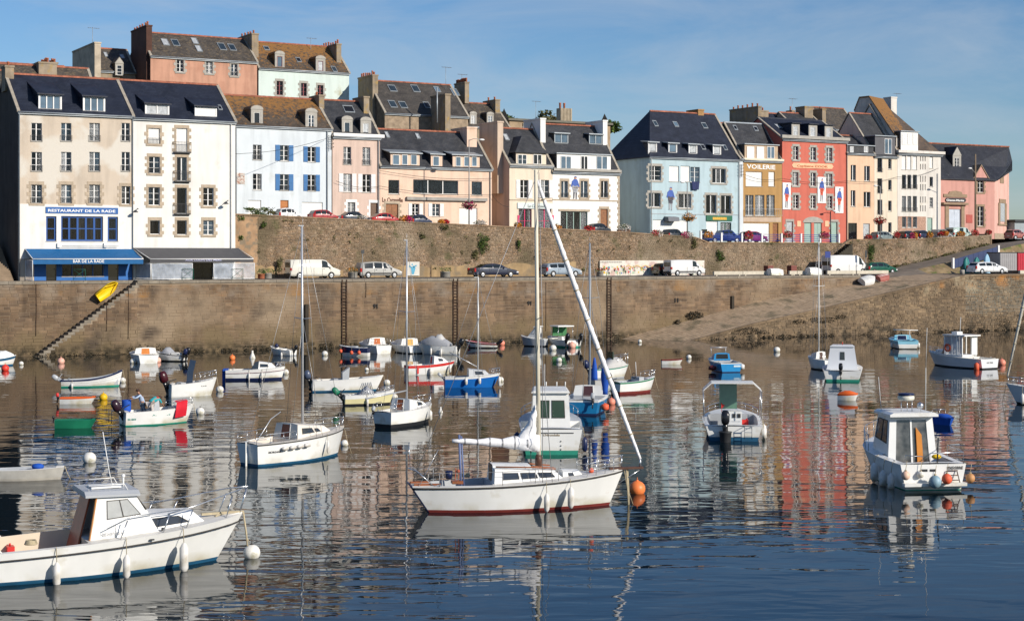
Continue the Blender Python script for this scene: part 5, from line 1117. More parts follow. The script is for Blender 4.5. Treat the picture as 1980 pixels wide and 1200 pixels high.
        mb=MB(); mb.T=T; mb.loft([ring(-.2,.14,.12,.1),ring(-.13,.1,.08,-.1),ring(-.12,.06,.05,-.55),ring(-.2,.08,.05,-.6),ring(-.2,.05,.05,-.8)]); mb.box(.05,.22,-.12,.12,-.3,.08); mb.box(.2,.65,-.025,.025,.05,.1); mb.build('motor_leg',leg,o)
        mb=MB(); mb.T=T
        for i in range(3): a=i*2.09; mb.add([(-.22,0,-.7),(-.24,.13*math.cos(a),-.7+.13*math.sin(a)),(-.2,.13*math.cos(a+.7),-.7+.13*math.sin(a+.7))],[(0,1,2)])
        mb.build('propeller',DARKM,o); return o
    def rail(s,t0,t1,h=.5,n=3,m=STEEL,inset=.06,r=.016,close=True,low=True):
        mb=MB(); ts=[t0+(t1-t0)*i/n for i in range(n+1)]
        P=lambda t,sg,dz:(s.xx(t)-(.0 if t<.97 else .0),sg*max(.03,s.hb(t)-inset),s.zs(t)+dz)
        for sg in (1,-1):
            mb.tube([P(t0-.0,sg,0)]+[P(t,sg,h*(.9 if i else .8)) for i,t in enumerate(ts)],r,5)
            if low: mb.tube([P(t,sg,h*.45) for t in ts],r*.7,4)
            for t in ts: mb.tube([P(t,sg,0),P(t,sg,h*.9)],r*.8,4)
        if close:
            t=ts[-1] if t1>t0 else ts[0]; mb.tube([P(t,1,h*.9),(s.xx(t)+.05,0,s.zs(t)+h*.95),P(t,-1,h*.9)],r,5)
        s.part(mb,'guard_rail',m)
    def mast(s,t,z0,z1,r=.055,m=ALU,boom=None,bz=.9,bm=None,spread=(.55,),stays=True,forestay=1,lean=0,cover=SAILW,brise=.25,bdir=180,furl=None,top=True):
        x=s.xx(t); mb=MB(); mb.tube([(x,0,z0),(x+lean*.5,0,(z0+z1)/2),(x+lean,0,z1)],r,8,r2=r*.75); o=s.part(mb,'mast',m)
        mb=MB(); H_=z1-z0; rw=.011
        for f in spread:
            zz=z0+H_*f; w_=.55; mb.tube([(x,-w_,zz+.05),(x,0,zz),(x,w_,zz+.05)],.018,5)
        if top: mb.box(x-.25,x+.05,-.02,.02,z1-.02,z1+.02); mb.tube([(x,0,z1),(x,0,z1+.35)],.01,4)
        mb.build('spreaders',m,o,kind='stuff')
        if stays:
            mb=MB()
            for sg in (1,-1):
                e_=(x-.1,sg*s.hb(t)*.97,s.zs(t)); 
                if spread: f=spread[-1]; mb.tube([e_,(x,sg*.55,z0+H_*f+.05),(x,0,z1-.1)],rw,4); mb.tube([(x+.25,sg*s.hb(t)*.97,s.zs(t)),(x,0,z0+H_*f)],rw,4)
                else: mb.tube([e_,(x,0,z1-.1)],rw,4)
            mb.tube([(s.xx(0)+.05,0,s.zs(0)),(x,0,z1-.02)],rw,4)
            if forestay: mb.tube([(s.xx(.985),0,s.zs(1)),(x,0,z1-.05)],rw,4)
            mb.build('rigging',WIRE,o,kind='stuff')
        if boom:
            mb=MB(); zb=z0+bz; d=Vector((math.cos(R(bdir)),math.sin(R(bdir)),0)); a=Vector((x,0,zb)); e_=a+d*boom+Vector((0,0,brise)); mb.tube([a,e_],.04,6); s.part(mb,'boom',m)
            if bm:
                mb=MB(); secs=[]; nn=14
                for i in range(nn+1):
                    u=i/nn; p=a+(e_-a)*u; w_=(.17*(1-u)+.07)*(1+.12*math.sin(u*19)); hh=(.42*(1-u)**1.5+.14)*(1+.16*math.sin(u*23+1)); q=d.cross(Vector((0,0,1)))
                    secs.append([p+q*(w_*math.cos(v*math.pi/4))+Vector((0,0,hh*.55*math.sin(v*math.pi/4)+hh*.2)) for v in range(8)])
                mb.loft(secs); o2=s.part(mb,'sail_cover',bm); mb=MB()
                for i in (2,4,6,8,10,12): c_=sum(secs[i],Vector())/8; mb.loft([[c_+(p-c_)*1.05+d*e for p in secs[i]] for e in (-.025,.025)],caps=(False,False))
                mb.build('sail_ties',WIRE,o2,kind='stuff')
        return o
    def furled(s,px,p0,p1,r=.09,m=SAILW):
        mb=MB(); a=Vector(p0); b=Vector(p1); n=60; secs=[]
        d=(b-a).normalized(); e1=d.cross(Vector((0,1,0))).normalized(); e2=d.cross(e1)
        for i in range(n+1):
            u=i/n; rr=r*(.42+.58*math.sin(math.pi*min(1,(u*.93+.05)))**.6)*(1+.09*math.sin(u*160)); sag=Vector((0,0,-.12*math.sin(math.pi*u)))
            secs.append([a+(b-a)*u+sag+e1*rr*math.cos(2*math.pi*j/7+u*30)+e2*rr*math.sin(2*math.pi*j/7+u*30)*.85 for j in range(7)])
        mb.loft(secs); o=s.part(mb,'furled_sail',m); mb=MB()
        for i in range(9):
            q=a+(b-a)*((i+.6)/9.5)+Vector((0,0,-.12*math.sin(math.pi*(i+.6)/9.5))); mb.tube([q-d*.02,q+d*.02],r*1.12,7)
        mb.build('sail_ties',ROPE,o,kind='stuff'); return o
    def name(s,body,side,t0,z,size,m,width=None):
        """lettering on the hull side (st/pt) or transom"""
        if side=='tr': o=text(body,s.e,(s.xx(0)-.012-s.P['trk']*.3,width/2,z),size,m,width=width,bold=.004,ext=.002); o.rotation_euler=(R(90),0,R(-90)); return o
        sg=-1 if side=='st' else 1; t1=t0+ (width or 1)/s.L; u=z/s.zs(t0); x0,y0=s.xy(t0,u); x1,y1=s.xy(t1,z/s.zs(t1))
        if side=='st': a=math.atan2(-(y1-y0),x1-x0); o=text(body,s.e,(x0,-y0-.02,z),size,m,width=width,bold=.004,ext=.004); o.rotation_euler=(R(86),0,a)
        else: a=math.atan2(y1-y0,x1-x0); o=text(body,s.e,(x1,y1+.02,z),size,m,width=width,bold=.004,ext=.004); o.rotation_euler=(R(86),0,a+math.pi)
        return o
    def W(s,x,y,z): c,d=math.cos(s.hd),math.sin(s.hd); l_=s.e.location; return Vector((l_[0]+x*c-y*d,l_[1]+x*d+y*c,z))
    def fender(s,t,side,label,h=.6,r=.11,dz=.1,m=FEND,out=.02):
        sg=-1 if side=='st' else 1; y=s.hb(t)*sg; yf=(s.hb(t)*.97+r+out)*sg; zt=s.zs(t)
        mb=MB(); zc=zt-dz-h/2-.15; mb.lathe([(.02,h/2+.05),(r*.5,h/2),(r,h*.36),(r,-h*.36),(r*.5,-h/2),(.02,-h/2-.03)],(0,0,0),10); mb.tube([(0,0,h/2),(0,(y-yf)*.6,zt-zc+.01),(0,(y-yf)*1.6,zt-zc+.05)],.012,4,m=1)
        p=s.W(s.xx(t),yf,zc); tag(mb.build('fender',[m,ROPE],None,p,s.hd),label,'fender','fenders hung over the boats\' sides')
    def seatbox(s,t0,t1,w,z0,z1,m=GW,name='seat'):
        w=min(w,s.fy(t0)*.97,s.fy(t1)*.97); mb=MB(); mb.box(s.xx(t0),s.xx(t1),-w,w,z0,z1); return s.part(mb,name,m)
    def thwart(s,t,m=TEAK,dz=-.12): mb=MB(); mb.box(s.xx(t)-.11,s.xx(t)+.11,-s.ih(t)*.97,s.ih(t)*.97,s.zs(t)+dz-.03,s.zs(t)+dz); s.part(mb,'thwart',m)
    def canvas(s,t0,t1,h,m=TARPG,name='canvas_cover',peak=None,w=1.0,n=8,ha=None):
        """cloth stretched over hoops from gunwale to gunwale"""
        mb=MB(); secs=[]
        for i in range(n+1):
            t=t0+(t1-t0)*i/n; u=i/n; hh=h*(math.sin(math.pi*(u*.8+.12)) if peak is None else max(.06,1-abs(u-peak)/(max(peak,1-peak))))*(1+.05*math.sin(i*2.7)); 
            secs.append([(s.xx(t),s.hb(t)*w*math.cos(v*math.pi/8)*(1+.03*math.sin(i*3+v*2)),s.zs(t)+.02+hh*math.sin(v*math.pi/8)**.7) for v in range(9)])
        mb.loft(secs,closed=False); mb.add(secs[0],[tuple(range(9))]); mb.add(secs[-1],[tuple(range(8,-1,-1))]); return s.part(mb,name,m)
def ring_of(c,r,t,mb,n=16,k=8,tilt=0):
    secs=[]
    for i in range(n+1):
        a=2*math.pi*i/n; cc=Vector((0,math.cos(a)*r,math.sin(a)*r)); u=Vector((0,math.cos(a),math.sin(a)))
        secs.append([Vector(c)+cc+u*t*math.cos(2*math.pi*j/k)+Vector((1,0,0))*t*math.sin(2*math.pi*j/k) for j in range(k)])
    mb.loft(secs,caps=(False,False))
LOB=mat('lifebuoy_orange',(.75,.12,.05),.6,.08)

# 1 big motor cruiser, bottom left
b=Boat('motor_cruiser','large white motor cruiser with brown wheelhouse door, cut by the left edge',-150,469,1142,26,'motor boat',br=.33,tr=.8,fs=.88,fb=1.34,rake=.09,bot=BOTB,trim=GW,cock=(.04,.46),floor=.35,stripe=.2,sag=1.7,rim=.14,coam=mat('cockpit_beige',(.6,.5,.38),.6,.08))
mb=MB(); N=20
for sg in (1,-1): mb.tube([(s_x,sg*(b.hb(t)+.012),b.zs(t)-.2) for t,s_x in [(i/N,b.xx(i/N)) for i in range(N+1)]],.022,5)
b.part(mb,'rub_rail',GUN)
w_=b.B/2
o,f=b.cab(.555,.86,.74*w_,.34*w_,.52,.30,rf=.35,m=GW,name='cabin'); b.panel(f['st'],.38,.83,.3,.82,SHP,skew=.07); b.panel(f['pt'],.2,.62,.3,.82,SHP)
mb=MB(); x0,x1=b.xx(.465),b.xx(.70); zb=b.zs(.5)-.0; zt=zb+1.2; wb=.72*w_; wt=.6*w_
for sg in (1,-1):   # wheelhouse sides, with a raked screen and an open raked back
    mb.hexa([(x0+.0,sg*wb,zb-.3),(x1,sg*wb*.93,zb),(x1,sg*(wb*.93-.05),zb),(x0,sg*(wb-.05),zb-.3)][::sg],[(x0+.28,sg*wt,zt),(x1-.72,sg*wt*.95,zt),(x1-.72,sg*(wt*.95-.05),zt),(x0+.28,sg*(wt-.05),zt)][::sg])
mb.hexa([(x1-.02,-wb*.9,zb),(x1-.02,wb*.9,zb),(x1-.08,wb*.9,zb),(x1-.08,-wb*.9,zb)],[(x1-.4,-wb*.85,zb+.75),(x1-.4,wb*.85,zb+.75),(x1-.46,wb*.85,zb+.75),(x1-.46,-wb*.85,zb+.75)])
b.part(mb,'wheelhouse',GW)
sd=[(x0,-wb-.002,zb-.3),(x1,-wb*.93-.002,zb),(x1-.72,-wt*.95-.002,zt),(x0+.28,-wt-.002,zt)]
wgl=mat('curtained_window',(.42,.42,.40),.12,.15,3,spec=.9)
b.panel(sd,.27,.55,.56,.9,wgl,skew=.0); b.panel(sd,.57,.87,.56,.9,wgl,skew=.12)
b.panel([(x1-.4,-wb*.85,zb+.75),(x1-.4,wb*.85,zb+.75),(x1-.72,wt*.9,zt),(x1-.72,-wt*.9,zt)],.04,.48,.05,.95,SHP); b.panel([(x1-.4,-wb*.85,zb+.75),(x1-.4,wb*.85,zb+.75),(x1-.72,wt*.9,zt),(x1-.72,-wt*.9,zt)],.52,.96,.05,.95,SHP)
mb=MB(); q=[(x0-.05,-wt-.12,zt),(x1-.6,-wt-.08,zt-.03),(x1-.6,wt+.08,zt-.03),(x0-.05,wt+.12,zt)]; mb.hexa(q,[(p[0],p[1],p[2]+.07) for p in q]); mb.hexa([(p[0],p[1]*.97,p[2]+.07) for p in q],[(p[0]*.99,p[1]*.8,p[2]+.15) for p in q]); b.part(mb,'cabin_roof',GG)
mb=MB(); mb.box(x0+.25,x1-1.0,-.32,.32,zt+.15,zt+.2); b.part(mb,'roof_hatch',GW)
mb=MB(); mb.tube([(x0+.1,-wt*.8,zt+.12),(x0+.1,-wt*.8,zt+.28),(x1-1.0,-wt*.8,zt+.3),(x1-.9,-wt*.8,zt+.12)],.016,5); mb.tube([(x0+.1,wt*.8,zt+.12),(x0+.1,wt*.8,zt+.28),(x1-1.0,wt*.8,zt+.3),(x1-.9,wt*.8,zt+.12)],.016,5); b.part(mb,'roof_rail',GW)
mb=MB(); mb.hexa([(x0-.25,-wb*.35,.45),(x0-.25,wb*.96,.45),(x0-.2,wb*.96,.45),(x0-.2,-wb*.35,.45)],[(x0+.2,-wt*.35,zt),(x0+.2,wt*.96,zt),(x0+.25,wt*.96,zt),(x0+.25,-wt*.35,zt)]); b.part(mb,'wooden_door',mat('red_brown_panel',(.38,.09,.035),.4,.15,3))
mb=MB(); 
for y_ in (-wb,-wb+.06): mb.tube([(x0-.05,y_,.5),(x0+.0,y_,zb-.3),(x0+.28,y_*.84,zt)],.025,5)
mb.box(x0-.1,x0-.02,-wb,-.2,.35,.5); b.part(mb,'wooden_trim',mat('trim_orange',(.45,.2,.06),.5,.15,4))
mb=MB(); mb.tube([(x1-1.2,-.1,zt+.15),(x1-1.3,-.1,zt+.6),(x1-1.5,-.2,zt+1.75)],.014,4); mb.tube([(x1-.85,.1,zt+.1),(x1-.85,.1,zt+.4)],.03,5); mb.ball((x1-.85,.1,zt+.42),.06,n=8,k=4); mb.lathe([(.06,0),(.03,.12)],(x1-1.2,-.1,zt+.12),6); b.part(mb,'antenna',GW)
mb=MB()
for t,h_ in ((.56,.5),(.7,.52),(.78,.5),(.93,.62),(.99,.75)):
    for sg in (1,-1): mb.tube([(b.xx(t),sg*(b.hb(t)-.1),b.zs(t)),(b.xx(t)+.22,sg*max(.02,b.hb(t)-.2),b.zs(t)+h_)],.02,5)
for sg in (1,-1):
    mb.tube([(b.xx(.70)+.15,sg*(b.hb(.7)-.2),b.zs(.7)+.5),(b.xx(.80)+.2,sg*(b.hb(.8)-.2),b.zs(.8)+.6),(b.xx(.93)+.22,sg*(b.hb(.93)-.12),b.zs(.93)+.75),(b.xx(1)+.18,sg*.02,b.zs(1)+.78)],.02,6)
    mb.tube([(b.xx(.52),sg*(b.hb(.5)-.2),zb+.35),(b.xx(.6),sg*(b.hb(.6)-.28),zb+.62),(b.xx(.76),sg*(b.hb(.76)-.2),b.zs(.76)+.55)],.016,5)
b.part(mb,'guard_rail',STEEL)
mb=MB(); mb.box(b.xx(.5),b.xx(.505),-wb*.9,wb*.9,.35,.5); mb.tube([(b.xx(.2),-b.hb(.2)+.1,b.zs(.2)+.02),(b.xx(.2)-.3,-b.hb(.2)+.3,b.zs(.2)+.3),(b.xx(.05),-b.hb(.1)+.3,b.zs(.1)+.3)],.02,5); mb.tube([(b.xx(.24),b.hb(.2)-.1,b.zs(.2)+.02),(b.xx(.23)-.2,b.hb(.2)-.1,b.zs(.2)+.4),(b.xx(.05),b.hb(.1)-.1,b.zs(.1)+.4)],.02,5); b.part(mb,'stern_rail',GW)
mb=MB(); mb.box(b.xx(.66)-.06,b.xx(.66)+.06,-b.hb(.66)-.03,-b.hb(.66)+.01,b.zs(.66)-.14,b.zs(.66)-.1); mb.box(b.xx(.70),b.xx(.70)+.1,-wb*.9-.02,-wb*.9+.01,zb+.12,zb+.22); b.part(mb,'deck_fittings',DARKM)
o=text('ND MF 3A73',b.e,(x0+.4,-wb-.015,zb+.12),.13,mat('faded_letters',(.3,.3,.32),.6),width=.6,ext=.003); 
mb=MB(); mb.tube([(b.xx(.9),-.2,b.zs(.9)+.06),(b.xx(.95),.05,b.zs(.95)+.1),(b.xx(1)+.02,0,b.zs(1)+.05),(b.xx(1)+.1,-.05,b.zs(1)-.6),(b.xx(1)+.12,-.1,.35)],.03,5); mb.box(b.xx(.86),b.xx(.99),-.05,.05,b.zs(.93)+.06,b.zs(.93)+.13); b.part(mb,'mooring_line',ROPE)
b.fender(.36,'st','white fender hanging on the big motor cruiser, farthest from its bow',.62,.105,.25); b.fender(.575,'st','white fender hanging amidships on the big motor cruiser',.62,.105,.3); b.fender(.765,'st','long white fender nearest the bow of the big motor cruiser',.8,.13,.25)
# 2 main sailing yacht, centre
b=Boat('sailing_yacht','white sailing yacht in the foreground centre with furled sails, three cabin windows and red waterline',789,1206,991,11,'sailing boat',br=.3,tr=.5,fs=.92,fb=1.28,rake=.07,bot=BOTR,trim=GW,cock=(.1,.36),floor=.35,trk=.62,sag=2.4,rim=.2,stripe=.09,wl=.1,coam=GG,trm=NAVY)  # transom coloured navy for the shadow under its overhang
mb=MB(); N=20
for sg in (1,-1): mb.tube([(b.xx(i/N),sg*(b.hb(i/N)+.01),b.zs(i/N)-.05) for i in range(N+1)],.03,5)
b.part(mb,'rub_rail',GUN); mb=MB(); hb0=b.hb(0); tk=b.P['trk']
mb.hexa([(b.xx(0)+tk-.05,-hb0*.82,.02),(b.xx(0)+tk,-hb0*.82,.02),(b.xx(0)+tk,hb0*.82,.02),(b.xx(0)+tk-.05,hb0*.82,.02)],[(b.xx(0)-.06,-hb0,b.zs(0)+.04),(b.xx(0)-.0,-hb0,b.zs(0)+.04),(b.xx(0)-.0,hb0,b.zs(0)+.04),(b.xx(0)-.06,hb0,b.zs(0)+.04)]); b.part(mb,'transom_board',NAVY)  # added navy sheet: paints the shadow on the transom's raked underside
w_=b.B/2; o,f=b.cab(.37,.70,.68*w_,.52*w_,.52,.30,rf=.35,rb=.04,m=GW,name='cabin'); 
for u0,u1 in ((.13,.36),(.42,.64),(.70,.9)): b.panel(f['st'],u0,u1,.32,.76,SHP,skew=.0); b.panel(f['pt'],1-u1,1-u0,.25,.78,SHP)
b.panel(f['af'],.3,.7,.05,.98,BWOOD,name='companionway_boards')
o,f2=b.cab(.37,.56,.46*w_,.42*w_,.62,.52,rf=.1,m=GW,name='coachroof',z0=b.zs(.4)+.45,z1=b.zs(.5)+.35); mb=MB()
for y_ in (-.32*w_,-.52*w_,.4*w_): mb.tube([(b.xx(.38),y_,b.zs(.4)+.60),(b.xx(.56),y_,b.zs(.55)+.5),(b.xx(.66),y_*.9,b.zs(.66)+.38)],.028,5)
b.part(mb,'teak_handrail',TEAK); mb=MB(); mb.box(b.xx(.37)-.02,b.xx(.37)+.02,-.3,.3,b.zs(.37)+.1,b.zs(.37)+.66); b.part(mb,'sliding_hatch',BWOOD)
o,f3=b.cab(.70,.80,.36*w_,.26*w_,.22,.14,rf=.15,m=GW,name='forward_hatch'); b.panel(f3['st'],.3,.55,.3,.8,SHP)
mx_=b.xx(.595); zk=b.zs(.6)+.42
b.mast(.597,zk,12.1,.085,CRM,boom=3.15,bz=.72,bm=SAILW,spread=(.5,),brise=.25,lean=-.12,stays=True,forestay=0)
mb=MB(); secs=[]
for i in range(15):
    u=i/14; wd=(.04+.5*math.sin(math.pi*min(1,u*1.15))**1.3)*(1-.4*u); wd=.05+.55*(1-u)**1.5*min(1,u*5+.45); secs.append([(mx_-.09-wd*(1-math.cos(v*math.pi/4))*.9+(.04*math.sin(u*17+v)),.16*math.sin(v*math.pi/4)*(1+.25*math.sin(u*13)),zk+.6+1.6*u) for v in range(8)])
mb.loft(secs); b.part(mb,'lowered_mainsail',SAILW)
mb=MB(); mb.lathe([(.12,0),(.13,.3),(.1,.45)],(mx_,0,zk-.02),10); b.part(mb,'mast_step',BWOOD)
b.furled(0,(mx_-.05,0,11.7),(b.xx(1)+.62,0,b.zs(1)+.35),.10)
mb=MB(); mb.box(b.xx(.93),b.xx(1)+.72,-.09,.09,b.zs(1)+.0,b.zs(1)+.08); b.part(mb,'bowsprit',BWOOD); mb=MB()
mb.tube([(b.xx(1)+.7,0,b.zs(1)+.02),(b.xx(.985)-.1,0,.75)],.018,4); mb.tube([(b.xx(1)+.62,0,b.zs(1)+.05),(b.xx(1)+.62,0,b.zs(1)+.38)],.04,6); b.part(mb,'furler',STEEL)
b.rail(.80,.99,.55,4); 
mb=MB()
for t in (.12,.4,.55,.66): 
    for sg in (1,-1): mb.tube([(b.xx(t),sg*(b.hb(t)-.05),b.zs(t)),(b.xx(t),sg*(b.hb(t)-.05),b.zs(t)+.5)],.012,4)
for sg in (1,-1): mb.tube([(b.xx(t),sg*(b.hb(t)-.05),b.zs(t)+.48) for t in (.02,.12,.4,.55,.66,.8)],.008,4)
b.part(mb,'lifelines',WIRE)
mb=MB(); hb0=b.hb(0)*.9
mb.tube([(b.xx(.1),-hb0,b.zs(0)),(b.xx(.02),-hb0,b.zs(0)+.55),(b.xx(0)-.08,0,b.zs(0)+.6),(b.xx(.02),hb0,b.zs(0)+.55),(b.xx(.1),hb0,b.zs(0))],.018,5); mb.tube([(b.xx(0),0,b.zs(0)+.6),(b.xx(0)-.05,0,b.zs(0)+1.5)],.012,4); mb.tube([(b.xx(.03),-hb0,b.zs(0)),(b.xx(.12),-hb0,b.zs(0)+1.3)],.01,4); b.part(mb,'stern_rail',STEEL)
mb=MB(); mb.hexa([(b.xx(.01),-.45,b.zs(0)+.02),(b.xx(.13),-.52,b.zs(0)+.02),(b.xx(.13),-.45,b.zs(0)+.02),(b.xx(.01),-.38,b.zs(0)+.02)],[(b.xx(.01),-.45,b.zs(0)+.09),(b.xx(.13),-.52,b.zs(0)+.09),(b.xx(.13),-.45,b.zs(0)+.09),(b.xx(.01),-.38,b.zs(0)+.09)]); mb.box(b.xx(0)-.02,b.xx(.09),-.03,.03,b.zs(0)+.05,b.zs(0)+.12); mb.box(b.xx(.19),b.xx(.24),-.2,.2,b.zs(.2),b.zs(.2)+.1); b.part(mb,'tiller',TEAK)
mb=MB(); mb.tube([(b.xx(.235),.0,.4),(b.xx(.225),0,2.65)],.045,6); mb.tube([(b.xx(.235)+.12,.05,.4),(b.xx(.225)+.08,.0,2.6)],.03,6); b.part(mb,'boom_crutch',mat('crutch_blue',(.12,.16,.3),.5)); mb=MB(); mb.tube([(b.xx(.2),-.45,b.zs(.2)+.6),(b.xx(.195),-.55,b.zs(.2)+.2),(b.xx(.21),-.5,b.zs(.2)+.15),(b.xx(.215),-.45,b.zs(.2)+.55)],.02,5); mb.ball((b.xx(.21),-.5,b.zs(.2)+.5),.07,n=8,k=4); b.part(mb,'rope_coil',mat('red_rope',(.35,.09,.05),.8,.2,8)); mb=MB(); mb.ball((b.xx(.84),-.15,b.zs(.84)+.12),.1,n=8,k=4); b.part(mb,'windlass',LOB)
mb=MB(); mb.tube([(b.xx(1)+.1,0,b.zs(1)-.02),(b.xx(1)+.14,0,.7),(b.xx(1)+.15,-.1,-.1)],.03,5); mb.tube([(b.xx(1)+.16,.05,b.zs(1)-.02),(b.xx(1)+.19,.03,.7),(b.xx(1)+.2,-.05,-.1)],.022,5); b.part(mb,'mooring_line',ROPE)
b.fender(.60,'st','white fender amidships on the foreground yacht',.6,.1,.25); b.fender(.715,'st','larger white fender nearer the bow of the foreground yacht',.7,.12,.12)
# 3 white wheelhouse boat seen from astern
b=Boat('fishing_boat','white wheelhouse fishing boat with green waterline, seen from astern behind the foreground yacht',1003,1126,879,90,'motor boat',br=.42,tr=.94,fs=1.15,fb=1.5,hull=GW,bot=BOTG,cock=(.06,.4),floor=.3,wl=.2,sag=2,deck=GG,coam=GW)
w_=b.B/2; o,f=b.cab(.28,.62,.66*w_,.6*w_,1.42,1.36,rf=.3,rb=.12,m=GW,name='wheelhouse',z0=.3,roof=.1)
b.panel(f['af'],.18,.46,.52,.85,SHG,skew=.0); b.panel(f['af'],.54,.86,.52,.85,SHG); b.panel(f['st'],.15,.55,.6,.85,SHP); b.panel(f['pt'],.45,.85,.6,.85,SHP)
b.name('L\'Hirondelle','tr',0,.86,.12,mat('name_gold',(.35,.28,.18),.5),.75)
mb=MB(); zt=b.zs(.3)+1.72
for y_ in (-.7,-.3,.2,.6): mb.tube([(b.xx(.35),y_,zt),(b.xx(.35),y_,zt+.22)],.03,5)
mb.tube([(b.xx(.45),.25,zt),(b.xx(.45),.25,zt+1.0)],.012,4); b.part(mb,'roof_lights',GW); b.outboard(.95,35,NAVY,.8,z=.55); b.rail(.6,.98,.5,3)
mb=MB(); mb.box(b.xx(0)-.03,b.xx(0),-1.0,1.0,.98,1.01); b.part(mb,'transom_line',DARKM)
mb=MB()
for z_ in (.25,.42,.62): mb.ball((b.xx(0)-.02,-.42,z_),.03,n=6,k=4)
b.part(mb,'drain_fittings',DARKM)
b.fender(.12,'pt','dark blue fender on the left quarter of the green-lined fishing boat',.5,.16,.1,NAVY); b.fender(.08,'st','dark blue fender on the right quarter of the green-lined fishing boat',.6,.13,.3,NAVY)
# 4 sailing boat left of centre
b=Boat('sailing_boat','white sailing boat with reddish slatted hatch and very tall mast, four cream fenders alongside',458,665,902,49,'sailing boat',br=.38,tr=.64,fs=.95,fb=1.24,rake=.07,bot=BOTB,trim=GW,cock=(.07,.38),floor=.3,stripe=.08,coam=mat('cockpit_cream',(.66,.6,.52),.5,.06),deck=mat('deck_cream',(.66,.61,.53),.55,.07,2),rim=.24,sag=1.6,trk=.12)
mb=MB(); N=20
for sg in (1,-1): mb.tube([(b.xx(i/N),sg*(b.hb(i/N)+.01),b.zs(i/N)-.03) for i in range(N+1)],.028,5)
b.part(mb,'rub_rail',GUN); w_=b.B/2; o,f=b.cab(.38,.8,.76*w_,.4*w_,.62,.26,rf=.4,rb=.1,m=mat('cabin_cream',(.70,.65,.57),.45,.06),name='cabin')
b.panel(f['st'],.16,.5,.35,.75,SHP,skew=.03); b.panel(f['st'],.58,.72,.35,.7,SHP,skew=.04); b.panel(f['af'],.3,.66,.02,.97,mat('slatted_wood',(.24,.075,.035),.5,.2,6),name='companionway_boards')
b.mast(.56,b.zs(.5)+.5,10.35,.06,ALU,boom=None,spread=(.53,),lean=-.05)
b.rail(.80,.99,.5,3); b.rail(.0,.34,.45,3,close=False)
mb=MB(); mb.box(b.xx(0)-.1,b.xx(0)-.02,-.02,.02,-.2,b.zs(0)+.1); mb.tube([(b.xx(0)-.05,0,b.zs(0)+.12),(b.xx(.18),.1,b.zs(0)+.2)],.022,5); b.part(mb,'rudder',GW); mb=MB(); mb.tube([(b.xx(.05),-.3,b.zs(0)+.1),(b.xx(.25),.1,b.zs(0)+.95),(b.xx(.38),.3,b.zs(0)+1.2)],.02,5); b.part(mb,'boom_support',ALU)
b.name('MORGANE','st',.09,.55,.11,DARKM,.62)
for i,lb in enumerate(('leftmost','second','third','rightmost')):
    t=.22+i*.068; y_=-(b.hb(t)+.1); mb=MB(); mb.lathe([(.02,-.17),(.085,-.13),(.1,0),(.085,.13),(.02,.17)],(0,0,0),8,ax='x'); tag(mb.build('fender',FEND,None,b.W(b.xx(t),y_,b.zs(t)-.25),b.hd-.0),f'{lb} of four cream fenders in a row along the tall-masted white sailing boat','fender','fenders hung over the boats\' sides')
b.fender(.66,'st','long thin white fender under the side window of the tall-masted sailing boat',.5,.06,.15)
# 5 small sailing boat, black bottom
b=Boat('sailing_boat','small white sailing boat with orange-brown hatch and black underside, left of the foreground mast',720,835,828,56,'sailing boat',br=.4,tr=.74,fs=.82,fb=1.02,rake=.05,bot=BOTK,cock=(.06,.36),floor=.3,wl=.2,rim=.2,trk=.1)
w_=b.B/2; o,f=b.cab(.36,.82,.78*w_,.4*w_,.56,.22,rf=.35,rb=.1,name='cabin'); b.panel(f['af'],.32,.66,.0,.95,mat('hatch_orange_brown',(.38,.10,.03),.45,.15,4),name='companionway_boards'); b.panel(f['st'],.55,.8,.35,.8,SHP)
b.mast(.5,b.zs(.5)+.45,9.85,.055,ALU,boom=3.0,bz=.5,bm=None,brise=-.25,bdir=172,spread=(.55,)); b.rail(.8,.98,.5,3); b.rail(.0,.2,.5,2,close=False); b.outboard(.45,20,GG,.55); b.fender(.75,'st','white fender near the bow of the black-bottomed small sailing boat',.5,.1,.1)
# 6 cream motor boat, 7 white console boat behind it
b=Boat('motor_boat','cream-hulled open motor boat with green engine cover and tangled grey canopy frame',662,763,784,17,'motor boat',br=.36,tr=.86,fs=.6,fb=.85,hull=CRH,trim=GW,bot=BOTK,cock=(.08,.62),floor=.25,stripe=.22,rake=.1)
b.outboard(0,-38,GRNP,1.0,x=-.3); b.canvas(.28,.55,.5,TARPG,peak=.6,w=.8); b.seatbox(.2,.28,.5,.25,.6,GG); b.rail(.7,.98,.32,3); b.fender(.42,'st','thin white fender on the cream motor boat',.45,.07,.1); mb=MB()
for i in range(6): mb.tube([(b.xx(.3+i*.05),-.6,b.zs(.4)),(b.xx(.34+i*.04),-.3+i*.1,b.zs(.4)+.7),(b.xx(.32+i*.05),.6,b.zs(.4)+.05)],.015,4)
b.part(mb,'canopy_frame',STEEL)
b=Boat('motor_boat','long white open motor boat with grey steering console and silver outboard, behind the cream boat',601,741,758,13,'motor boat',br=.32,tr=.86,fs=.75,fb=.98,hull=GW,bot=BOTB,cock=(.06,.7),floor=.2,rake=.1,stripe=.1)
b.outboard(.1,-12,mat('silver_navy_cowl',(.06,.08,.13),.3,.2,3),1.15); b.outboard(.55,-30,BLKG,.8); mb=MB(); mb.hexa([(b.xx(.42),-.35,.2),(b.xx(.5),-.35,.2),(b.xx(.5),.35,.2),(b.xx(.42),.35,.2)],[(b.xx(.42),-.35,1.25),(b.xx(.52),-.35,1.6),(b.xx(.52),.35,1.6),(b.xx(.42),.35,1.25)]); b.part(mb,'console',GG); b.seatbox(.3,.36,.35,.2,.85,TARPG)
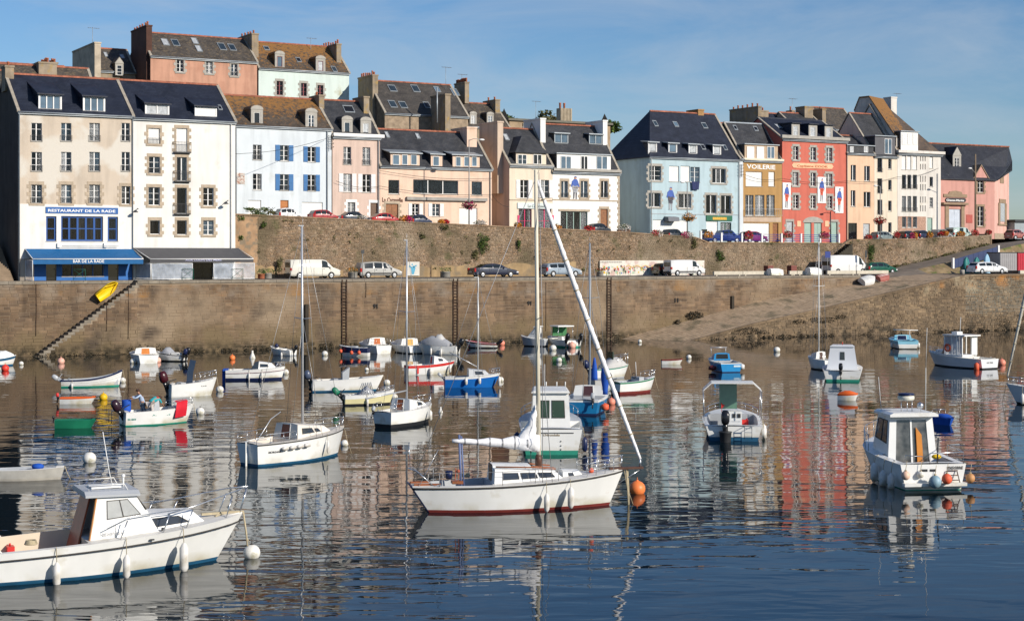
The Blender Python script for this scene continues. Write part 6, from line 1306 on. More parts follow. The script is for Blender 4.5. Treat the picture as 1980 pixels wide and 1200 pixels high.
# 8 white cabin boat with blue rudder
b=Boat('cabin_boat','small white cabin boat with dark blue waterline and bright blue rudder',436,551,735,6,'motor boat',br=.36,tr=.84,fs=.72,fb=.92,bot=NAVY,cock=(.06,.46),floor=.25,wl=.16,rake=.06); w_=b.B/2
o,f=b.cab(.55,.86,.72*w_,.4*w_,.5,.3,rf=.35,rb=.05); b.panel(f['st'],.12,.6,.35,.8,SHP); b.panel(f['pt'],.4,.85,.35,.8,SHP); mb=MB(); mb.hexa([(b.xx(.42),-.7*w_,b.zs(.4)),(b.xx(.56),-.7*w_,b.zs(.5)),(b.xx(.56),.7*w_,b.zs(.5)),(b.xx(.42),.7*w_,b.zs(.4))],[(b.xx(.5),-.6*w_,b.zs(.5)+.55),(b.xx(.56),-.6*w_,b.zs(.5)+.6),(b.xx(.56),.6*w_,b.zs(.5)+.6),(b.xx(.5),.6*w_,b.zs(.5)+.55)]); b.part(mb,'windscreen',SHP); b.rail(.86,.99,.3,2); mb=MB()
mb.box(b.xx(0)-.28,b.xx(0)-.05,-.05,.05,-.3,.75); mb.box(b.xx(0)-.2,b.xx(.04),-.6,.6,.68,.8); b.part(mb,'rudder',BCLOTH)
for sg in (1,-1):
    mb=MB(); mb.tube([(b.xx(i/14),sg*(b.hb(i/14)+.006),b.zs(i/14)-.22) for i in range(15)],.014,4); b.part(mb,'hull_stripe',mat('maroon_line',(.2,.02,.04),.5))
b.fender(.4,'st','dark-roped fender left on the small white cabin boat with blue rudder',.5,.05,.1); b.fender(.62,'st','dark-roped fender right on the small white cabin boat with blue rudder',.5,.05,.1)
# 9 small white boat near the wall
b=Boat('motor_boat','small white and grey open boat with two outboards, close to the quay between two masts',523,574,688,148,'motor boat',br=.45,tr=.85,fs=.5,fb=.8,bot=GG,cock=(.05,.75),floor=.2); b.outboard(0,-25,BLKG,.9); b.seatbox(.4,.5,.5,.2,.6); mb=MB(); mb.ball((b.xx(.7),.1,.85),.2,n=8,k=5); b.part(mb,'engine_cover',NAVY); b.fender(.3,'pt','white fender on the small boat between two masts',.4,.09,.1)
# 10 pair near the wall left
b=Boat('sailing_boat','mastless white sailing dinghy with orange hatch alongside a grey motor boat by the quay',250,308,703,112,'sailing boat',br=.45,tr=.7,fs=.7,fb=.85,bot=GW,cock=(.06,.3),floor=.25); w_=b.B/2; o,f=b.cab(.3,.8,.8*w_,.45*w_,.5,.25,rf=.4); b.panel(f['af'],.3,.68,0,.95,mat('hatch_orange',(.6,.2,.04),.5,.1),name='companionway_boards')
b=Boat('motor_boat','grey and white motor boat with rounded screen, right of the orange-hatched dinghy by the quay',303,363,699,163,'motor boat',br=.42,tr=.86,fs=.55,fb=.8,bot=BOTK,hull=GW,cock=(.05,.55),floor=.2,trim=BOTK); b.outboard(0,-15,BLKG,1.15); b.outboard(.5,-20,NAVY,1.0); b.canvas(.45,.75,.55,TARPG,'windscreen'); b.seatbox(.2,.4,.5,.2,.75,GW)
# 11 clinker boat with outboard
b=Boat('rowing_boat','white clinker rowing boat with navy gunwale and tilted grey outboard, bow raised to the right',118,237,749,13,'rowing boat',br=.33,tr=.62,fs=.5,fb=1.12,hull=GW,trim=NAVY,bot=BOTG,cock=(.04,.93),floor=.12,rake=.06,sag=3,coam=GG,deck=NAVY,rim=.07,stripe=.1)
for t in (.25,.5,.72): b.thwart(t,GG)
b.outboard(.0,-52,GG,.9,leg=GG); b.fender(.18,'st','short fender on the stern quarter of the clinker boat',.3,.07,.1); mb=MB()
for sg in (1,-1):
    for u in (.35,.6,.8): mb.tube([(b.xy(t/14,u)[0],sg*(b.xy(t/14,u)[1]+.004),u*b.zs(t/14)) for t in range(15)],.012,4)
b.part(mb,'plank_edges',mat('plank_shadow',(.5,.5,.5),.6))
# 12 orange dinghy, 13 green dinghy
b=Boat('dinghy','small white dinghy with orange inside and red stern outboard, left',115,186,781,4,'dinghy',br=.42,tr=.7,fs=.36,fb=.42,hull=GW,trim=ORNG,bot=GW,cock=(.03,.9),floor=.1,coam=ORNG,deck=ORNG,rim=.1,blunt=.35); b.thwart(.4,ORNG,-.02); b.thwart(.7,ORNG,-.02); b.outboard(0,0,REDP,.5)
b=Boat('dinghy','dark green plastic dinghy on the left, below the orange one',105,187,828,2,'dinghy',br=.42,tr=.8,fs=.42,fb=.44,hull=GRNP,bot=GRNP,cock=(.03,.92),floor=.1,coam=GRNP,deck=GRNP,rim=.1,blunt=.5); b.thwart(.35,GRNP,-.05); b.thwart(.65,GRNP,-.05); b.outboard(.2,0,BLKG,.3)
# 14 boat with people
b14=b=Boat('motor_boat','white open motor boat carrying two people, a blue barrel and a red cloth',230,374,824,30,'motor boat',br=.4,tr=.86,fs=.72,fb=.95,hull=GW,bot=BOTG,wl=.06,cock=(.06,.68),floor=.25,rake=.1); b.outboard(-.1,-28,mat('cowl_plum',(.03,.012,.02),.25),1.25); b.seatbox(.1,.2,.7,.25,.6)
mb=MB(); mb.hexa([(b.xx(.38),-.4,.25),(b.xx(.5),-.4,.25),(b.xx(.5),.4,.25),(b.xx(.38),.4,.25)],[(b.xx(.42),-.35,1.15),(b.xx(.48),-.35,1.3),(b.xx(.48),.35,1.3),(b.xx(.42),.35,1.15)]); b.part(mb,'console',GG); b.rail(.66,.98,.4,3); b.name('AY 285036','st',.36,.5,.16,mat('letters_green',(.05,.25,.2),.6),1.0); b.name('TEX ORION','st',.02,.32,.13,mat('letters_green',(.05,.25,.2),.6),.45)
mb=MB(); 
for i in range(2): mb.tube([(b.xx(0)-.0,.5+i*.5,b.zs(0)),(b.xx(0)-.45,.5+i*.5,b.zs(0)),(b.xx(0)-.45,.5+i*.5,.1)],.025,5)
b.part(mb,'boarding_ladder',STEEL)
mb=MB(); mb.lathe([(.2,0),(.25,.05),(.25,.28),(.235,.3),(.25,.33),(.25,.6),(.24,.64),(.19,.64)],(0,0,0),14); tag(mb.build('barrel',BCLOTH,None,b.W(b.xx(.1),.62,.66)),'bright blue plastic barrel in the stern of the boat with two people','barrel')
mb=MB(); ts=[.70+.02*i for i in range(10)]; secs=[]
for t in ts: secs.append([(b.xx(t),.1,b.zs(t)+.34),(b.xx(t),-b.hb(t)*.6,b.zs(t)+.38),(b.xx(t),-b.hb(t)-.04,b.zs(t)+.30+.01*math.sin(t*90)),(b.xx(t)-.06,-b.hb(t)-.09-.02*math.sin(t*60),b.zs(t)-.15),(b.xx(t)-.1,-b.hb(t)-.05,b.zs(t)-.5)])
secs2=[[b.W(*p)-b.W(0,0,0) for p in q] for q in secs]
mb.loft(secs2,closed=False); tag(mb.build('red_cloth',mat('scarlet_cloth',(.55,.005,.02),.75,.08,2,bump=.3),None,b.W(0,0,0)),'scarlet red cloth hung over the bow rail of the boat with two people','cloth')
# 15
b15=b=Boat('motor_boat','white motor boat with upright grey canvas screen, behind the boat with two people',322,419,768,30,'motor boat',br=.4,tr=.86,fs=.8,fb=1.12,hull=GW,bot=GW,cock=(.06,.6),floor=.3,rake=.12); b.outboard(.2,-15,mat('cowl_maroon',(.05,.006,.01),.3),1.5); mb=MB(); mb.loft([[(b.xx(.42),y,b.zs(.4)-.1),(b.xx(.44),y,b.zs(.4)+.7),(b.xx(.50),y*.95,b.zs(.4)+1.45)] for y in (-.6,-.3,0,.3,.6)],closed=False); mb.box(b.xx(.42),b.xx(.52),-.4,.4,.35,b.zs(.4)+.05); b.part(mb,'canvas_screen',TARPG); b.seatbox(.2,.3,.6,.3,.9,GG); b.rail(.6,.99,.55,4); b.name('CG 6','st',.62,.62,.16,DARKM,.4)
# 16 boat at the left edge
b=Boat('motor_boat','white and blue striped boat under a tarpaulin at the left edge, near the quay stair',-26,31,708,35,'motor boat',br=.45,tr=.8,fs=.55,fb=.8,hull=GW,trim=BOTB,bot=BOTB,cock=(.1,.6),stripe=.2); b.canvas(.15,.9,.6,GW); 
# 17 grey rowing boat left
b=Boat('rowing_boat','worn grey-white rowing boat with blue sack, cut by the left edge above the big cruiser',-32,126,930,6,'rowing boat',br=.36,tr=.7,fs=.42,fb=.5,hull=mat('worn_white',(.5,.48,.43),.7,.15,2,streak=.2),bot=mat('worn_white2',(.45,.42,.36),.8,.15,2),cock=(.04,.9),floor=.1,coam=GG,rake=.05,blunt=.25); b.thwart(.45,GG,-.06); b.thwart(.7,GG,-.06)
mb=MB(); mb.ball((0,0,0),.26,.2,.13,n=10,k=6); tag(mb.build('sack',BCLOTH,None,b.W(b.xx(.66),0,.52)),'crumpled bright blue sack in the grey rowing boat','sack')
# 18 cluster behind
b=Boat('fishing_boat','small navy and white boat with grey cockpit and red fenders at the rusty ladder',656,716,689,168,'motor boat',br=.42,tr=.8,fs=.75,fb=.95,hull=NAVY,trim=NAVY,bot=GW,wl=.32,cock=(.1,.75),floor=.3,deck=GG,coam=GG); b.seatbox(.4,.6,.4,.3,.9,GG); b.fender(.25,'pt','red fender hanging left on the navy and white boat',.3,.15,.1,LOB); b.fender(.5,'pt','red fender in the middle of the navy and white boat',.3,.15,.15,LOB); b.fender(.9,'pt','red fender at the left bow of the navy and white boat',.3,.15,.15,LOB)
b=Boat('sailing_boat','mastless white boat with lamp on its orange-brown hatch, beside the navy and white boat',694,757,684,118,'sailing boat',br=.42,tr=.7,fs=.75,fb=.9,bot=GW,cock=(.06,.3),floor=.3); w_=b.B/2; o,f=b.cab(.3,.8,.8*w_,.45*w_,.62,.3,rf=.4); b.panel(f['af'],.3,.68,.1,.95,mat('hatch_orange2',(.5,.13,.03),.5,.1),name='companionway_boards')
mb=MB(); mb.ball((0,0,0),.12,n=8,k=5); b.part(mb,'deck_lamp',LOB); b.rail(.02,.3,.7,2,close=False)
b=Boat('sailing_boat','white and grey sailing boat with yellow hatch, third in the cluster at the ladder',755,821,684,118,'sailing boat',br=.42,tr=.7,fs=.7,fb=.9,bot=BOTK,cock=(.06,.3),floor=.3); w_=b.B/2; o,f=b.cab(.3,.8,.8*w_,.45*w_,.6,.3,rf=.4); b.panel(f['af'],.3,.7,.0,.95,mat('hatch_yellow',(.65,.38,.1),.5,.1),name='companionway_boards'); b.fender(.55,'st','long pale fender on the yellow-hatched boat',.5,.1,.1)
b=Boat('cabin_boat','white cuddy boat shrouded in grey canvas, behind the red-striped boat',808,890,686,165,'motor boat',br=.42,tr=.85,fs=.75,fb=1.0,bot=GG,cock=(.05,.5),floor=.3); b.outboard(.2,-20,BLKG,1.4); b.canvas(.2,.92,.85,TARPG); b.canvas(.3,.62,1.05,mat('pale_canvas',(.5,.49,.47),.8,.08,2,bump=.4),'canvas_hood',w=.8); b.fender(.35,'pt','white fender on the grey-canvas cuddy boat',.6,.1,.1); b.fender(.6,'pt','second white fender on the grey-canvas cuddy boat, nearer its bow',.6,.1,.1)
# 19
b=Boat('rowing_boat','low white and crimson open boat with black outboard under the second rusty ladder',899,962,673,168,'rowing boat',br=.36,tr=.75,fs=.45,fb=.75,hull=GW,trim=BOTR,bot=BOTK,cock=(.05,.9),floor=.15,stripe=.16,coam=mat('crimson_paint',(.4,.02,.06),.5),deck=GW); b.thwart(.4,GW); b.thwart(.6,GW); b.outboard(0,-45,BLKG,1.0)
# 20
b=Boat('motor_boat','white open-cabin boat with red stripe and red door, left of the bright blue boat',781,879,725,24,'motor boat',br=.36,tr=.75,fs=.7,fb=.95,hull=GW,trim=REDP,bot=GW,stripe=.2,cock=(.08,.5),floor=.3); w_=b.B/2; o,f=b.cab(.52,.85,.72*w_,.4*w_,.62,.3,rf=.4,rb=.06); b.panel(f['af'],.2,.62,.05,.9,mat('door_red',(.38,.03,.04),.5),name='door'); b.panel(f['st'],.4,.75,.4,.8,SHP); b.fender(.42,'st','white fender amidships on the red-striped boat',.55,.1,.1); b.fender(.85,'st','white fender at the bow of the red-striped boat',.5,.1,.1)
mb=MB(); mb.box(b.xx(.16),b.xx(.17)+.1,-b.hb(.16)-.03,-b.hb(.16),.1,b.zs(.16)+.02); b.part(mb,'red_boarding_mark',REDP)
# 21 bright blue sailing boat
b=Boat('sailing_boat','bright royal blue sailing boat with white cabin and slender mast, middle distance',858,967,750,9,'sailing boat',br=.4,tr=.6,fs=.72,fb=.92,hull=ROYB,trim=GW,bot=ROYB,stripe=.14,cock=(.08,.4),floor=.3,coam=GG); w_=b.B/2; o,f=b.cab(.42,.82,.72*w_,.4*w_,.5,.28,rf=.35,m=GG); b.panel(f['st'],.35,.72,.3,.8,SHP); b.mast(.6,b.zs(.6)+.35,7.55,.05,GW,boom=None,spread=(.6,),lean=.02); b.rail(.82,.99,.45,3); b.outboard(.3,-40,GG,.6,leg=GG)
b.fender(.36,'st','white fender left on the bright blue sailing boat',.4,.1,-.05); b.fender(.6,'st','white fender in the middle of the bright blue sailing boat',.4,.1,-.05); b.fender(.97,'st','white fender hanging at the bow of the bright blue sailing boat',.6,.1,.05,out=.2); mb=MB(); mb.tube([(b.xx(.6),0,b.zs(.5)+.6),(b.xx(.1),.4,2.4)],.03,5); b.part(mb,'lowered_boom',ALU)
# 22 pair
b=Boat('cabin_boat','grey cuddy boat with white windowed cabin by the wall behind the tall mast',1007,1060,670,155,'motor boat',br=.42,tr=.85,fs=.75,fb=1.05,hull=GG,trim=GW,bot=BOTK,cock=(.05,.3),floor=.3); w_=b.B/2; o,f=b.cab(.25,.7,.75*w_,.6*w_,1.15,.95,rf=.8,name='cabin',roof=.1); b.panel(f['pt'],.15,.5,.4,.85,SHP); b.panel(f['fr'],.1,.9,.15,.9,SHP)
b=Boat('motor_boat','white motor boat with green canvas wheelhouse top and two black outboards by the wall',1058,1124,672,118,'motor boat',br=.45,tr=.9,fs=.7,fb=.95,hull=GW,bot=BOTG,wl=.15,cock=(.05,.6),floor=.3); w_=b.B/2; b.outboard(.8,-20,BLKG,1.3); b.outboard(-.7,-25,BLKG,1.3); mb=MB()
for x_ in (.3,.6):
    for sg in (1,-1): mb.tube([(b.xx(x_),sg*w_*.8,b.zs(.4)),(b.xx(x_)+.05,sg*w_*.75,b.zs(.4)+1.25)],.025,5)
b.part(mb,'frame',STEEL); mb=MB(); mb.box(b.xx(.28),b.xx(.63),-w_*.85,w_*.85,b.zs(.4)+1.25,b.zs(.4)+1.36); b.part(mb,'hard_top',GW); mb=MB(); mb.box(b.xx(.55),b.xx(.57),-w_*.75,w_*.75,b.zs(.4)+.3,b.zs(.4)+1.25); b.part(mb,'canvas_screen',GCLOTH); b.seatbox(.35,.5,.3,.3,1.0,GW,'console')
# 23 group right of the furled sail
b=Boat('motor_boat','white cuddy boat wrapped in pale canvas, half hidden behind the slanting furled sail',1136,1215,733,28,'motor boat',br=.42,tr=.85,fs=.7,fb=.95,hull=GW,trim=BOTG,bot=GG,cock=(.06,.5),floor=.3); b.canvas(.3,.9,.75,mat('pale_canvas',(.5,.5,.5),.8)); b.outboard(.2,-20,NAVY,1.2); b.rail(.6,.98,.9,3,low=False); mb=MB(); mb.box(b.xx(.5),b.xx(.52),-.4,.4,b.zs(.5)+.6,b.zs(.5)+1.2); b.part(mb,'green_screen',SHG)
b=Boat('motor_boat','white open boat with green stripe, red underside and steering wheel, right of the furled sail',1180,1266,762,33,'motor boat',br=.4,tr=.86,fs=.75,fb=1.0,hull=GW,trim=mat('stripe_green',(.03,.2,.1),.5),bot=BOTR,wl=.16,cock=(.05,.72),floor=.3,stripe=.1,deck=GW,coam=GG); b.outboard(.3,-15,BLKG,1.1); b.seatbox(.5,.62,.45,.3,1.05,GG,'console'); mb=MB(); ring_of((b.xx(.49),.1,1.12),.18,.02,mb); mb.tube([(b.xx(.49),.1,1.12),(b.xx(.51),.1,1.0)],.02,5); b.part(mb,'steering_wheel',DARKM); b.rail(.75,.99,.5,3); mb=MB(); mb.tube([(b.xx(.6),.3,1.1),(b.xx(.58),.3,2.0)],.02,5); b.part(mb,'stern_post',GW)
b=Boat('sailing_boat','blue-hulled sailing boat with brown hatch and blue mast, behind the furled sail',1096,1177,803,80,'sailing boat',br=.38,tr=.8,fs=.85,fb=1.05,hull=mat('mid_blue_hull',(.01,.16,.36),.35,.1),trim=GW,bot=NAVY,stripe=.12,cock=(.06,.4),floor=.35,coam=GG,deck=GW); w_=b.B/2; o,f=b.cab(.4,.8,.78*w_,.5*w_,.6,.3,rf=.35,rb=.1); b.panel(f['af'],.34,.68,.0,.97,mat('plum_boards',(.07,.03,.035),.5),name='companionway_boards')
b.mast(.55,b.zs(.5)+.4,9.75,.07,mat('blue_mast',(.25,.29,.34),.4),spread=(.62,),lean=-.02); b.outboard(-.6,10,GG,.75,x=-.15); mb=MB(); mb.leaves((b.xx(.5),-.35,2.1),.35,.2,.6,60,.35); 
mb=MB(); secs=[[(b.xx(.45)+.1*math.cos(a*1.05),-.35+(.05+.2*u*(2-u)*.8)*math.sin(a*1.05),3.1-1.3*u) for a in range(6)] for u in [i/8 for i in range(9)]]; mb.loft(secs); b.part(mb,'blue_sail_bag',BCLOTH); mb=MB(); mb.loft([[(b.xx(.2)+.12*math.cos(a*1.05)*(1+.2*math.sin(u*9)),-1.15+(.22)*math.sin(a*1.05)*(1+.3*math.sin(u*5)),2.6-1.5*u) for a in range(6)] for u in [i/8 for i in range(9)]]); b.part(mb,'blue_awning_roll',BCLOTH)
b.fender(.15,'pt','orange fender on the left quarter of the blue-hulled sailing boat',.35,.2,.3,ORNG); b.fender(.12,'st','coral red fender on the right quarter of the blue-hulled sailing boat',.35,.22,.1,LOB)
# 24 small red dinghy
b=Boat('dinghy','tiny white dinghy with dark red inside, alone right of the moored boats in mid harbour',1278,1320,704,5,'dinghy',br=.42,tr=.7,fs=.35,fb=.42,hull=GW,trim=BOTR,bot=GW,cock=(.04,.9),coam=BOTR,deck=BOTR); b.thwart(.5,BOTR,-.02)
# 25
b=Boat('cabin_boat','small sky blue boat seen from astern with maroon fenders, above the arch boat',1369,1434,720,100,'motor boat',br=.42,tr=.85,fs=.72,fb=.95,hull=SKYB,trim=GW,bot=NAVY,wl=.06,cock=(.06,.5),floor=.3,coam=GG,deck=GG); w_=b.B/2; o,f=b.cab(.5,.85,.7*w_,.4*w_,.55,.3,rf=.3,m=SKYB); b.panel(f['af'],.15,.85,.3,.9,SHP); b.fender(.2,'pt','large maroon fender on the left of the small sky blue boat',.35,.3,.1,mat('maroon_fender',(.12,.015,.02),.5)); b.fender(.15,'st','pale fender on the right of the small sky blue boat',.4,.2,.0); mb=MB(); mb.tube([(b.xx(.7),-.7,1.75),(b.xx(.7),.7,1.75)],.03,5); 
for y_ in (-.6,.6): mb.tube([(b.xx(.7),y_,1.2),(b.xx(.7),y_,1.75)],.02,5)
b.part(mb,'roof_bar',ALU); mb=MB(); mb.box(b.xx(0)-.02,b.xx(0)-.001,-.75,-.2,.42,.56); b.part(mb,'name_plate',mat('name_pale',(.6,.75,.8),.5))
# 26 arch boat
b=Boat('motor_boat','white open motor boat with a wide white roof arch, green screen and black outboard',1358,1474,853,84,'motor boat',br=.42,tr=.92,fs=.72,fb=1.0,hull=GW,bot=BOTB,wl=.2,cock=(.04,.66),floor=.28,deck=GW,coam=GG,rim=.22); w_=b.B/2; b.outboard(.42,0,BLKG,1.35); mb=MB(); mb.lathe([(.24,0),(.26,.05),(.3,.5),(.34,.55)],(b.xx(0)-.35,.42,-.05),14); b.part(mb,'motor_bucket',DARKM)
zt=2.62; mb=MB(); pr=[(-w_*.98,zt-.38),(-w_*.7,zt),(w_*.7,zt),(w_*.98,zt-.38)]; 
for (ya,za),(yb,zb_) in zip(pr,pr[1:]): mb.hexa([(b.xx(.3),ya,za),(b.xx(.3),yb,zb_),(b.xx(.52),yb,zb_),(b.xx(.52),ya,za)],[(b.xx(.3),ya,za+.05),(b.xx(.3),yb,zb_+.05),(b.xx(.52),yb,zb_+.05),(b.xx(.52),ya,za+.05)])
b.part(mb,'roof_arch',GW)
for sg in (1,-1):
    for t in (.31,.51): mb=MB(); mb.tube([(b.xx(t),sg*(w_*.95),b.zs(.4)),(b.xx(t),sg*w_*.98,zt-.36)],.022,5); b.part(mb,'arch_post',STEEL)
mb=MB(); mb.hexa([(b.xx(.5),-w_*.18,b.zs(.5)+.45),(b.xx(.5),w_*.42,b.zs(.5)+.45),(b.xx(.5)+.03,w_*.42,b.zs(.5)+.45),(b.xx(.5)+.03,-w_*.18,b.zs(.5)+.45)],[(b.xx(.5)+.1,-w_*.18,zt),(b.xx(.5)+.1,w_*.42,zt),(b.xx(.5)+.13,w_*.42,zt),(b.xx(.5)+.13,-w_*.18,zt)]); b.part(mb,'green_screen',mat('green_perspex',(.10,.2,.14),.15,.15,spec=.8)); b.seatbox(.42,.56,.5,.28,1.15,GW,'console'); b.seatbox(.25,.33,.4,.28,.75,GW); mb=MB()
for y_ in (-.35,-.1,.2): mb.box(b.xx(.42)-.03,b.xx(.42),y_-.08,y_+.08,.85,1.05)
b.part(mb,'instruments',DARKM); mb=MB(); mb.tube([(b.xx(0),-.85,b.zs(0)),(b.xx(0)-.3,-.85,b.zs(0)),(b.xx(0)-.3,-.85,.15)],.02,5); mb.tube([(b.xx(0),-.5,b.zs(0)),(b.xx(0)-.3,-.5,b.zs(0)),(b.xx(0)-.3,-.5,.15)],.02,5)
for z_ in (.25,.45,.65): mb.box(b.xx(0)-.32,b.xx(0)-.28,-.85,-.5,z_,z_+.03)
b.part(mb,'boarding_ladder',STEEL); b.rail(.62,.98,.4,3)
for t,lb in ((.1,'nearest the stern'),(.22,'second from the stern'),(.34,'third from the stern')): b.fender(t,'st','white fender on the right side of the arch boat, '+lb,.45,.12,.05)
mb=MB(); mb.add([(b.xx(.45),.55,1.55),(b.xx(.45),.35,1.45),(b.xx(.45),.5,1.3)],[(0,1,2)]); mb.tube([(b.xx(.45),.52,1.1),(b.xx(.45),.52,1.6)],.01,4); b.part(mb,'red_pennant',REDP)
# 27
b=Boat('sailing_boat','small white sailing boat in shade with thin mast, left of the green-bottomed cabin boat',1562,1612,716,112,'sailing boat',br=.4,tr=.7,fs=.8,fb=1.0,hull=GW,bot=BOTK,cock=(.06,.4),floor=.3); w_=b.B/2; o,f=b.cab(.4,.8,.78*w_,.5*w_,.55,.3,rf=.3); b.panel(f['af'],.35,.68,0,.95,BWOOD,name='companionway_boards'); b.mast(.5,b.zs(.5)+.35,10.2,.05,GW,spread=(.6,)); b.rail(.0,.2,.5,2,close=False)
b=Boat('cabin_boat','white flat-backed cabin boat with green bottom, small window and orange-topped outboard',1590,1668,738,78,'motor boat',br=.42,tr=.9,fs=.75,fb=1.0,hull=GW,bot=BOTG,wl=.16,cock=(.04,.3),floor=.3); w_=b.B/2; o,f=b.cab(.2,.6,.8*w_,.7*w_,1.62,1.5,rf=.4,rb=.1,tum=.74,m=mat('cabin_cool_white',(.7,.72,.75),.4,.03),name='wheelhouse',z0=.4,roof=.05); b.panel(f['af'],.42,.58,.55,.82,SHP); b.panel(f['st'],.2,.7,.55,.85,SHP); b.outboard(.1,0,BLKG,1.0); mb=MB(); mb.box(b.xx(.05),b.xx(.2),-w_*.8,w_*.8,.78,.82); b.part(mb,'stern_platform',GW); mb=MB(); mb.lathe([(.03,0),(.03,.12),(.06,.14),(.02,.2)],(b.xx(.4),0,b.zs(.4)+1.7),6); b.part(mb,'red_lamp',REDP)
# 28
b=Boat('dinghy','small white tender with bright orange cover, in front of the green-bottomed cabin boat',1619,1659,774,-20,'dinghy',br=.5,tr=.75,fs=.36,fb=.42,hull=GW,trim=ORNG,bot=GW,cock=(.9,.9),deck=ORNG); b.canvas(.05,.9,.22,ORNG)
# 29
b=Boat('sailing_boat','small pale blue and white boat seen from astern, alone in front of the slipway wall',1718,1776,675,87,'sailing boat',br=.42,tr=.78,fs=.78,fb=.95,hull=GW,trim=LTB,bot=BOTK,wl=.08,stripe=.3,cock=(.05,.5),floor=.35,deck=LTB,coam=LTB); w_=b.B/2; o,f=b.cab(.45,.8,.7*w_,.45*w_,.42,.25,rf=.3,m=LTB); b.panel(f['af'],.2,.7,.0,.9,NAVY,name='companionway_boards'); mb=MB(); mb.tube([(b.xx(.3),-1.3,1.75),(b.xx(.3),1.1,1.82)],.04,5); mb.tube([(b.xx(.3),-.5,.9),(b.xx(.3),-.5,1.75)],.03,5); b.part(mb,'boom',GW); b.fender(.25,'st','white fender on the pale blue and white boat, right side',.5,.12,.1); b.fender(.25,'pt','shaded fender on the pale blue and white boat, left side',.5,.12,.1)
# 30
b=Boat('cabin_cruiser','white and grey cabin cruiser with glass wheelhouse and orange lifebuoy, right of the slipway mooring',1796,1931,714,122,'motor boat',br=.36,tr=.88,fs=.8,fb=1.15,hull=mat('gelcoat_shade',(.7,.71,.73),.3,.04),trim=GW,bot=BOTK,cock=(.04,.3),floor=.4,rake=.1,stripe=.1); w_=b.B/2  # white gelcoat toned down: the hull's shade is put into the colour
x0,x1=b.xx(.32),b.xx(.62); zb=b.zs(.4)-.02; zt=zb+1.7
mb=MB(); mb.box(x0,x1,-w_*.72,w_*.72,zb-.3,zb+.2); 
for x_ in (x0,x0+.55,x0+1.1,x1-.08):
    for sg in (1,-1): mb.box(x_,x_+.08,sg*w_*.72-.04,sg*w_*.72+.04,zb+.2,zt)
mb.box(x0,x0+.06,-w_*.72,-w_*.2,zb-.1,zt); b.part(mb,'wheelhouse',GW); mb=MB(); mb.box(x0-.3,x1+.1,-w_*.8,w_*.8,zt,zt+.1); b.part(mb,'cabin_roof',GW); mb=MB(); mb.box(x0+.1,x1-.02,w_*.7-.01,w_*.7+.01,zb+.22,zt-.02); b.part(mb,'side_glass',PVC); mb=MB(); mb.hexa([(x1,-w_*.68,zb+.2),(x1+.35,-w_*.6,zb+.2),(x1+.35,w_*.6,zb+.2),(x1,w_*.68,zb+.2)],[(x1-.02,-w_*.66,zt-.1),(x1+.05,-w_*.6,zt-.1),(x1+.05,w_*.6,zt-.1),(x1-.02,w_*.66,zt-.1)]); b.part(mb,'windscreen',SHP); o,f=b.cab(.60,.86,.66*w_,.38*w_,.4,.25,rf=.3); b.panel(f['pt'],.3,.7,.3,.8,SHP)
mb=MB(); mb.T=Matrix.Translation((x1-.45,w_*.72+.1,zb+.72))@Matrix.Rotation(R(90),4,'Z'); ring_of((0,0,0),.27,.07,mb); b.part(mb,'lifebuoy',LOB); mb=MB(); mb.box(x1-.9,x1-.3,-.3,.3,zt+.1,zt+.32); mb.tube([(x1-.9,0,zt+.1),(x1-1.0,0,zt+1.5)],.02,5); b.part(mb,'radar_box',GW); b.rail(.75,.98,.4,3); b.name('DZ 7325','tr',0,.45,.16,DARKM,.7); b.fender(.04,'pt','pink and white fender at the near stern corner of the glass-housed cruiser',.6,.2,.15,LOB)
# 31 the near right cabin boat
b=Boat('cabin_cruiser','large white cabin cruiser with glass doors, orange plank and coloured ball fenders',1668,1868,948,97,'motor boat',br=.44,tr=.93,fs=1.0,fb=1.35,hull=GW,trim=GW,bot=BOTG,wl=.03,cock=(.05,.4),floor=.45,rake=.1,deck=GW,coam=mat('grey_coaming',(.36,.37,.4),.5,.06),rim=.3); w_=b.B/2
x0,x1=b.xx(.33),b.xx(.66); zb=.45; zt=2.62; wh=w_*.74; wt=w_*.62; mb=MB()
P=lambda u,v:(x0+.22*v,(-wh+2*wh*u)*(1-v)+(-wt+2*wt*u)*v,zb+(zt-zb)*v)
def post(mb,u0,u1,v0,v1,d=.07): mb.hexa([P(u0,v0),P(u1,v0),(P(u1,v0)[0]+d,)+P(u1,v0)[1:],(P(u0,v0)[0]+d,)+P(u0,v0)[1:]],[P(u0,v1),P(u1,v1),(P(u1,v1)[0]+d,)+P(u1,v1)[1:],(P(u0,v1)[0]+d,)+P(u0,v1)[1:]])
post(mb,0,.155,0,1); post(mb,.845,1,0,1); post(mb,.155,.845,.93,1); post(mb,.49,.53,.0,.93); post(mb,.155,.845,0,.05)
for sg in (1,-1): mb.hexa([(x0+.07,sg*wh,zb),(x1,sg*wh*.95,zb+.3),(x1,sg*(wh*.95-.05),zb+.3),(x0+.07,sg*(wh-.05),zb)][::sg],[(x0+.29,sg*wt,zt),(x1-.5,sg*wt*.95,zt),(x1-.5,sg*(wt*.95-.05),zt),(x0+.29,sg*(wt-.05),zt)][::sg])
mb.hexa([(x1,-wh*.95,zb),(x1+.05,-wh*.95,zb),(x1+.05,wh*.95,zb),(x1,wh*.95,zb)],[(x1-.5,-wt*.95,zt),(x1-.45,-wt*.95,zt),(x1-.45,wt*.95,zt),(x1-.5,wt*.95,zt)]); b.part(mb,'wheelhouse',GW)
SMK=mat('smoked_door_glass',(.10,.097,.09),.12,.8,2.2,spec=.9)
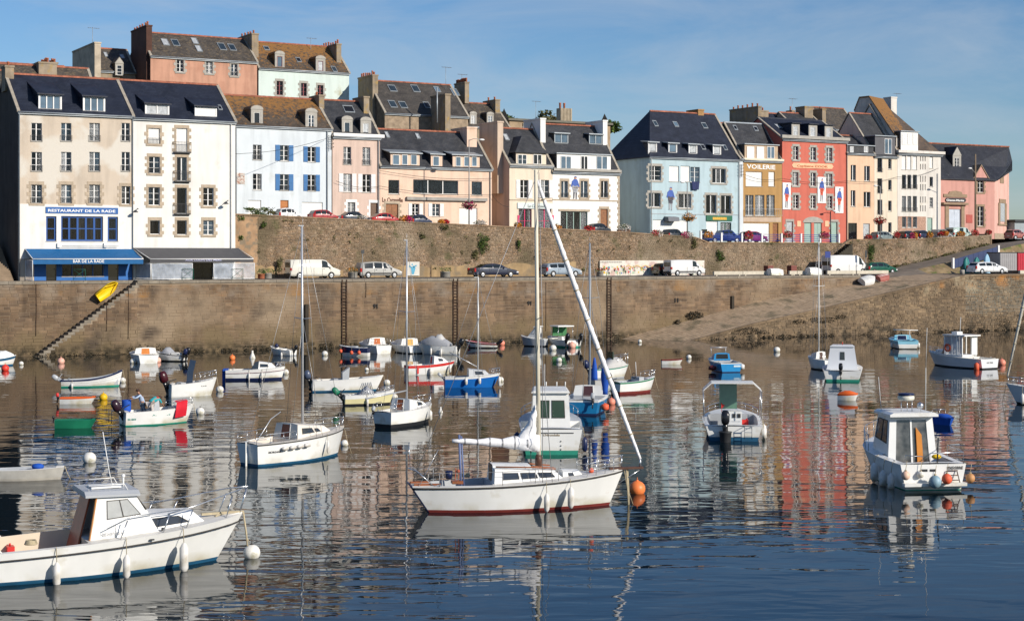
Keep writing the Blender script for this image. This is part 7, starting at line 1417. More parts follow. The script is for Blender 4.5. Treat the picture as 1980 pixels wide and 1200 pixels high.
for u0,u1 in ((.157,.488),(.532,.843)):
    mb=MB(); q=[P(u0,.05),P(u1,.05),P(u1,.93),P(u0,.93)]; q=[(p[0]+.03,p[1],p[2]) for p in q]; mb.add(q,[(0,1,2,3)]); b.part(mb,'glass_door',SMK)
mb=MB(); q=[P(.29,.06),P(.41,.04),P(.41,.8),P(.29,.66)]; q=[(p[0]-.05,p[1],p[2]) for p in q]; mb.hexa([q[0],q[1],(q[1][0]+.04,)+q[1][1:],(q[0][0]+.04,)+q[0][1:]],[q[3],q[2],(q[2][0]+.04,)+q[2][1:],(q[3][0]+.04,)+q[3][1:]]); b.part(mb,'orange_board',mat('orange_board',(.55,.2,.02),.5,.1,2))
mb=MB(); q=[(x0-.15,-wt-.12,zt),(x1-.35,-wt-.1,zt),(x1-.35,wt+.1,zt),(x0-.15,wt+.12,zt)]; mb.hexa(q,[(p[0],p[1],p[2]+.09) for p in q]); mb.hexa([(p[0],p[1],p[2]+.09) for p in q],[(p[0],p[1]*.85,p[2]+.16) for p in q]); b.part(mb,'cabin_roof',GW)
sdp=[(x0+.07,-wh-.003,zb),(x1,-wh*.95-.003,zb+.3),(x1-.5,-wt*.95-.003,zt),(x0+.29,-wt-.003,zt)]; b.panel(sdp,.1,.45,.55,.9,SHP); b.panel(sdp,.5,.85,.55,.9,SHP)
sdp=[(x1,wh*.95+.003,zb+.3),(x0+.07,wh+.003,zb),(x0+.29,wt+.003,zt),(x1-.5,wt*.95+.003,zt)]; b.panel(sdp,.1,.5,.5,.9,SHP); b.panel(sdp,.55,.88,.5,.9,SHP)
mb=MB()
for y_ in (-.15,.05,.3): mb.tube([(x0+.5,y_,zt+.15),(x0+.5,y_,zt+.6)],.018,5)
b.part(mb,'radar_legs',STEEL); mb=MB(); mb.lathe([(.28,0),(.33,.06),(.33,.17),(.28,.2)],(x0+.5,.1,zt+.6),16); b.part(mb,'radar_dome',mat('radar_cream',(.7,.68,.58),.4)); mb=MB(); mb.lathe([(.28,0),(.34,.03),(.3,.08),(.1,.1)],(x0+.5,.1,zt+.8),16); b.part(mb,'radar_cap',NAVY)
mb=MB(); mb.lathe([(.02,0),(.12,.03),(.14,.15),(.05,.16)],(x0+.2,-.42,zt+.4),10,ax='x'); mb.tube([(x0+.25,-.42,zt+.1),(x0+.25,-.42,zt+.4)],.015,5); b.part(mb,'searchlight',STEEL)
mb=MB(); mb.tube([(x0+.5,-.72,zt+.1),(x0+.5,-.73,zt+1.9)],.014,4); mb.tube([(x0+.5,-.73,zt+1.9),(x0+.45,-.76,zt+3.5)],.009,4); mb.tube([(x1-1,.9,zt+.1),(x1-1,1.02,zt+1.5)],.012,4); b.part(mb,'antenna',GW)
mb=MB(); mb.box(b.xx(0)-.28,b.xx(0)+.02,-w_*.88,w_*.88,.18,.3); b.part(mb,'swim_platform',GW); mb=MB()
for y_ in (-.95,-.55):mb.tube([(b.xx(0)-.28,y_,.32),(b.xx(0)-.05,y_+.03,.75)],.02,5)
for u in (.2,.6,1): mb.tube([(b.xx(0)-.28+.23*u,-.95,.32+.43*u),(b.xx(0)-.28+.23*u,-.55,.32+.43*u)],.02,5)
b.part(mb,'boarding_ladder',BWOOD); mb=MB(); zr_=b.zs(0)
mb.tube([(b.xx(.0),w_*.8,zr_),(b.xx(.0),w_*.8,zr_+.35),(b.xx(0),w_*.3,zr_+.3),(b.xx(0),w_*.3,zr_)],.018,5); mb.tube([(b.xx(.0),-w_*.85,zr_),(b.xx(.0),-w_*.85,zr_+.45),(b.xx(0),-w_*.1,zr_+.42),(b.xx(0),w_*.1,zr_+.42),(b.xx(0),w_*.1,zr_)],.018,5); mb.tube([(b.xx(.3),-w_*.95,zr_),(b.xx(.3),-w_*.95,zr_+.5),(b.xx(0),-w_*.85,zr_+.45)],.018,5)
b.part(mb,'stern_rail',STEEL); b.rail(.55,.98,.75,5)
for y_ in (.02,.36): mb=MB(); mb.box(b.xx(0)-.02,b.xx(0),y_-.12,y_+.12,.72,.81); b.part(mb,'vent',DARKM)
o=b.name('PIADORNE','tr',0,.80,.16,DARKM,.62); o.location=(b.xx(0)-.03,-w_*.40,.80)
mb=MB(); mb.tube([(b.xx(.02),-.2,.9),(b.xx(.02),-.25,2.0)],.03,5); b.part(mb,'flag_staff',DARKM)
b.fender(.36,'pt','grey fender farthest forward on the left side of the large right-hand cruiser',.7,.15,.15); b.fender(.22,'pt','second grey fender on the left side of the large right-hand cruiser',.6,.14,.3); b.fender(.1,'pt','low grey fender near the left stern of the large right-hand cruiser',.6,.13,.3)
def ballf(x,y,z,r,m,label): mb=MB(); mb.ball((0,0,0),r,r,r*1.05,n=14,k=9); mb.lathe([(.05,r),(.05,r*1.25),(.02,r*1.3)],(0,0,0),6,m=1); mb.tube([(0,0,r*1.2),(.05,0,r*1.2+.35)],.012,4,m=1); tag(mb.build('ball_fender',[m,ROPE],None,b.W(x,y,z)),label,'fender','round fenders at the stern of the right-hand cruiser')
X0=b.xx(0)
ballf(X0-.28,w_*.86,.62,.17,mat('fender_peach',(.75,.5,.36),.5,.08),'peach ball fender at the left stern corner of the right-hand cruiser'); ballf(X0-.42,.1,.38,.24,mat('fender_greyblue',(.25,.38,.45),.5,.25,4),'grey-blue speckled ball fender in the middle of the right-hand cruiser\'s stern'); ballf(X0-.4,-.38,.48,.2,LOB,'orange-red ball fender beside the boarding ladder of the right-hand cruiser'); ballf(X0+.1,-w_*1.08,.42,.18,mat('fender_rust',(.5,.25,.1),.6,.2,3),'rusty orange ball fender at the right stern corner of the right-hand cruiser'); ballf(X0-.1,.55,.62,.13,GW,'small white ball fender left of the grey-blue one on the right-hand cruiser')
mb=MB(); mb.ball((0,0,0),.2,.14,.1,n=10,k=5); tag(mb.build('life_jacket',mat('yellow_foam',(.8,.5,.01),.6),None,b.W(b.xx(.2),-w_*.45,1.12)),'small yellow bundle on the side deck of the right-hand cruiser','bundle')
# 32 blue covered tender
b=Boat('tender','bright blue covered inflatable tender behind the large right-hand cruiser',1797,1845,822,-60,'dinghy',br=.55,tr=.85,fs=.32,fb=.4,hull=BCLOTH,bot=BCLOTH,cock=(.9,.9),deck=BCLOTH,blunt=.3); b.canvas(.02,.95,.22,BCLOTH); b.rail(.1,.4,.5,1,STEEL,low=False)
# 33 sailing boat at the right edge
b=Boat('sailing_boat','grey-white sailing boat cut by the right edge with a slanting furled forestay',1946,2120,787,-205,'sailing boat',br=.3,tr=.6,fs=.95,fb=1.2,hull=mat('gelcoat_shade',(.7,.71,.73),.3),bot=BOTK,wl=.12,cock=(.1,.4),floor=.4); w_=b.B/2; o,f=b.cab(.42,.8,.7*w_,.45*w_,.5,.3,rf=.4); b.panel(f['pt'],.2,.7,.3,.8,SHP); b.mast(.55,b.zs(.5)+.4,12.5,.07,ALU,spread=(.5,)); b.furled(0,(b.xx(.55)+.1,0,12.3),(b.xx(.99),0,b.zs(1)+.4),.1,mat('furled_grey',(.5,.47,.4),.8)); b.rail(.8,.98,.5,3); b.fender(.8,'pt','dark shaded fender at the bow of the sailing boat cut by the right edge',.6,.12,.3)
# loose gear lying in the boats
def gear(px,py,kind,label,z=.55,m=None):
    Y=(H-z)*F/(py-HY); p=Vector(((px-CX)/F*Y,Y,z)); mb=MB()
    if kind=='coil':
        for i in range(4): mb.tube([((.17-.012*i)*math.cos(a*.5),(.17-.012*i)*math.sin(a*.5),.03*i+.02) for a in range(13)],.018,5)
        o=mb.build('rope_coil',m or ROPE,None,p); cat='rope'
    elif kind=='bucket': mb.lathe([(.11,0),(.14,.28),(.13,.28),(.1,.02)],(0,0,0),12); o=mb.build('bucket',m or NAVY,None,p); cat='bucket'
    elif kind=='can': mb.box(-.17,.17,-.1,.1,0,.3); mb.lathe([(.03,.3),(.03,.36)],(.1,0,0),8); o=mb.build('fuel_can',m or REDP,None,p); cat='fuel can'
    else: mb.box(-.3,.3,-.2,.2,0,.28); mb.box(-.31,.31,-.21,.21,.28,.33); o=mb.build('storage_box',m or GG,None,p); cat='box'
    o.rotation_euler=(0,0,px%3); tag(o,label,cat)
gear(60,1052,'coil','rope coil on the side deck of the big motor cruiser',1.05); gear(20,1075,'can','red fuel can in the cockpit of the big motor cruiser',.4); gear(868,925,'bucket','dark blue bucket on the aft deck of the foreground yacht',1.0); gear(900,921,'coil','rope coil beside the cockpit of the foreground yacht',1.0)
gear(528,862,'bucket','dark bucket in the cockpit of the tall-masted white sailing boat',.4); gear(1395,815,'box','pale box in the cockpit of the arch boat',.35); gear(1440,822,'can','red fuel can in the stern of the arch boat',.35)
gear(1755,905,'bucket','dark bucket in the cockpit of the large right-hand cruiser',.5); 
# ------- people -------
SKIN=mat('skin_tone2',(.42,.22,.14),.6)
def person(loc,rot,label,J,Ed,mats_,hair=None,scale=1.0):
    """J joints name->(x,y,z,r); Ed edges; one skinned body, clothing parts as shells round the same bones"""
    def skin(name,js,es,m,root,parent=None,grow=1.0,**kw):
        idx={n:i for i,n in enumerate(js)}; me=bpy.data.meshes.new(name); me.from_pydata([J[n][:3] for n in js],[(idx[a],idx[b_]) for a,b_ in es],[]); o=bpy.data.objects.new(name,me); COL.objects.link(o)
        md=o.modifiers.new('skin','SKIN'); md.use_smooth_shade=True
        if not me.skin_vertices: me.skin_vertices.new() if hasattr(me.skin_vertices,'new') else None
        for i,n in enumerate(js): v=me.skin_vertices[0].data[i]; r_=J[n][3]*grow; v.radius=(r_,r_); v.use_root=(n==root)
        sb=o.modifiers.new('sub','SUBSURF'); sb.levels=1; sb.render_levels=1; me.materials.append(m)
        if parent: o.parent=parent
        for k_,v_ in kw.items(): o[k_]=v_
        return o
    body=skin('person',list(J),Ed,SKIN,'pel'); body.location=loc; body.rotation_euler=(0,0,rot); body.scale=(scale,)*3; tag(body,label,'person')
    for nm,js,m,gr in mats_:
        es=[(a,b_) for a,b_ in Ed if a in js and b_ in js]; skin(nm,js,es,m,js[0],body,gr)
    if hair:
        h=J['head']; mb=MB(); mb.ball((h[0]-.02*hair[1],h[1]-.02*hair[2],h[2]+.03),.115,.1,.1,n=10,k=6); mb.build('hair',hair[0],body)
    h=J['head']; fx,fy=(hair[1],hair[2]) if hair else (1,0)
    mb=MB(); mb.ball((h[0]+fx*.1,h[1]+fy*.1,h[2]-.02),.02,n=6,k=4); mb.ball((h[0]+fx*.09-fy*.035,h[1]+fy*.09+fx*.035,h[2]+.015),.013,n=6,k=4,m=1); mb.ball((h[0]+fx*.09+fy*.035,h[1]+fy*.09-fx*.035,h[2]+.015),.013,n=6,k=4,m=1); mb.box(h[0]+fx*.088-.012,h[0]+fx*.088+.012,h[1]-.02,h[1]+.02,h[2]-.062,h[2]-.055,1); mb.build('face',[SKIN,DARKM],body)
    return body
def hand(J,E,w,d,side):
    """five unequal bent fingers from the wrist joint w pointing along d"""
    x,y,z,_=J[w]; d=Vector(d).normalized(); s_=Vector((-d.y,d.x,0)).normalized()*side if abs(d.z)<.95 else Vector((0,1,0))*side; pm='palm'+w; p=Vector((x,y,z))+d*.06; J[pm]=(*p,.03); E.append((w,pm))
    for i,(o_,l_) in enumerate(((-.03,.055),(-.01,.065),(.01,.06),(.028,.048))):
        a=p+d*.035+s_*o_; n1=f'f{i}{w}'; n2=f'g{i}{w}'; J[n1]=(*a,.009); bb=a+d*l_*.7+Vector((0,0,-.02)); J[n2]=(*bb,.008); E+= [(pm,n1),(n1,n2)]
    a=p-s_*.045; J['t'+w]=(*a,.01); bb=a+d*.035-s_*.012; J['u'+w]=(*bb,.009); E+=[(pm,'t'+w),('t'+w,'u'+w)]
def figure_bent():
    J={'pel':(0,0,.92,.14),'spine':(.22,0,1.07,.14),'chest':(.45,0,1.12,.15),'neck':(.6,0,1.13,.055),'head':(.74,0,1.12,.10),
       'hipL':(0,.1,.86,.09),'kneeL':(.12,.13,.5,.07),'ankL':(.0,.13,.1,.05),'toeL':(.17,.14,.05,.04),'hipR':(0,-.1,.86,.09),'kneeR':(.02,-.13,.48,.07),'ankR':(-.12,-.13,.1,.05),'toeR':(.05,-.14,.05,.04),
       'shL':(.48,.19,1.08,.06),'elL':(.55,.24,.82,.045),'wrL':(.72,.2,.66,.032),'shR':(.48,-.19,1.08,.06),'elR':(.6,-.25,.85,.045),'wrR':(.8,-.15,.75,.032)}
    E=[('pel','spine'),('spine','chest'),('chest','neck'),('neck','head'),('pel','hipL'),('hipL','kneeL'),('kneeL','ankL'),('ankL','toeL'),('pel','hipR'),('hipR','kneeR'),('kneeR','ankR'),('ankR','toeR'),('chest','shL'),('shL','elL'),('elL','wrL'),('chest','shR'),('shR','elR'),('elR','wrR')]
    hand(J,E,'wrL',(.7,-.2,-.6),1); hand(J,E,'wrR',(.7,.2,-.6),-1); return J,E
def figure_reach():
    J={'pel':(0,0,.95,.14),'spine':(-.05,0,1.15,.14),'chest':(-.16,0,1.38,.16),'neck':(-.24,0,1.52,.055),'head':(-.3,0,1.66,.10),
       'hipL':(0,.1,.88,.09),'kneeL':(-.05,.12,.5,.07),'ankL':(.03,.13,.1,.05),'toeL':(-.13,.14,.05,.04),'hipR':(0,-.1,.88,.09),'kneeR':(.1,-.12,.5,.07),'ankR':(.2,-.13,.1,.05),'toeR':(.04,-.14,.05,.04),
       'shL':(-.16,.2,1.42,.06),'elL':(-.4,.25,1.3,.045),'wrL':(-.62,.2,1.3,.032),'shR':(-.16,-.2,1.42,.06),'elR':(-.38,-.28,1.28,.045),'wrR':(-.6,-.2,1.24,.032)}
    E=[('pel','spine'),('spine','chest'),('chest','neck'),('neck','head'),('pel','hipL'),('hipL','kneeL'),('kneeL','ankL'),('ankL','toeL'),('pel','hipR'),('hipR','kneeR'),('kneeR','ankR'),('ankR','toeR'),('chest','shL'),('shL','elL'),('elL','wrL'),('chest','shR'),('shR','elR'),('elR','wrR')]
    hand(J,E,'wrL',(-1,0,-.2),1); hand(J,E,'wrR',(-1,0,-.2),-1); return J,E
TEAL=mat('teal_shirt',(.02,.33,.36),.8,.1); TROU=mat('pale_trousers',(.55,.5,.46),.8,.12,3); SLT=mat('slate_trousers',(.16,.2,.25),.8,.1); PALEB=mat('pale_blue_shirt',(.4,.5,.65),.8,.1); BOOT=mat('boot_black',(.02,.02,.02),.6); HAIRM=mat('hair_brown',(.06,.03,.02),.8); REDJ=mat('red_vest',(.5,.02,.03),.7)
b=b14
J,E=figure_bent(); person(b.W(b.xx(.36),-.35,.25),b.hd+.5,'person bending forward in the white boat, in teal top, pale trousers and red vest',J,E,[('trousers',['pel','hipL','kneeL','ankL','hipR','kneeR','ankR'],TROU,1.14),('shirt',['spine','pel','chest','shL','elL','shR','elR'],TEAL,1.12),('vest',['chest','neck'],REDJ,1.3),('boots',['ankL','toeL'],BOOT,1.25),('boots',['ankR','toeR'],BOOT,1.25)],(HAIRM,1,0))
J,E=figure_reach(); person(b.W(b.xx(.30),.25,.25),b.hd-.2,'person in pale blue top and slate trousers leaning towards the maroon outboard',J,E,[('trousers',['pel','hipL','kneeL','ankL','hipR','kneeR','ankR'],SLT,1.14),('shirt',['spine','pel','chest','shL','elL','wrL','shR','elR','wrR'],PALEB,1.12),('boots',['ankL','toeL'],BOOT,1.25),('boots',['ankR','toeR'],BOOT,1.25)],(HAIRM,-1,0),.92)
# ------- mooring buoys -------
BUOY={'w':mat('buoy_white',(.74,.72,.66),.5,.12,2.5,dirt=((.3,.28,.16),2.5,.55,.7)),'o':mat('buoy_orange',(.85,.22,.06),.45,.08,2),'c':mat('buoy_coral',(.78,.27,.18),.5,.1,2),'p':mat('buoy_pink',(.78,.42,.32),.5,.1,2),'y':mat('buoy_yellow',(.75,.45,.01),.5,.12,3),'r':mat('buoy_red',(.7,.05,.03),.45,.1,2)}
def buoy(px,py,dpx,c,label,kind='ball'):
    Y=27900/(py-495); r=dpx/2*Y/F; p=wpt(px,py); mb=MB()
    if kind=='cone': mb.lathe([(.02,-r*.8),(r*.9,-r*.5),(r,0),(r*.7,r*.9),(r*.35,r*1.6),(r*.3,r*2.4),(r*.05,r*2.5)],(0,0,0),12)
    else: mb.ball((0,0,r*.55),r,r,r*.97,n=16,k=10)
    o=tag(mb.build('mooring_buoy',BUOY[c],None,p),label,'buoy','mooring buoys on the harbour water')
    t=MB(); zt=r*1.5 if kind!='cone' else r*2.5; t.lathe([(r*.18,0),(r*.18,r*.14),(r*.08,r*.2)],(0,0,zt-.02),8); secs=[]; 
    ring_of((0,0,zt+r*.28),r*.14,r*.04,t,8,5); t.build('eye',BUOY[c] if c!='w' else GUN,o); return o
for a_ in ((1232,953,32,'o','large orange mooring buoy beside the foreground yacht\'s bow'),(487,1077,33,'w','large white mooring buoy at the big motor cruiser\'s bow'),(173,893,26,'w','white mooring buoy with rope on top, above the big motor cruiser'),(666,861,15,'w','white buoy at the bow of the tall-masted sailing boat'),(118,702,14,'p','pale pink buoy right of the quay stair foot'),(41,705,9,'w','small white buoy beside the striped boat at the left edge'),(10,716,15,'r','bright red buoy at the left edge'),(200,772,16,'y','yellow buoy right of the orange dinghy'),(237,739,13,'w','white buoy at the bow of the clinker rowing boat'),(449,695,12,'o','orange buoy above the white cabin boat with blue rudder'),(425,757,15,'w','white buoy left of the cabin boat with blue rudder'),(387,800,17,'w','green-streaked white buoy at the bow of the boat with two people'),(257,702,12,'w','white buoy under the orange-hatched dinghy near the quay'),(305,700,13,'p','pink buoy between the two boats by the left quay'),(552,723,13,'w','white buoy at the bow of the cabin boat with blue rudder'),(628,687,12,'w','flat cream buoy alone behind the tall mast near the quay'),(709,716,8,'w','tiny white buoy above the white console boat'),(748,743,13,'w','white buoy at the bow of the white console boat'),(762,771,14,'w','white buoy at the bow of the cream motor boat'),(968,737,12,'w','white buoy at the bow of the bright blue sailing boat'),(866,676,13,'w','white buoy at the outboard of the canvas-covered boat'),(970,667,13,'c','coral buoy beside the crimson open boat'),(948,672,11,'w','white buoy under the crimson open boat\'s outboard'),(1069,677,14,'w','white buoy left of the green-canvas boat\'s stern'),(1106,672,15,'p','pale orange buoy at the green-canvas boat\'s stern'),(1081,699,11,'w','small white buoy alone in front of the green-canvas boat'),(1237,662,8,'w','small white buoy off the foot of the slipway'),(1332,693,10,'w','small white buoy right of the tiny red dinghy'),(1502,680,13,'w','white buoy alone in the water below the slipway'),(1937,705,15,'c','coral buoy right of the glass-housed cruiser'),(1884,707,13,'c','second coral buoy left of the cruiser\'s stern corner'),(1182,781,16,'c','coral buoy right of the blue-hulled sailing boat')):
    buoy(*a_)
buoy(488,692,12,'w','white bottle-shaped buoy left of the small boat with two outboards','cone'); buoy(852,797,9,'w','small white spar buoy left of the foreground mast','cone')
wt=lambda s:lerp_tab(WTOP,s)
# ---------------- vehicles ------------------
PROF=dict(
 hatch=[(0,.72,.74),(.02,.9,.98),(.10,.93,1.36),(.28,.94,1.46),(.52,.93,1.45),(.62,.92,1.36),(.77,.9,.96),(.95,.74,.76),(1,.5,.52)],
 sedan=[(0,.72,.74),(.03,.95,.97),(.13,.96,1.02),(.28,.95,1.38),(.45,.94,1.46),(.6,.93,1.38),(.76,.9,.94),(.95,.72,.74),(1,.48,.5)],
 estate=[(0,.75,.77),(.02,.9,1.1),(.07,.93,1.44),(.35,.95,1.52),(.55,.94,1.5),(.64,.93,1.38),(.77,.9,.97),(.95,.74,.76),(1,.5,.52)],
 mpv=[(0,.8,.85),(.015,.95,1.3),(.05,1.0,1.68),(.35,1.02,1.78),(.6,1.0,1.72),(.7,.98,1.5),(.8,.95,1.08),(.96,.8,.83),(1,.52,.54)],
 van=[(0,1.0,1.84),(.012,1.1,1.93),(.3,1.12,1.97),(.62,1.1,1.96),(.71,1.08,1.88),(.84,1.05,1.16),(.97,.88,.92),(1,.55,.57)],
 bigvan=[(0,1.2,2.3),(.012,1.25,2.42),(.3,1.25,2.46),(.68,1.25,2.44),(.76,1.22,2.2),(.88,1.18,1.3),(.975,1.0,1.05),(1,.6,.62)],
 pickup=[(0,.9,.92),(.02,.95,.98),(.4,.97,1.0),(.43,.98,1.5),(.6,.97,1.62),(.7,.96,1.55),(.8,.94,1.0),(.96,.85,.88),(1,.55,.57)])
TYRE=mat('tyre',(.015,.015,.015),.85,.1); RIM=mat('wheel_rim',(.45,.46,.47),.35,.05,metal=.6); CGL=glass('car_glass',(.015,.02,.022),.05); TRIMK=mat('black_plastic',(.03,.03,.032),.7,.1); LAMPR=mat('tail_lamp',(.35,.01,.01),.2,.05); LAMPW=mat('head_lamp',(.7,.72,.74),.12,.05)
def car(kind,px0,px1,off,zg,col,label,w=1.72,side=((.1,.3),(.32,.5),(.52,.68)),flip=False,cat='car',hk=1.0,group=None,screen=None,rough=.25,skirt=False):
    s0,_=hit(px0,off); s1,_=hit(px1,off); L=s1-s0; P=PROF[kind]; N_='parked_'+('van' if 'van' in kind else 'car')
    m=mat('car_paint_%s'%str(col),col,rough,.04,1,coat=.5) 
    e=empty(N_,W3((s0+s1)/2,off,zg),TH+(math.pi if flip else 0),label,cat,group); k=MB(); hw=w/2
    X=lambda u:-L/2+u*L
    def top(u,j=2):
        for a,b in zip(P,P[1:]):
            if u<=b[0]: t=(u-a[0])/(b[0]-a[0]); return (a[j]+(b[j]-a[j])*t)*hk
        return P[-1][j]*hk
    wf=lambda u: hw*(1-.12*max(0,(u-.85)/.15)**2-.08*max(0,(.08-u)/.08)**2)
    us=sorted({p[0] for p in P}|{.2,.4,.5,.7,.9}); secs=[]
    for u in us:
        b,t=top(u,1),top(u,2); y=wf(u); cab=max(0,min(1,(t-b)/.35)); yt=y*(1-.17*cab*(.35 if 'van' in kind else 1)); t=max(t,b+.01)
        h=[(y*.95,.24),(y,.5),(y*.985,b),(yt,t-.05*cab),(yt*.8,t)]; secs.append([(X(u),p[0],p[1]) for p in h]+[(X(u),-p[0],p[1]) for p in h[::-1]])
    k.loft(secs); k.build('body',m,e)
    def yat(u,z):
        b,t=top(u,1),top(u,2); y=wf(u); cab=max(0,min(1,(t-b)/.35)); yt=y*(1-.17*cab*(.35 if 'van' in kind else 1)); f=max(0,min(1,(z-b)/max(.05,t-.05-b))); return y*.985+(yt-y*.985)*f
    for ua,ub in side:
        for sg in (1,-1):
            k=MB(); n=5
            for i in range(n):
                a,b=ua+(ub-ua)*i/n,ua+(ub-ua)*(i+1)/n; q=[]
                for u in (a,b): zl=top(u,1)+.04; zh=max(zl+.02,top(u,2)-.1); q.append(((X(u),sg*(yat(u,zl)+.006),zl),(X(u),sg*(yat(u,zh)+.006),zh)))
                k.add([q[0][0],q[1][0],q[1][1],q[0][1]],[(0,1,2,3) if sg<0 else (3,2,1,0)])
            k.build('side_window',CGL,e)
    def strip(ua,ub,nm,mm):
        k=MB(); n=5
        for i in range(n):
            a,b=ua+(ub-ua)*i/n,ua+(ub-ua)*(i+1)/n; q=[]
            for u in (a,b): y=wf(u)*.72; q.append([(X(u),-y,top(u,2)+.012),(X(u),y,top(u,2)+.012)])
            k.add([q[0][0],q[1][0],q[1][1],q[0][1]],[(0,1,2,3)])
        k.build(nm,mm,e)
    i=[j for j in range(len(P)-1) if P[j][2]-P[j+1][2]>.25]; j=i[0] if i else 4; strip(P[j][0]+.012,P[j+1][0]-.01,'windscreen',CGL)
    if 'van' not in kind and kind!='pickup': 
        j=[j for j in range(len(P)-1) if P[j+1][2]-P[j][2]>.3 ][0]; strip(P[j][0]+.008,P[j+1][0]-.005,'rear_window',CGL)
    else: k=MB(); k.box(X(0)-.012,X(0),-hw*.7,hw*.7,1.15*hk,1.65*hk); k.build('rear_window',CGL,e)
    r=.31 if 'big' not in kind else .34
    for u in (.18,.81):
        for sg in (1,-1):
            k=MB(); c=(X(u),sg*(hw-.09),r); k.lathe([(r*.62,-.1),(r*.97,-.1),(r,-.07),(r,.07),(r*.97,.1),(r*.62,.1)],c,18,ax='y'); wo=k.build('wheel',TYRE,e)
            k=MB(); k.lathe([(.05,.118),(r*.2,.106),(r*.6,.104),(r*.64,.108),(r*.64,-.108),(r*.6,-.104),(r*.2,-.106),(.05,-.118)],c,18,ax='y'); k.build('rim',RIM,wo)
            k=MB(); 
            for q in range(10): a=math.pi*q/9; a2=math.pi*min(9,q+1)/9; rr=r+.05; k.add([(X(u)+rr*math.cos(a),sg*(hw+.002),r+rr*math.sin(a)),(X(u)+rr*math.cos(a2),sg*(hw+.002),r+rr*math.sin(a2)),(X(u),sg*(hw+.002),r)],[(0,1,2)])
            k.build('wheel_arch',TRIMK,e)
    k=MB(); k.box(X(0)-.06,X(0)+.15,-hw*.9,hw*.9,.25,.5); k.box(X(1)-.15,X(1)+.03,-hw*.86,hw*.86,.22,.42); k.build('bumpers',TRIMK if skirt or 'van' in kind else m,e,kind='stuff')
    for sg in (1,-1):
        k=MB(); zz=top(.02,1); k.box(X(0)-.02,X(0)+.16,sg*hw*.86-.1,sg*hw*.86+.1,zz-.28,zz+(.1 if 'van' not in kind else -.02)); k.build('tail_light',LAMPR,e)
        k=MB(); zz=top(.97,1); k.box(X(.94),X(.995),sg*hw*.78-.14,sg*hw*.78+.14,zz-.16,zz-.03); k.build('headlight',LAMPW,e)
        k=MB(); uu=[q for q in side][-1][1]-.02; k.box(X(uu),X(uu)+.12,sg*(hw+.02),sg*(hw+.17),top(uu,1),top(uu,1)+.14); k.build('mirror',m,e)
    k=MB(); k.box(X(0)-.075,X(0)-.06,-.26,.26,.5,.61); k.build('number_plate',mat('plate_white',(.6,.6,.55),.5),e)
    k=MB()
    for sg in (1,-1):
        for u in ((.33,.54,.74) if 'van' not in kind else (.46,.63,.8)): y=wf(u)+.004; k.box(X(u)-.008,X(u)+.008,sg*y-.006,sg*y+.004,.34,top(u,1)-.02)
        for u in ((.36,.57) if 'van' not in kind else (.65,)): y=wf(u)+.01; k.box(X(u),X(u)+.14,sg*y-.01,sg*y+.012,top(u,1)-.14,top(u,1)-.1)
    k.build('door_seams',TRIMK,e,kind='stuff')
    if skirt:
        k=MB(); [k.box(X(.25),X(.73),sg*hw-(.02 if sg>0 else .02),sg*hw+.02,.42,.54) for sg in (1,-1)]; k.build('side_strip',TRIMK,e,kind='stuff')
    return e
WC=(.72,.72,.70); g6='vehicles parked on the quay'; g7='cars parked along the upper street'
car('van',556,652,6.2,QZ,(.70,.68,.6),'cream-white panel van parked on the quay nearest the grey awning',side=((.62,.80),),cat='van',group=g6,w=1.8,hk=.98)
car('mpv',691,771,6.2,QZ,(.42,.41,.38),'silver beige high-roofed car with black bumpers parked on the quay',side=((.1,.3),(.33,.52),(.55,.75)),hk=.95,group=g6,skirt=True)
car('sedan',911,996,6.2,QZ,(.03,.035,.06),'dark blue-black saloon car parked on the quay under the peach house',side=((.2,.4),(.42,.66)),group=g6)
car('estate',1050,1118,6.0,QZ,(.30,.36,.42),'pale blue-grey estate car parked on the quay behind the furled sail',group=g6)
car('van',1290,1356,5.6,QZ,WC,'small white van in front of the children\'s mural',side=((.62,.8),),cat='van',hk=.93,group=g6,w=1.7,skirt=True)
car('hatch',1268,1310,8.2,QZ,(.03,.03,.03),'black hatchback half hidden behind the small white van at the mural',group=g6)
car('bigvan',1597,1672,7.6,QZ,WC,'tall white delivery van parked at the foot of the wall stairs',side=((.72,.83),),cat='van',hk=.97,group=g6,w=1.95)
car('estate',1672,1727,6.8,QZ+.02,(.01,.09,.055),'dark green estate car beside the tall white van',group=g6,hk=.97)
car('hatch',1878,1939,-3.6,6.83,(.75,.76,.76),'shiny white hatchback parked alone on the right-hand quay',group=g6)
gs=lambda px:street(hit(px,13.5)[0])
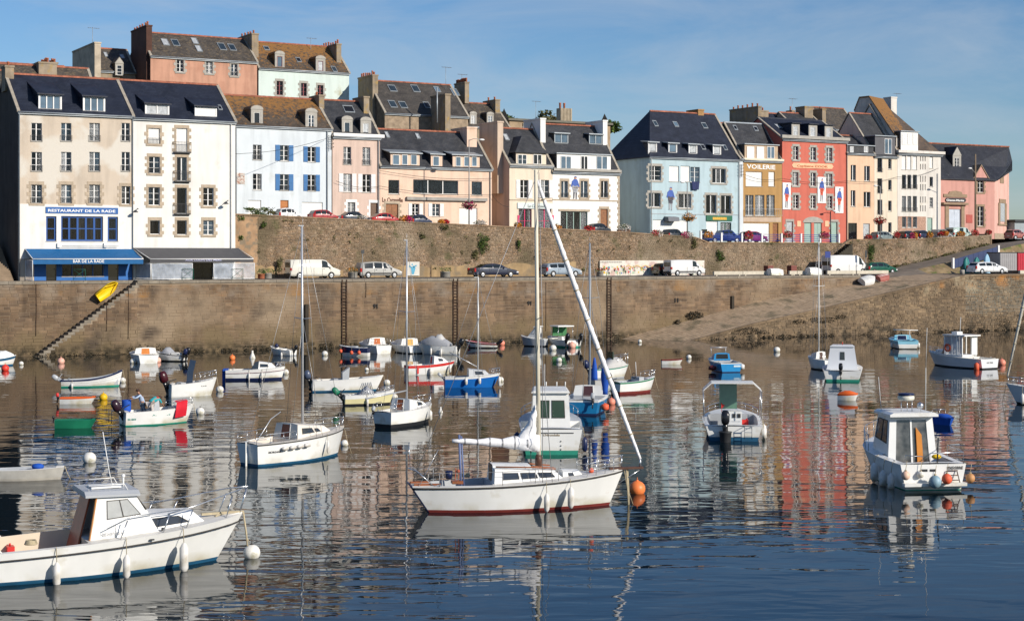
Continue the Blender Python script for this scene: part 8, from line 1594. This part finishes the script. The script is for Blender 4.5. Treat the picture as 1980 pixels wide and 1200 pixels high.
for a_ in (('hatch',535,581,(.72,.72,.72),'white hatchback parked right of the hedge on the upper street'),('hatch',600,651,(.35,.02,.02),'red hatchback parked below the garage of the pale blue house'),('sedan',655,712,(.03,.035,.05),'black saloon parked below the tan-pink house'),('sedan',714,773,(.42,.03,.03),'bright red saloon parked before the arched wooden door'),('hatch',792,831,(.02,.03,.07),'dark blue hatchback left of the flower boxes under the long peach house'),('hatch',1141,1176,(.03,.035,.045),'small dark hatchback before the white house with the painted figure'),('estate',1286,1320,(.03,.035,.04),'black estate car before the shop shutter of the aqua house'),('hatch',1434,1478,(.22,.02,.12),'purple-red hatchback behind the blue railing'),('pickup',1362,1430,(.012,.03,.14),'dark blue pickup behind the blue railing'),('hatch',1688,1726,(.2,.25,.25),'grey-green hatchback before the cream block'),('hatch',1742,1768,(.02,.03,.05),'navy hatchback before the white flats, left of its twin'),('hatch',1770,1794,(.02,.025,.07),'midnight blue hatchback before the white flats, right of its twin'),('estate',1806,1834,(.3,.3,.3),'grey estate car between the flats and the pink building'),('van',1836,1873,(.45,.55,.5),'pale green-topped van before the arched door of the pink building')):
    car(a_[0],a_[1],a_[2],13.2,street(hit((a_[1]+a_[2])/2,13.2)[0])+.01,a_[3],a_[4],group=g7,cat='van' if a_[0]=='van' else 'pickup' if a_[0]=='pickup' else 'car',side=((.1,.3),(.32,.5),(.52,.68)) if a_[0] not in('van','pickup') else ((.44,.58),(.6,.74)) if a_[0]=='pickup' else ((.3,.5),(.64,.8)),hk=.85 if a_[0]=='van' else 1,w=1.65)
car('hatch',1950,1976,14,11.25,(.4,.15,.13),'pinkish red hatchback seen on the road by the right edge',group=g7)
# -------------- street furniture --------------
POLE=mat('grey_pole',(.28,.28,.27),.6,.1); FLR={'r':mat('petals_red',(.5,.02,.03),.7,.2,5,isl=.3),'m':mat('petals_magenta',(.45,.02,.12),.7,.2,5,isl=.3),'o':mat('petals_orange',(.65,.25,.02),.7,.2,5,isl=.3),'w':mat('petals_white',(.6,.55,.5),.7,.2,5,isl=.3)}
def flowers(px,py,dpx,hpx,c,label,off=10.2,trough=True,hang=False,name='flower_box'):
    s,Y=hit(px,off); k0=F/Y; rx=dpx/1.6/k0; rz=hpx/1.7/k0; z=zat(py,Y); e=empty(name,W3(s,off,z),TH,label,'flowers'); rg=random.Random(px*3+1)
    if trough: mb=MB(); mb.hexa([(-rx*.8,-.14,-rz*.5-.3),(rx*.8,-.14,-rz*.5-.3),(rx*.8,.14,-rz*.5-.3),(-rx*.8,.14,-rz*.5-.3)],[(-rx*.9,-.2,-rz*.4),(rx*.9,-.2,-rz*.4),(rx*.9,.2,-rz*.4),(-rx*.9,.2,-rz*.4)]); mb.build('trough',mat('trough_brown',(.14,.08,.05),.8),e)
    if hang: mb=MB(); mb.lathe([(.05,-rz*.8),(rx*.5,-rz*.5),(rx*.7,0)],(0,0,0),10); mb.build('basket',WOODW,e)
    mb=MB(); mb.leaves((0,0,0),rx,.35 if not hang else rx,rz,int(90+rx*60),.15,rg=rg,hang=.3); mb.build('foliage',GRN,e)
    for j,cc in enumerate(c): mb=MB(); mb.leaves((rx*(.35 if j else -.3)*(len(c)>1),-.12,-.05),rx*(.65 if len(c)>1 else .95),.35 if not hang else rx,rz*.9,int(230+rx*90),.14,rg=rg,hang=.2); mb.build('blossoms',FLR[cc],e)
    return e
for a_ in ((783,423,22,15,'om','flower box with yellow and magenta blooms right of the bright red saloon'),(857,428,20,9,'or','low orange and red flower box under the long peach house'),(700,428-8,16,8,'w','white flower box in front of the black saloon'),(928,431,24,12,'w','pale flower box beside the street lamp with the round basket'),(1001,435,14,10,'o','yellow flower box left of the pink bar front'),(1075,438,20,9,'o','straggling orange flower box right of the pink bar front'),(1137,441,18,11,'r','green and red flower box left of the small dark hatchback'),(1206,440,26,16,'w','pale green flower box beside the white house\'s corner'),(1269,450,24,12,'rw','crimson and white flower box at the left of the aqua shop'),(1327,454,24,13,'mw','magenta and white flower box under the hanging basket lamp'),(1369,452,20,12,'o','orange flower box above the blue pickup'),(1447,453,18,16,'r','reddish flower box over the purple hatchback'),(1522,452,20,12,'r','red flower box on the blue railing, first right of the purple car'),(1593,453,20,11,'m','wine-red flower box at the right end of the blue railing'),(1678,458,16,11,'r','red flower box at the top of the wall above the green creeper'),(1733,453,13,12,'r','small red flower box right of the grey-green hatchback'),(1765,456,17,16,'mo','magenta and yellow flower box hanging over the wall, left of the tuft'),(1797,453,12,14,'o','yellow-green flower box on the wall before the white flats'),(1824,450,20,9,'ro','red and orange flower box left of the pale green van'),(1857,451,18,9,'o','orange flower box in front of the pale green van'),(1884,450,16,14,'r','bright red flower box by the tall wooden pole'),(1911,448,13,8,'r','dull red flower box at the end of the retaining wall')):
    flowers(*a_)
def lamp(px,ytop,ybase,off,label,arm=1.2,basket=None,m=POLE,wood=False,arms=1):
    s,Y=hit(px,off); zt=zat(ytop,Y); zb=zat(ybase,Y); e=empty('street_lamp' if not wood else 'wooden_pole',W3(s,off,zb),TH,label,'street lamp'); h_=zt-zb
    mb=MB(); mb.tube([(0,0,-.6),(0,0,h_)],.085 if not wood else .14,8,r2=.05 if not wood else .1); mb.build('post',m,e)
    mb=MB(); mb.tube([(0,0,h_-.1),(arm*.4,-.2,h_+.1),(arm,-.5,h_+.05)] if not wood else [(0,0,h_-2.6),(-arm,-.4,h_-2.0)],.035,5); mb.build('arm',m if not wood else POLE,e)
    mb=MB(); p=(arm,-.5,h_) if not wood else (-arm,-.4,h_-2.0); mb.ball((p[0]+(.15 if not wood else -.2),p[1],p[2]),.36,.16,.12,n=10,k=6); mb.build('lamp_head',mat('lamp_white',(.72,.72,.7),.4),e)
    return e
lamp(907,195+75,437,12,'tall street lamp post in front of the long peach house, with a round flower basket',arm=1.2); 
lamp(1329,353,452,11.5,'grey street lamp before the aqua house with an orange flower basket',arm=-1.2)
lamp(1702,360,458,11.5,'grey street lamp before the cream block with a crimson flower basket',arm=-1.4)
lamp(1606,408,468,11.2,'short dark lamp post behind the right end of the blue railing',arm=.1,m=DARKM)
lamp(1886,298,450,13,'old wooden pole carrying a lamp in front of the pink building',wood=True,m=mat('pole_wood',(.2,.15,.1),.9,.2))
flowers(906,396,24,18,'m','round crimson flower basket on the lamp before the long peach house',12,False,True,'flower_basket'); flowers(1331,420,24,17,'o','round orange and green flower basket on the lamp before the aqua house',11.5,False,True,'flower_basket'); flowers(1700,426,22,14,'r','round red flower basket on the lamp before the cream block',11.5,False,True,'flower_basket')
def sign(px,y0,y1,off,label,m,w=.5,h=.7,zpole=True,body=None):
    s,Y=hit(px,off); zt,zb=zat(y0,Y),zat(y1,Y); e=empty('road_sign',W3(s,off,zb),TH,label,'sign'); mb=MB(); mb.tube([(0,0,0),(0,0,zt-zb)],.035,6); mb.build('post',POLE,e); mb=MB(); mb.box(-w/2,w/2,-.06,-.03,zt-zb-h,zt-zb); mb.build('plate',m,e); return e
sign(701,483,537,4.5,'small round sign on a grey post right of the silver beige car',DARKM,.35,.4); sign(1600,486,531,2.2,'dark blue parking sign at the back of the tall white van',mat('sign_navy',(.02,.04,.2),.5),.8,.75); sign(1674,484,527,5.5,'thin white post with dark plate beside the green estate car',DARKM,.3,.9)
sign(1853,437,460,13,'little white road sign beside the pink building\'s door',WHITE,.4,.4) if 0 else None
# blue railing with white posts
s0,_=hit(1355,10.2); s1,_=hit(1622,10.2); rl=empty('railing',W3(s0,10.2,0),TH,'long blue railing with white posts along the upper street before the ochre and red houses','railing'); n=7; L_=s1-s0
for i in range(n+1):
    x=L_*i/n; z=wt(s0+x); mb=MB(); mb.box(x-.11,x+.11,-.1,.1,z-.1,z+1.1); mb.box(x-.13,x+.13,-.12,.12,z+1.1,z+1.16); mb.build('post',WHITE,rl)
    if i<n:
        for h_ in (.25,.5,.75,1.0): x2=L_*(i+1)/n; z2=wt(s0+x2); mb=MB(); mb.tube([(x+.11,0,z+h_),(x2-.11,0,z2+h_)],.035,6); mb.build('rail',mat('rail_blue',(.02,.05,.3),.5,.06),rl)
# lower road blue fence on the right
s0,_=hit(1847,3.2); s1,_=hit(1921,4.4); rl=empty('road_fence',W3(s0,3.6,0),TH,'dark blue panelled fence between two white posts on the climbing road','fence'); 
za=zat(519,hit(1847,3.6)[1]); zb_=zat(494,hit(1921,3.6)[1]); L_=s1-s0
for x,z in ((0,za),(L_,zb_)): mb=MB(); mb.box(x-.14,x+.14,-.14,.14,z,z+1.35); mb.build('post',WHITE,rl)
for i in range(9):
    a,b=.14+(L_-.28)*i/9,.14+(L_-.28)*(i+1)/9-.03; z=za+(zb_-za)*i/9; z2=za+(zb_-za)*(i+1)/9; mb=MB(); mb.hexa([(a,-.03,z),(b,-.03,z2),(b,.03,z2),(a,.03,z)],[(a,-.03,z+1.15),(b,-.03,z2+1.15),(b,.03,z2+1.15),(a,.03,z+1.15)]); mb.build('board',mat('fence_navy',(.03,.05,.13),.6,.1),rl)
# stair in the retaining wall (dark diagonal opening) with its railing
s0,_=hit(1500+70,9.6); s1,_=hit(1642,9.6); st=empty('wall_stair',W3(s0,9.1,QZ),TH,'dark stone stair climbing diagonally up the retaining wall behind the tall white van','stairs'); n=20; L_=s1-s0
for i in range(n): mb=MB(); x=L_*i/n; mb.box(x,x+L_/n+.05,-.1,.85,0,.2+i*(10.5-QZ)/n); mb.build('step',WEED,st)
mb=MB(); mb.tube([(0,-.1,1.0),(L_,-.1,10.5-QZ+1.0)],.03,5)
for i in range(6): x=L_*i/5; z=(10.5-QZ)*i/5; mb.tube([(x,-.1,z),(x,-.1,z+1.0)],.025,5)
mb.build('handrail',DARKM,st)
# children's mural
s0,_=hit(1160,9.75); s1,_=hit(1362,9.75); W_=s1-s0; mu=empty('mural',W3(s0,9.78,QZ),TH,'long white wall panel painted by children with flowers, a rainbow wave and red blots','mural'); mb=MB(); mb.box(0,W_,-.03,.05,.0,1.75); mb.build('panel',mat('mural_white',(.68,.64,.56),.8,.1,2,dirt=((.55,.4,.35),.9,.5,.62)),mu)
pc=[mat('mp%d'%i,c_,.8,.25,3) for i,c_ in enumerate([(.55,.06,.05),(.1,.3,.12),(.7,.45,.05),(.12,.2,.45),(.05,.05,.06),(.65,.3,.3),(.35,.5,.35)])]
for i in range(7): bpy.data.materials['mp%d'%i].name='mural_paint_%s'%['red','green','yellow','blue','black','pink','sage'][i]
rg=random.Random(11); kb=[MB() for _ in pc]
for i in range(190):
    x=rg.uniform(.2,W_-.2); z=rg.uniform(.25,1.1); c_=rg.randrange(7); r=rg.uniform(.05,.14)
    kb[c_].prism([(x+r*math.cos(a*1.05),z+r*math.sin(a*1.05)*rg.uniform(.8,1.6)) for a in range(6)],-.042,-.031)
    if rg.random()<.5: kb[1].prism([(x-.02,z-.35),(x+.02,z-.35),(x+.02,z),(x-.02,z)],-.04,-.031)
for j,(c_,dz) in enumerate(((2,0),(6,-.05),(0,-.1))):
    for i in range(60): x=W_*.24+W_*.28*i/60; w1=W_*.28/60; f=lambda q:1.12+.09*math.sin(q*5.2)+dz; kb[c_].prism([(x,f(x)-.05),(x+w1,f(x+w1)-.05),(x+w1,f(x+w1)),(x,f(x))],-.046,-.031)
for i in range(40): x=.1+W_*.2*i/40; kb[4].prism([(x+.04*math.cos(a*1.05),1.55+.06*math.sin(a*1.05+i)) for a in range(6)],-.04,-.031)
for k,m in zip(kb,pc): k.build('painted_figures',m,mu,kind='stuff')
# small framed mural of a blue figure
s0,_=hit(788,9.75); s1,_=hit(811,9.75); mu=empty('poster',W3(s0,9.76,QZ),TH,'white panel with a blue painted figure on the wall right of the silver beige car','poster'); W_=s1-s0; mb=MB(); mb.box(0,W_,-.03,.05,.15,1.65); mb.build('panel',mat('panel_grey_white',(.6,.58,.52),.8,.08),mu); mb=MB()
mb.prism([(.5,.3),(.75,.3),(.95,1.0),(.7,1.25),(.4,1.0)],-.042,-.031); mb.prism([(.55+.1*math.cos(a),1.35+.1*math.sin(a)) for a in (0,1,2,3,4,5)],-.042,-.031,0); mb.prism([(.15,1.1),(.45,.95),(.5,1.1),(.2,1.3)],-.042,-.031); mb.prism([(.7,1.0),(1.1,1.2),(1.05,1.32),(.65,1.15)],-.042,-.031); mb.build('painted_figure',mat('figure_lightblue',(.1,.35,.5),.8),mu)
# planters and tubs on the quay
def tub(px,py,w,h,off,label,c=None,m=GREYST):
    s,Y=hit(px,off); e=empty('planter',W3(s,off,QZ),TH,label,'planter'); mb=MB(); mb.lathe([(w*.4,0),(w*.5,.05),(w*.5,h*.9),(w*.54,h*.92),(w*.54,h),(w*.45,h)],(0,0,0),10); mb.build('tub',m,e); mb=MB(); rg=random.Random(px); mb.leaves((0,0,h+.2),w*.75,w*.7,.3,110,.14,rg=rg); mb.build('foliage',GRN if c!='o' else OLV,e)
    if c in FLR: mb=MB(); mb.leaves((0,-.1,h+.3),w*.6,w*.6,.2,60,.12,rg=rg); mb.build('blossoms',FLR[c],e)
tub(517,530,.9,.55,5.5,'dark planter between the grey awning and the cream-white van, left one'); tub(682,530,1.0,.6,6,'stone planter with yellowish shrub left of the silver beige car','o'); tub(861,530,1.1,.6,6.5,'pale square-looking planter with low green plants left of the dark saloon',None); tub(1160,532,.8,.5,7,'brown planter with red flowers at the left end of the children\'s mural','r'); tub(505,528,.7,.5,4.6,'small terracotta planter right beside the grey awning',None,POT)
# low white concrete beams along the quay edge on the right
def beam(a,b,i,label): 
    s0,_=hit(a,1.6); s1,_=hit(b,1.6); mb=MB(); mb.box(0,s1-s0,0,.28,.12,.52); 
    for x in (.3,s1-s0-.5): mb.box(x,x+.2,.05,.23,-.02,.12)
    tag(mb.build('barrier_beam',mat('barrier_cream',(.55,.5,.4),.8,.12,2),None,W3(s0,1.6,QZ),TH),label,'barrier','low cream barrier beams along the quay edge')
for i,(a,b,lb) in enumerate(((1381,1436,'leftmost low cream barrier beam on the quay edge'),(1437,1488,'low cream barrier beam just left of the first white upturned dinghy'),(1527,1541,'very short cream barrier beam right of the first white upturned dinghy'),(1542,1562,'short cream barrier beam left of the pointed white upturned dinghy'),(1600,1655,'low cream barrier beam in front of the tall white van'),(1657,1718,'low cream barrier beam behind the boats leaning at the quay end'))): beam(a,b,i,lb)
s0,_=hit(1956,-3.2); 
mb=MB(); mb.box(0,4,0,.3,.0,.42); tag(mb.build('barrier_beam',MC['barrier_cream'],None,W3(s0,-4.6,6.82),TH),'low cream barrier beam in front of the red container at the right edge','barrier')
# green barriers and red bins
GRB=mat('barrier_green',(.01,.12,.08),.5); 
for px,lb in ((153,'green crowd barrier before the bar window'),(363,'green crowd barrier at the left edge of the bare stone doorway'),(459,'green crowd barrier before the right clear curtain')):
    s,_=hit(px,1.0); mb=MB(); mb.tube([(-.55,0,0),(-.55,0,1.05),(.55,0,1.05),(.55,0,0)],.025,5); mb.tube([(-.55,0,.2),(.55,0,.2)],.02,5)
    mb.tube([(-.5,0,.25),(.5,0,1.0)],.015,4); mb.tube([(-.5,0,1.0),(.5,0,.25)],.015,4); tag(mb.build('crowd_barrier',GRB,None,W3(s,.95,QZ),TH),lb,'barrier')
BINR=mat('bin_brown_red',(.2,.06,.045),.7,.1)
for px,lb in ((1486,'brown-red bin left of the first white upturned dinghy'),(1531,'brown-red bin between the two white upturned dinghies')):
    s,_=hit(px,7.5); e=empty('recycling_bin',W3(s,7.5,QZ),TH,lb,'bin'); mb=MB(); mb.box(-.42,.42,-.42,.42,.05,.98); mb.build('body',BINR,e); mb=MB(); mb.hexa([(-.45,-.45,.98),(.45,-.45,.98),(.45,.45,.98),(-.45,.45,.98)],[(-.4,-.4,1.1),(.4,-.4,1.1),(.4,.4,1.1),(-.4,.4,1.1)]); mb.build('lid',BINR,e); 
    for x in (-.3,.3):
        mb=MB(); mb.lathe([(.06,-.03),(.07,0),(.06,.03)],(x,-.4,.06),8,ax='y'); mb.build('wheel',TYRE,e)
# upturned and standing dinghies ashore
def dinghy_hull(L,B,D,n=12,chine=True):
    mb=MB(); secs=[]
    for i in range(n+1):
        t=i/n; hb=B/2*(.8+.2*math.sin(math.pi/2*min(1,t/.5)) if t<.5 else max(.06,(1-((t-.5)/.5)**2.4)**.75)); z0=.0+.12*t**3; 
        secs.append([(t*L,hb,0),(t*L,hb*.97,D*.4),(t*L,hb*.72,D*(.9-.1*t)),(t*L,hb*.3,D*(1-.25*t**3)),(t*L,0,D*(1.03-.3*t**3)),(t*L,-hb*.3,D*(1-.25*t**3)),(t*L,-hb*.72,D*(.9-.1*t)),(t*L,-hb*.97,D*.4),(t*L,-hb,0)])
    mb.loft(secs,closed=False); mb.add(secs[0],[tuple(range(9))]); mb.add(secs[-1],[tuple(range(8,-1,-1))]); return mb
def ashore(loc,rot,L,B,D,m,label,gun=None):
    e=put(None,'upturned_dinghy',None,loc,rot,label=label,category='dinghy'); dinghy_hull(L,B,D).build('hull',m,e); mb=MB(); 
    for y in (-.12,.12): mb.tube([(.1,y,D*1.02),(L*.6,y,D*1.01),(L*.95,y*.3,D*.78)],.025,5)
    mb.tube([(0,B*.4,.0),(L*.5,B*.5,.0),(L,0,.0)],.035,5); mb.tube([(0,-B*.4,.0),(L*.5,-B*.5,.0),(L,0,.0)],.035,5); mb.tube([(0,-B*.4,0),(0,B*.4,0)],.03,5); mb.build('keel_rails',gun or m,e); return e
YEL=mat('yellow_plastic',(.80,.55,.01),.4,.06)
s0,_=hit(183,-.2); e=ashore(W3(hit(190,.55)[0],.55,zat(577,hit(190,.55)[1])),(R(-62),R(-38),TH),2.3,1.15,.42,YEL,'bright yellow dinghy hung upside down on the quay stair by its edge')
ashore(W3(hit(1489,.9)[0],1.1,QZ+.05),(0,0,TH+.05),2.2,1.2,.75,GW,'blunt white upturned dinghy on the quay edge, left of its pointed neighbour'); ashore(W3(hit(1564,.9)[0],1.1,QZ+.05),(0,0,TH+.0),2.1,1.4,.85,GW,'tall pointed white upturned dinghy on the quay edge left of the van')
ashore(W3(hit(1664,-.8)[0],-.9,5.75),(R(35),R(-12),TH+.1),2.2,1.5,.6,mat('dinghy_grey_white',(.6,.6,.58),.5,.1,2),'scuffed white dinghy leaning over at the end of the quay wall'); ashore(W3(hit(1697,-.8)[0],-.7,6.1),(R(25),R(-10),TH+.15),2.1,1.3,.5,mat('dinghy_faded_red',(.32,.1,.08),.6,.15,2),'faded red upturned dinghy right of the scuffed white one on the slipway',GW)
for px,py,h_,m,lb in ((1869,525,2.0,mat('teal_boat',(.02,.2,.19),.5,.1),'teal green dinghy standing upright on its stern, left of its twin'),(1889,518,2.0,MC['teal_boat'],'teal dinghy standing upright, middle of the three by the white hatchback'),(1909,508,2.4,mat('baby_blue_boat',(.3,.5,.65),.5,.1),'pale blue dinghy standing upright, right of the two teal ones')):
    s,Y=hit(px,-1.2); ashore(W3(s,-1.2,6.84),(0,R(-84),TH+R(88)),h_,.95,.35,m,lb)
# containers at the right edge
for px0,px1,m,lb in ((1934,1966,mat('container_grey',(.30,.29,.29),.6,.08),'grey curtain-sided trailer box near the right edge'),(1968,2030,mat('container_red',(.45,.02,.04),.5,.06),'crimson container cut by the right edge')):
    s0,_=hit(px0,-1.5); s1,_=hit(px1,-1.5); e=empty('container',W3(s0,-1.5,6.84),TH,lb,'container'); mb=MB(); mb.box(0,s1-s0,0,2.2,.35,2.55)
    for i in range(int((s1-s0)/.35)): mb.box(.1+i*.35,.25+i*.35,-.03,0,.45,2.45)
    mb.build('box',m,e); mb=MB(); mb.box(-.04,s1-s0+.0,-.05,2.25,2.55,2.65); mb.build('roof',DARKM,e)
    for x in (.6,1.4): mb=MB(); mb.lathe([(.1,-.1),(.3,-.1),(.3,.1),(.1,.1)],(x,.2,.3),12,ax='y'); mb.build('wheel',TYRE,e)
s0,_=hit(1845,-3.4); mb=MB(); mb.lathe([(.28,0),(.3,.5),(.27,.55)],(0,0,0),10); tag(mb.build('bollard',GREYST,None,W3(hit(1858,-4)[0],-4.2,6.8),TH),'squat pale bollard left of the white hatchback','bollard')
# TV aerials, wires
def aerial(px,py0,py1,off,lb):
    s,Y=hit(px,off); zt,zb=zat(py0,Y),zat(py1,Y); mb=MB(); mb.tube([(0,0,zb-zt-1.5),(0,0,0)],.03,4); mb.tube([(-.6,0,-.1),(.9,.2,-.1)],.02,4)
    for i in range(6): mb.tube([(-.5+i*.25,-.3,-.1),(-.5+i*.25,.3,-.05)],.012,4)
    tag(mb.build('aerial',ZINC,None,W3(s,off,zt),TH),lb,'aerial')
for a_ in ((179,53,80,50,'thin TV aerial above the bare masonry chimney, left on the hill'),(601,73,92,49,'TV aerial with white dish on the mint house roof'),(862,129,160,41,'tall bare aerial above the dark slate house on the hill'),(893,143,160,42,'yagi aerial on the many-potted chimney of the dark slate house'),(1036,195,220,52,'double TV aerial over the flat-roofed tan building'),(1532,190,212,34,'faint TV aerial above the coral red house'),(1734,180,190,27,'small aerial on the white chimney of the flats'),(800,262,285,27,'aerial on the long peach house roof')): aerial(*a_)
WIREM=mat('cable_black',(.03,.03,.03),.7)
def wire(pts,lb,sag=.4):
    P=[W3(*hz(px,py,o)[:1],o,zat(py,hit(px,o)[1])) for px,py,o in pts]; mb=MB()
    for a,b in zip(P,P[1:]): mb.tube([a+(b-a)*(i/10)-Vector((0,0,sag*math.sin(math.pi*i/10)))-P[0] for i in range(11)],.022,4)
    tag(mb.build('overhead_cable',WIREM,None,P[0]),lb,'cable')
wire([(447,298,9),(632,268,17.6)],'overhead cable from the white townhouse to the pale blue house'); wire([(650,350,17.6),(735,360,17.6),(951,376,17.6),(985,400,17.6)],'sagging cable across the long peach house'); wire([(1440,338,17.6),(1512,345,17.6),(1637,350,17.6),(1735,342,17.6),(1815,325,17.6)],'long cable across the red house to the white flats'); wire([(735,330,17.6),(951,345,17.6)],'thin cable under the grouped windows of the long peach house')
def bracket(px,py,off,lb):
    s,Y=hit(px,off); mb=MB(); mb.tube([(0,0,0),(0,0,-1.6)],.04,5)
    for z in (-.1,-.5,-.9,-1.3): mb.tube([(-.3,-.05,z),(.3,-.05,z)],.025,4); mb.ball((-.3,-.05,z+.06),.05,n=6,k=4); mb.ball((.3,-.05,z+.06),.05,n=6,k=4)
    tag(mb.build('insulator_bracket',DARKM,None,W3(s,off,zat(py,Y)),TH),lb,'bracket')
bracket(640,262,17.7,'black insulator bracket between the pale blue and tan-pink houses'); bracket(1434,318,17.7,'black insulator bracket between the aqua and ochre houses')
bpy.context.view_layer.update()
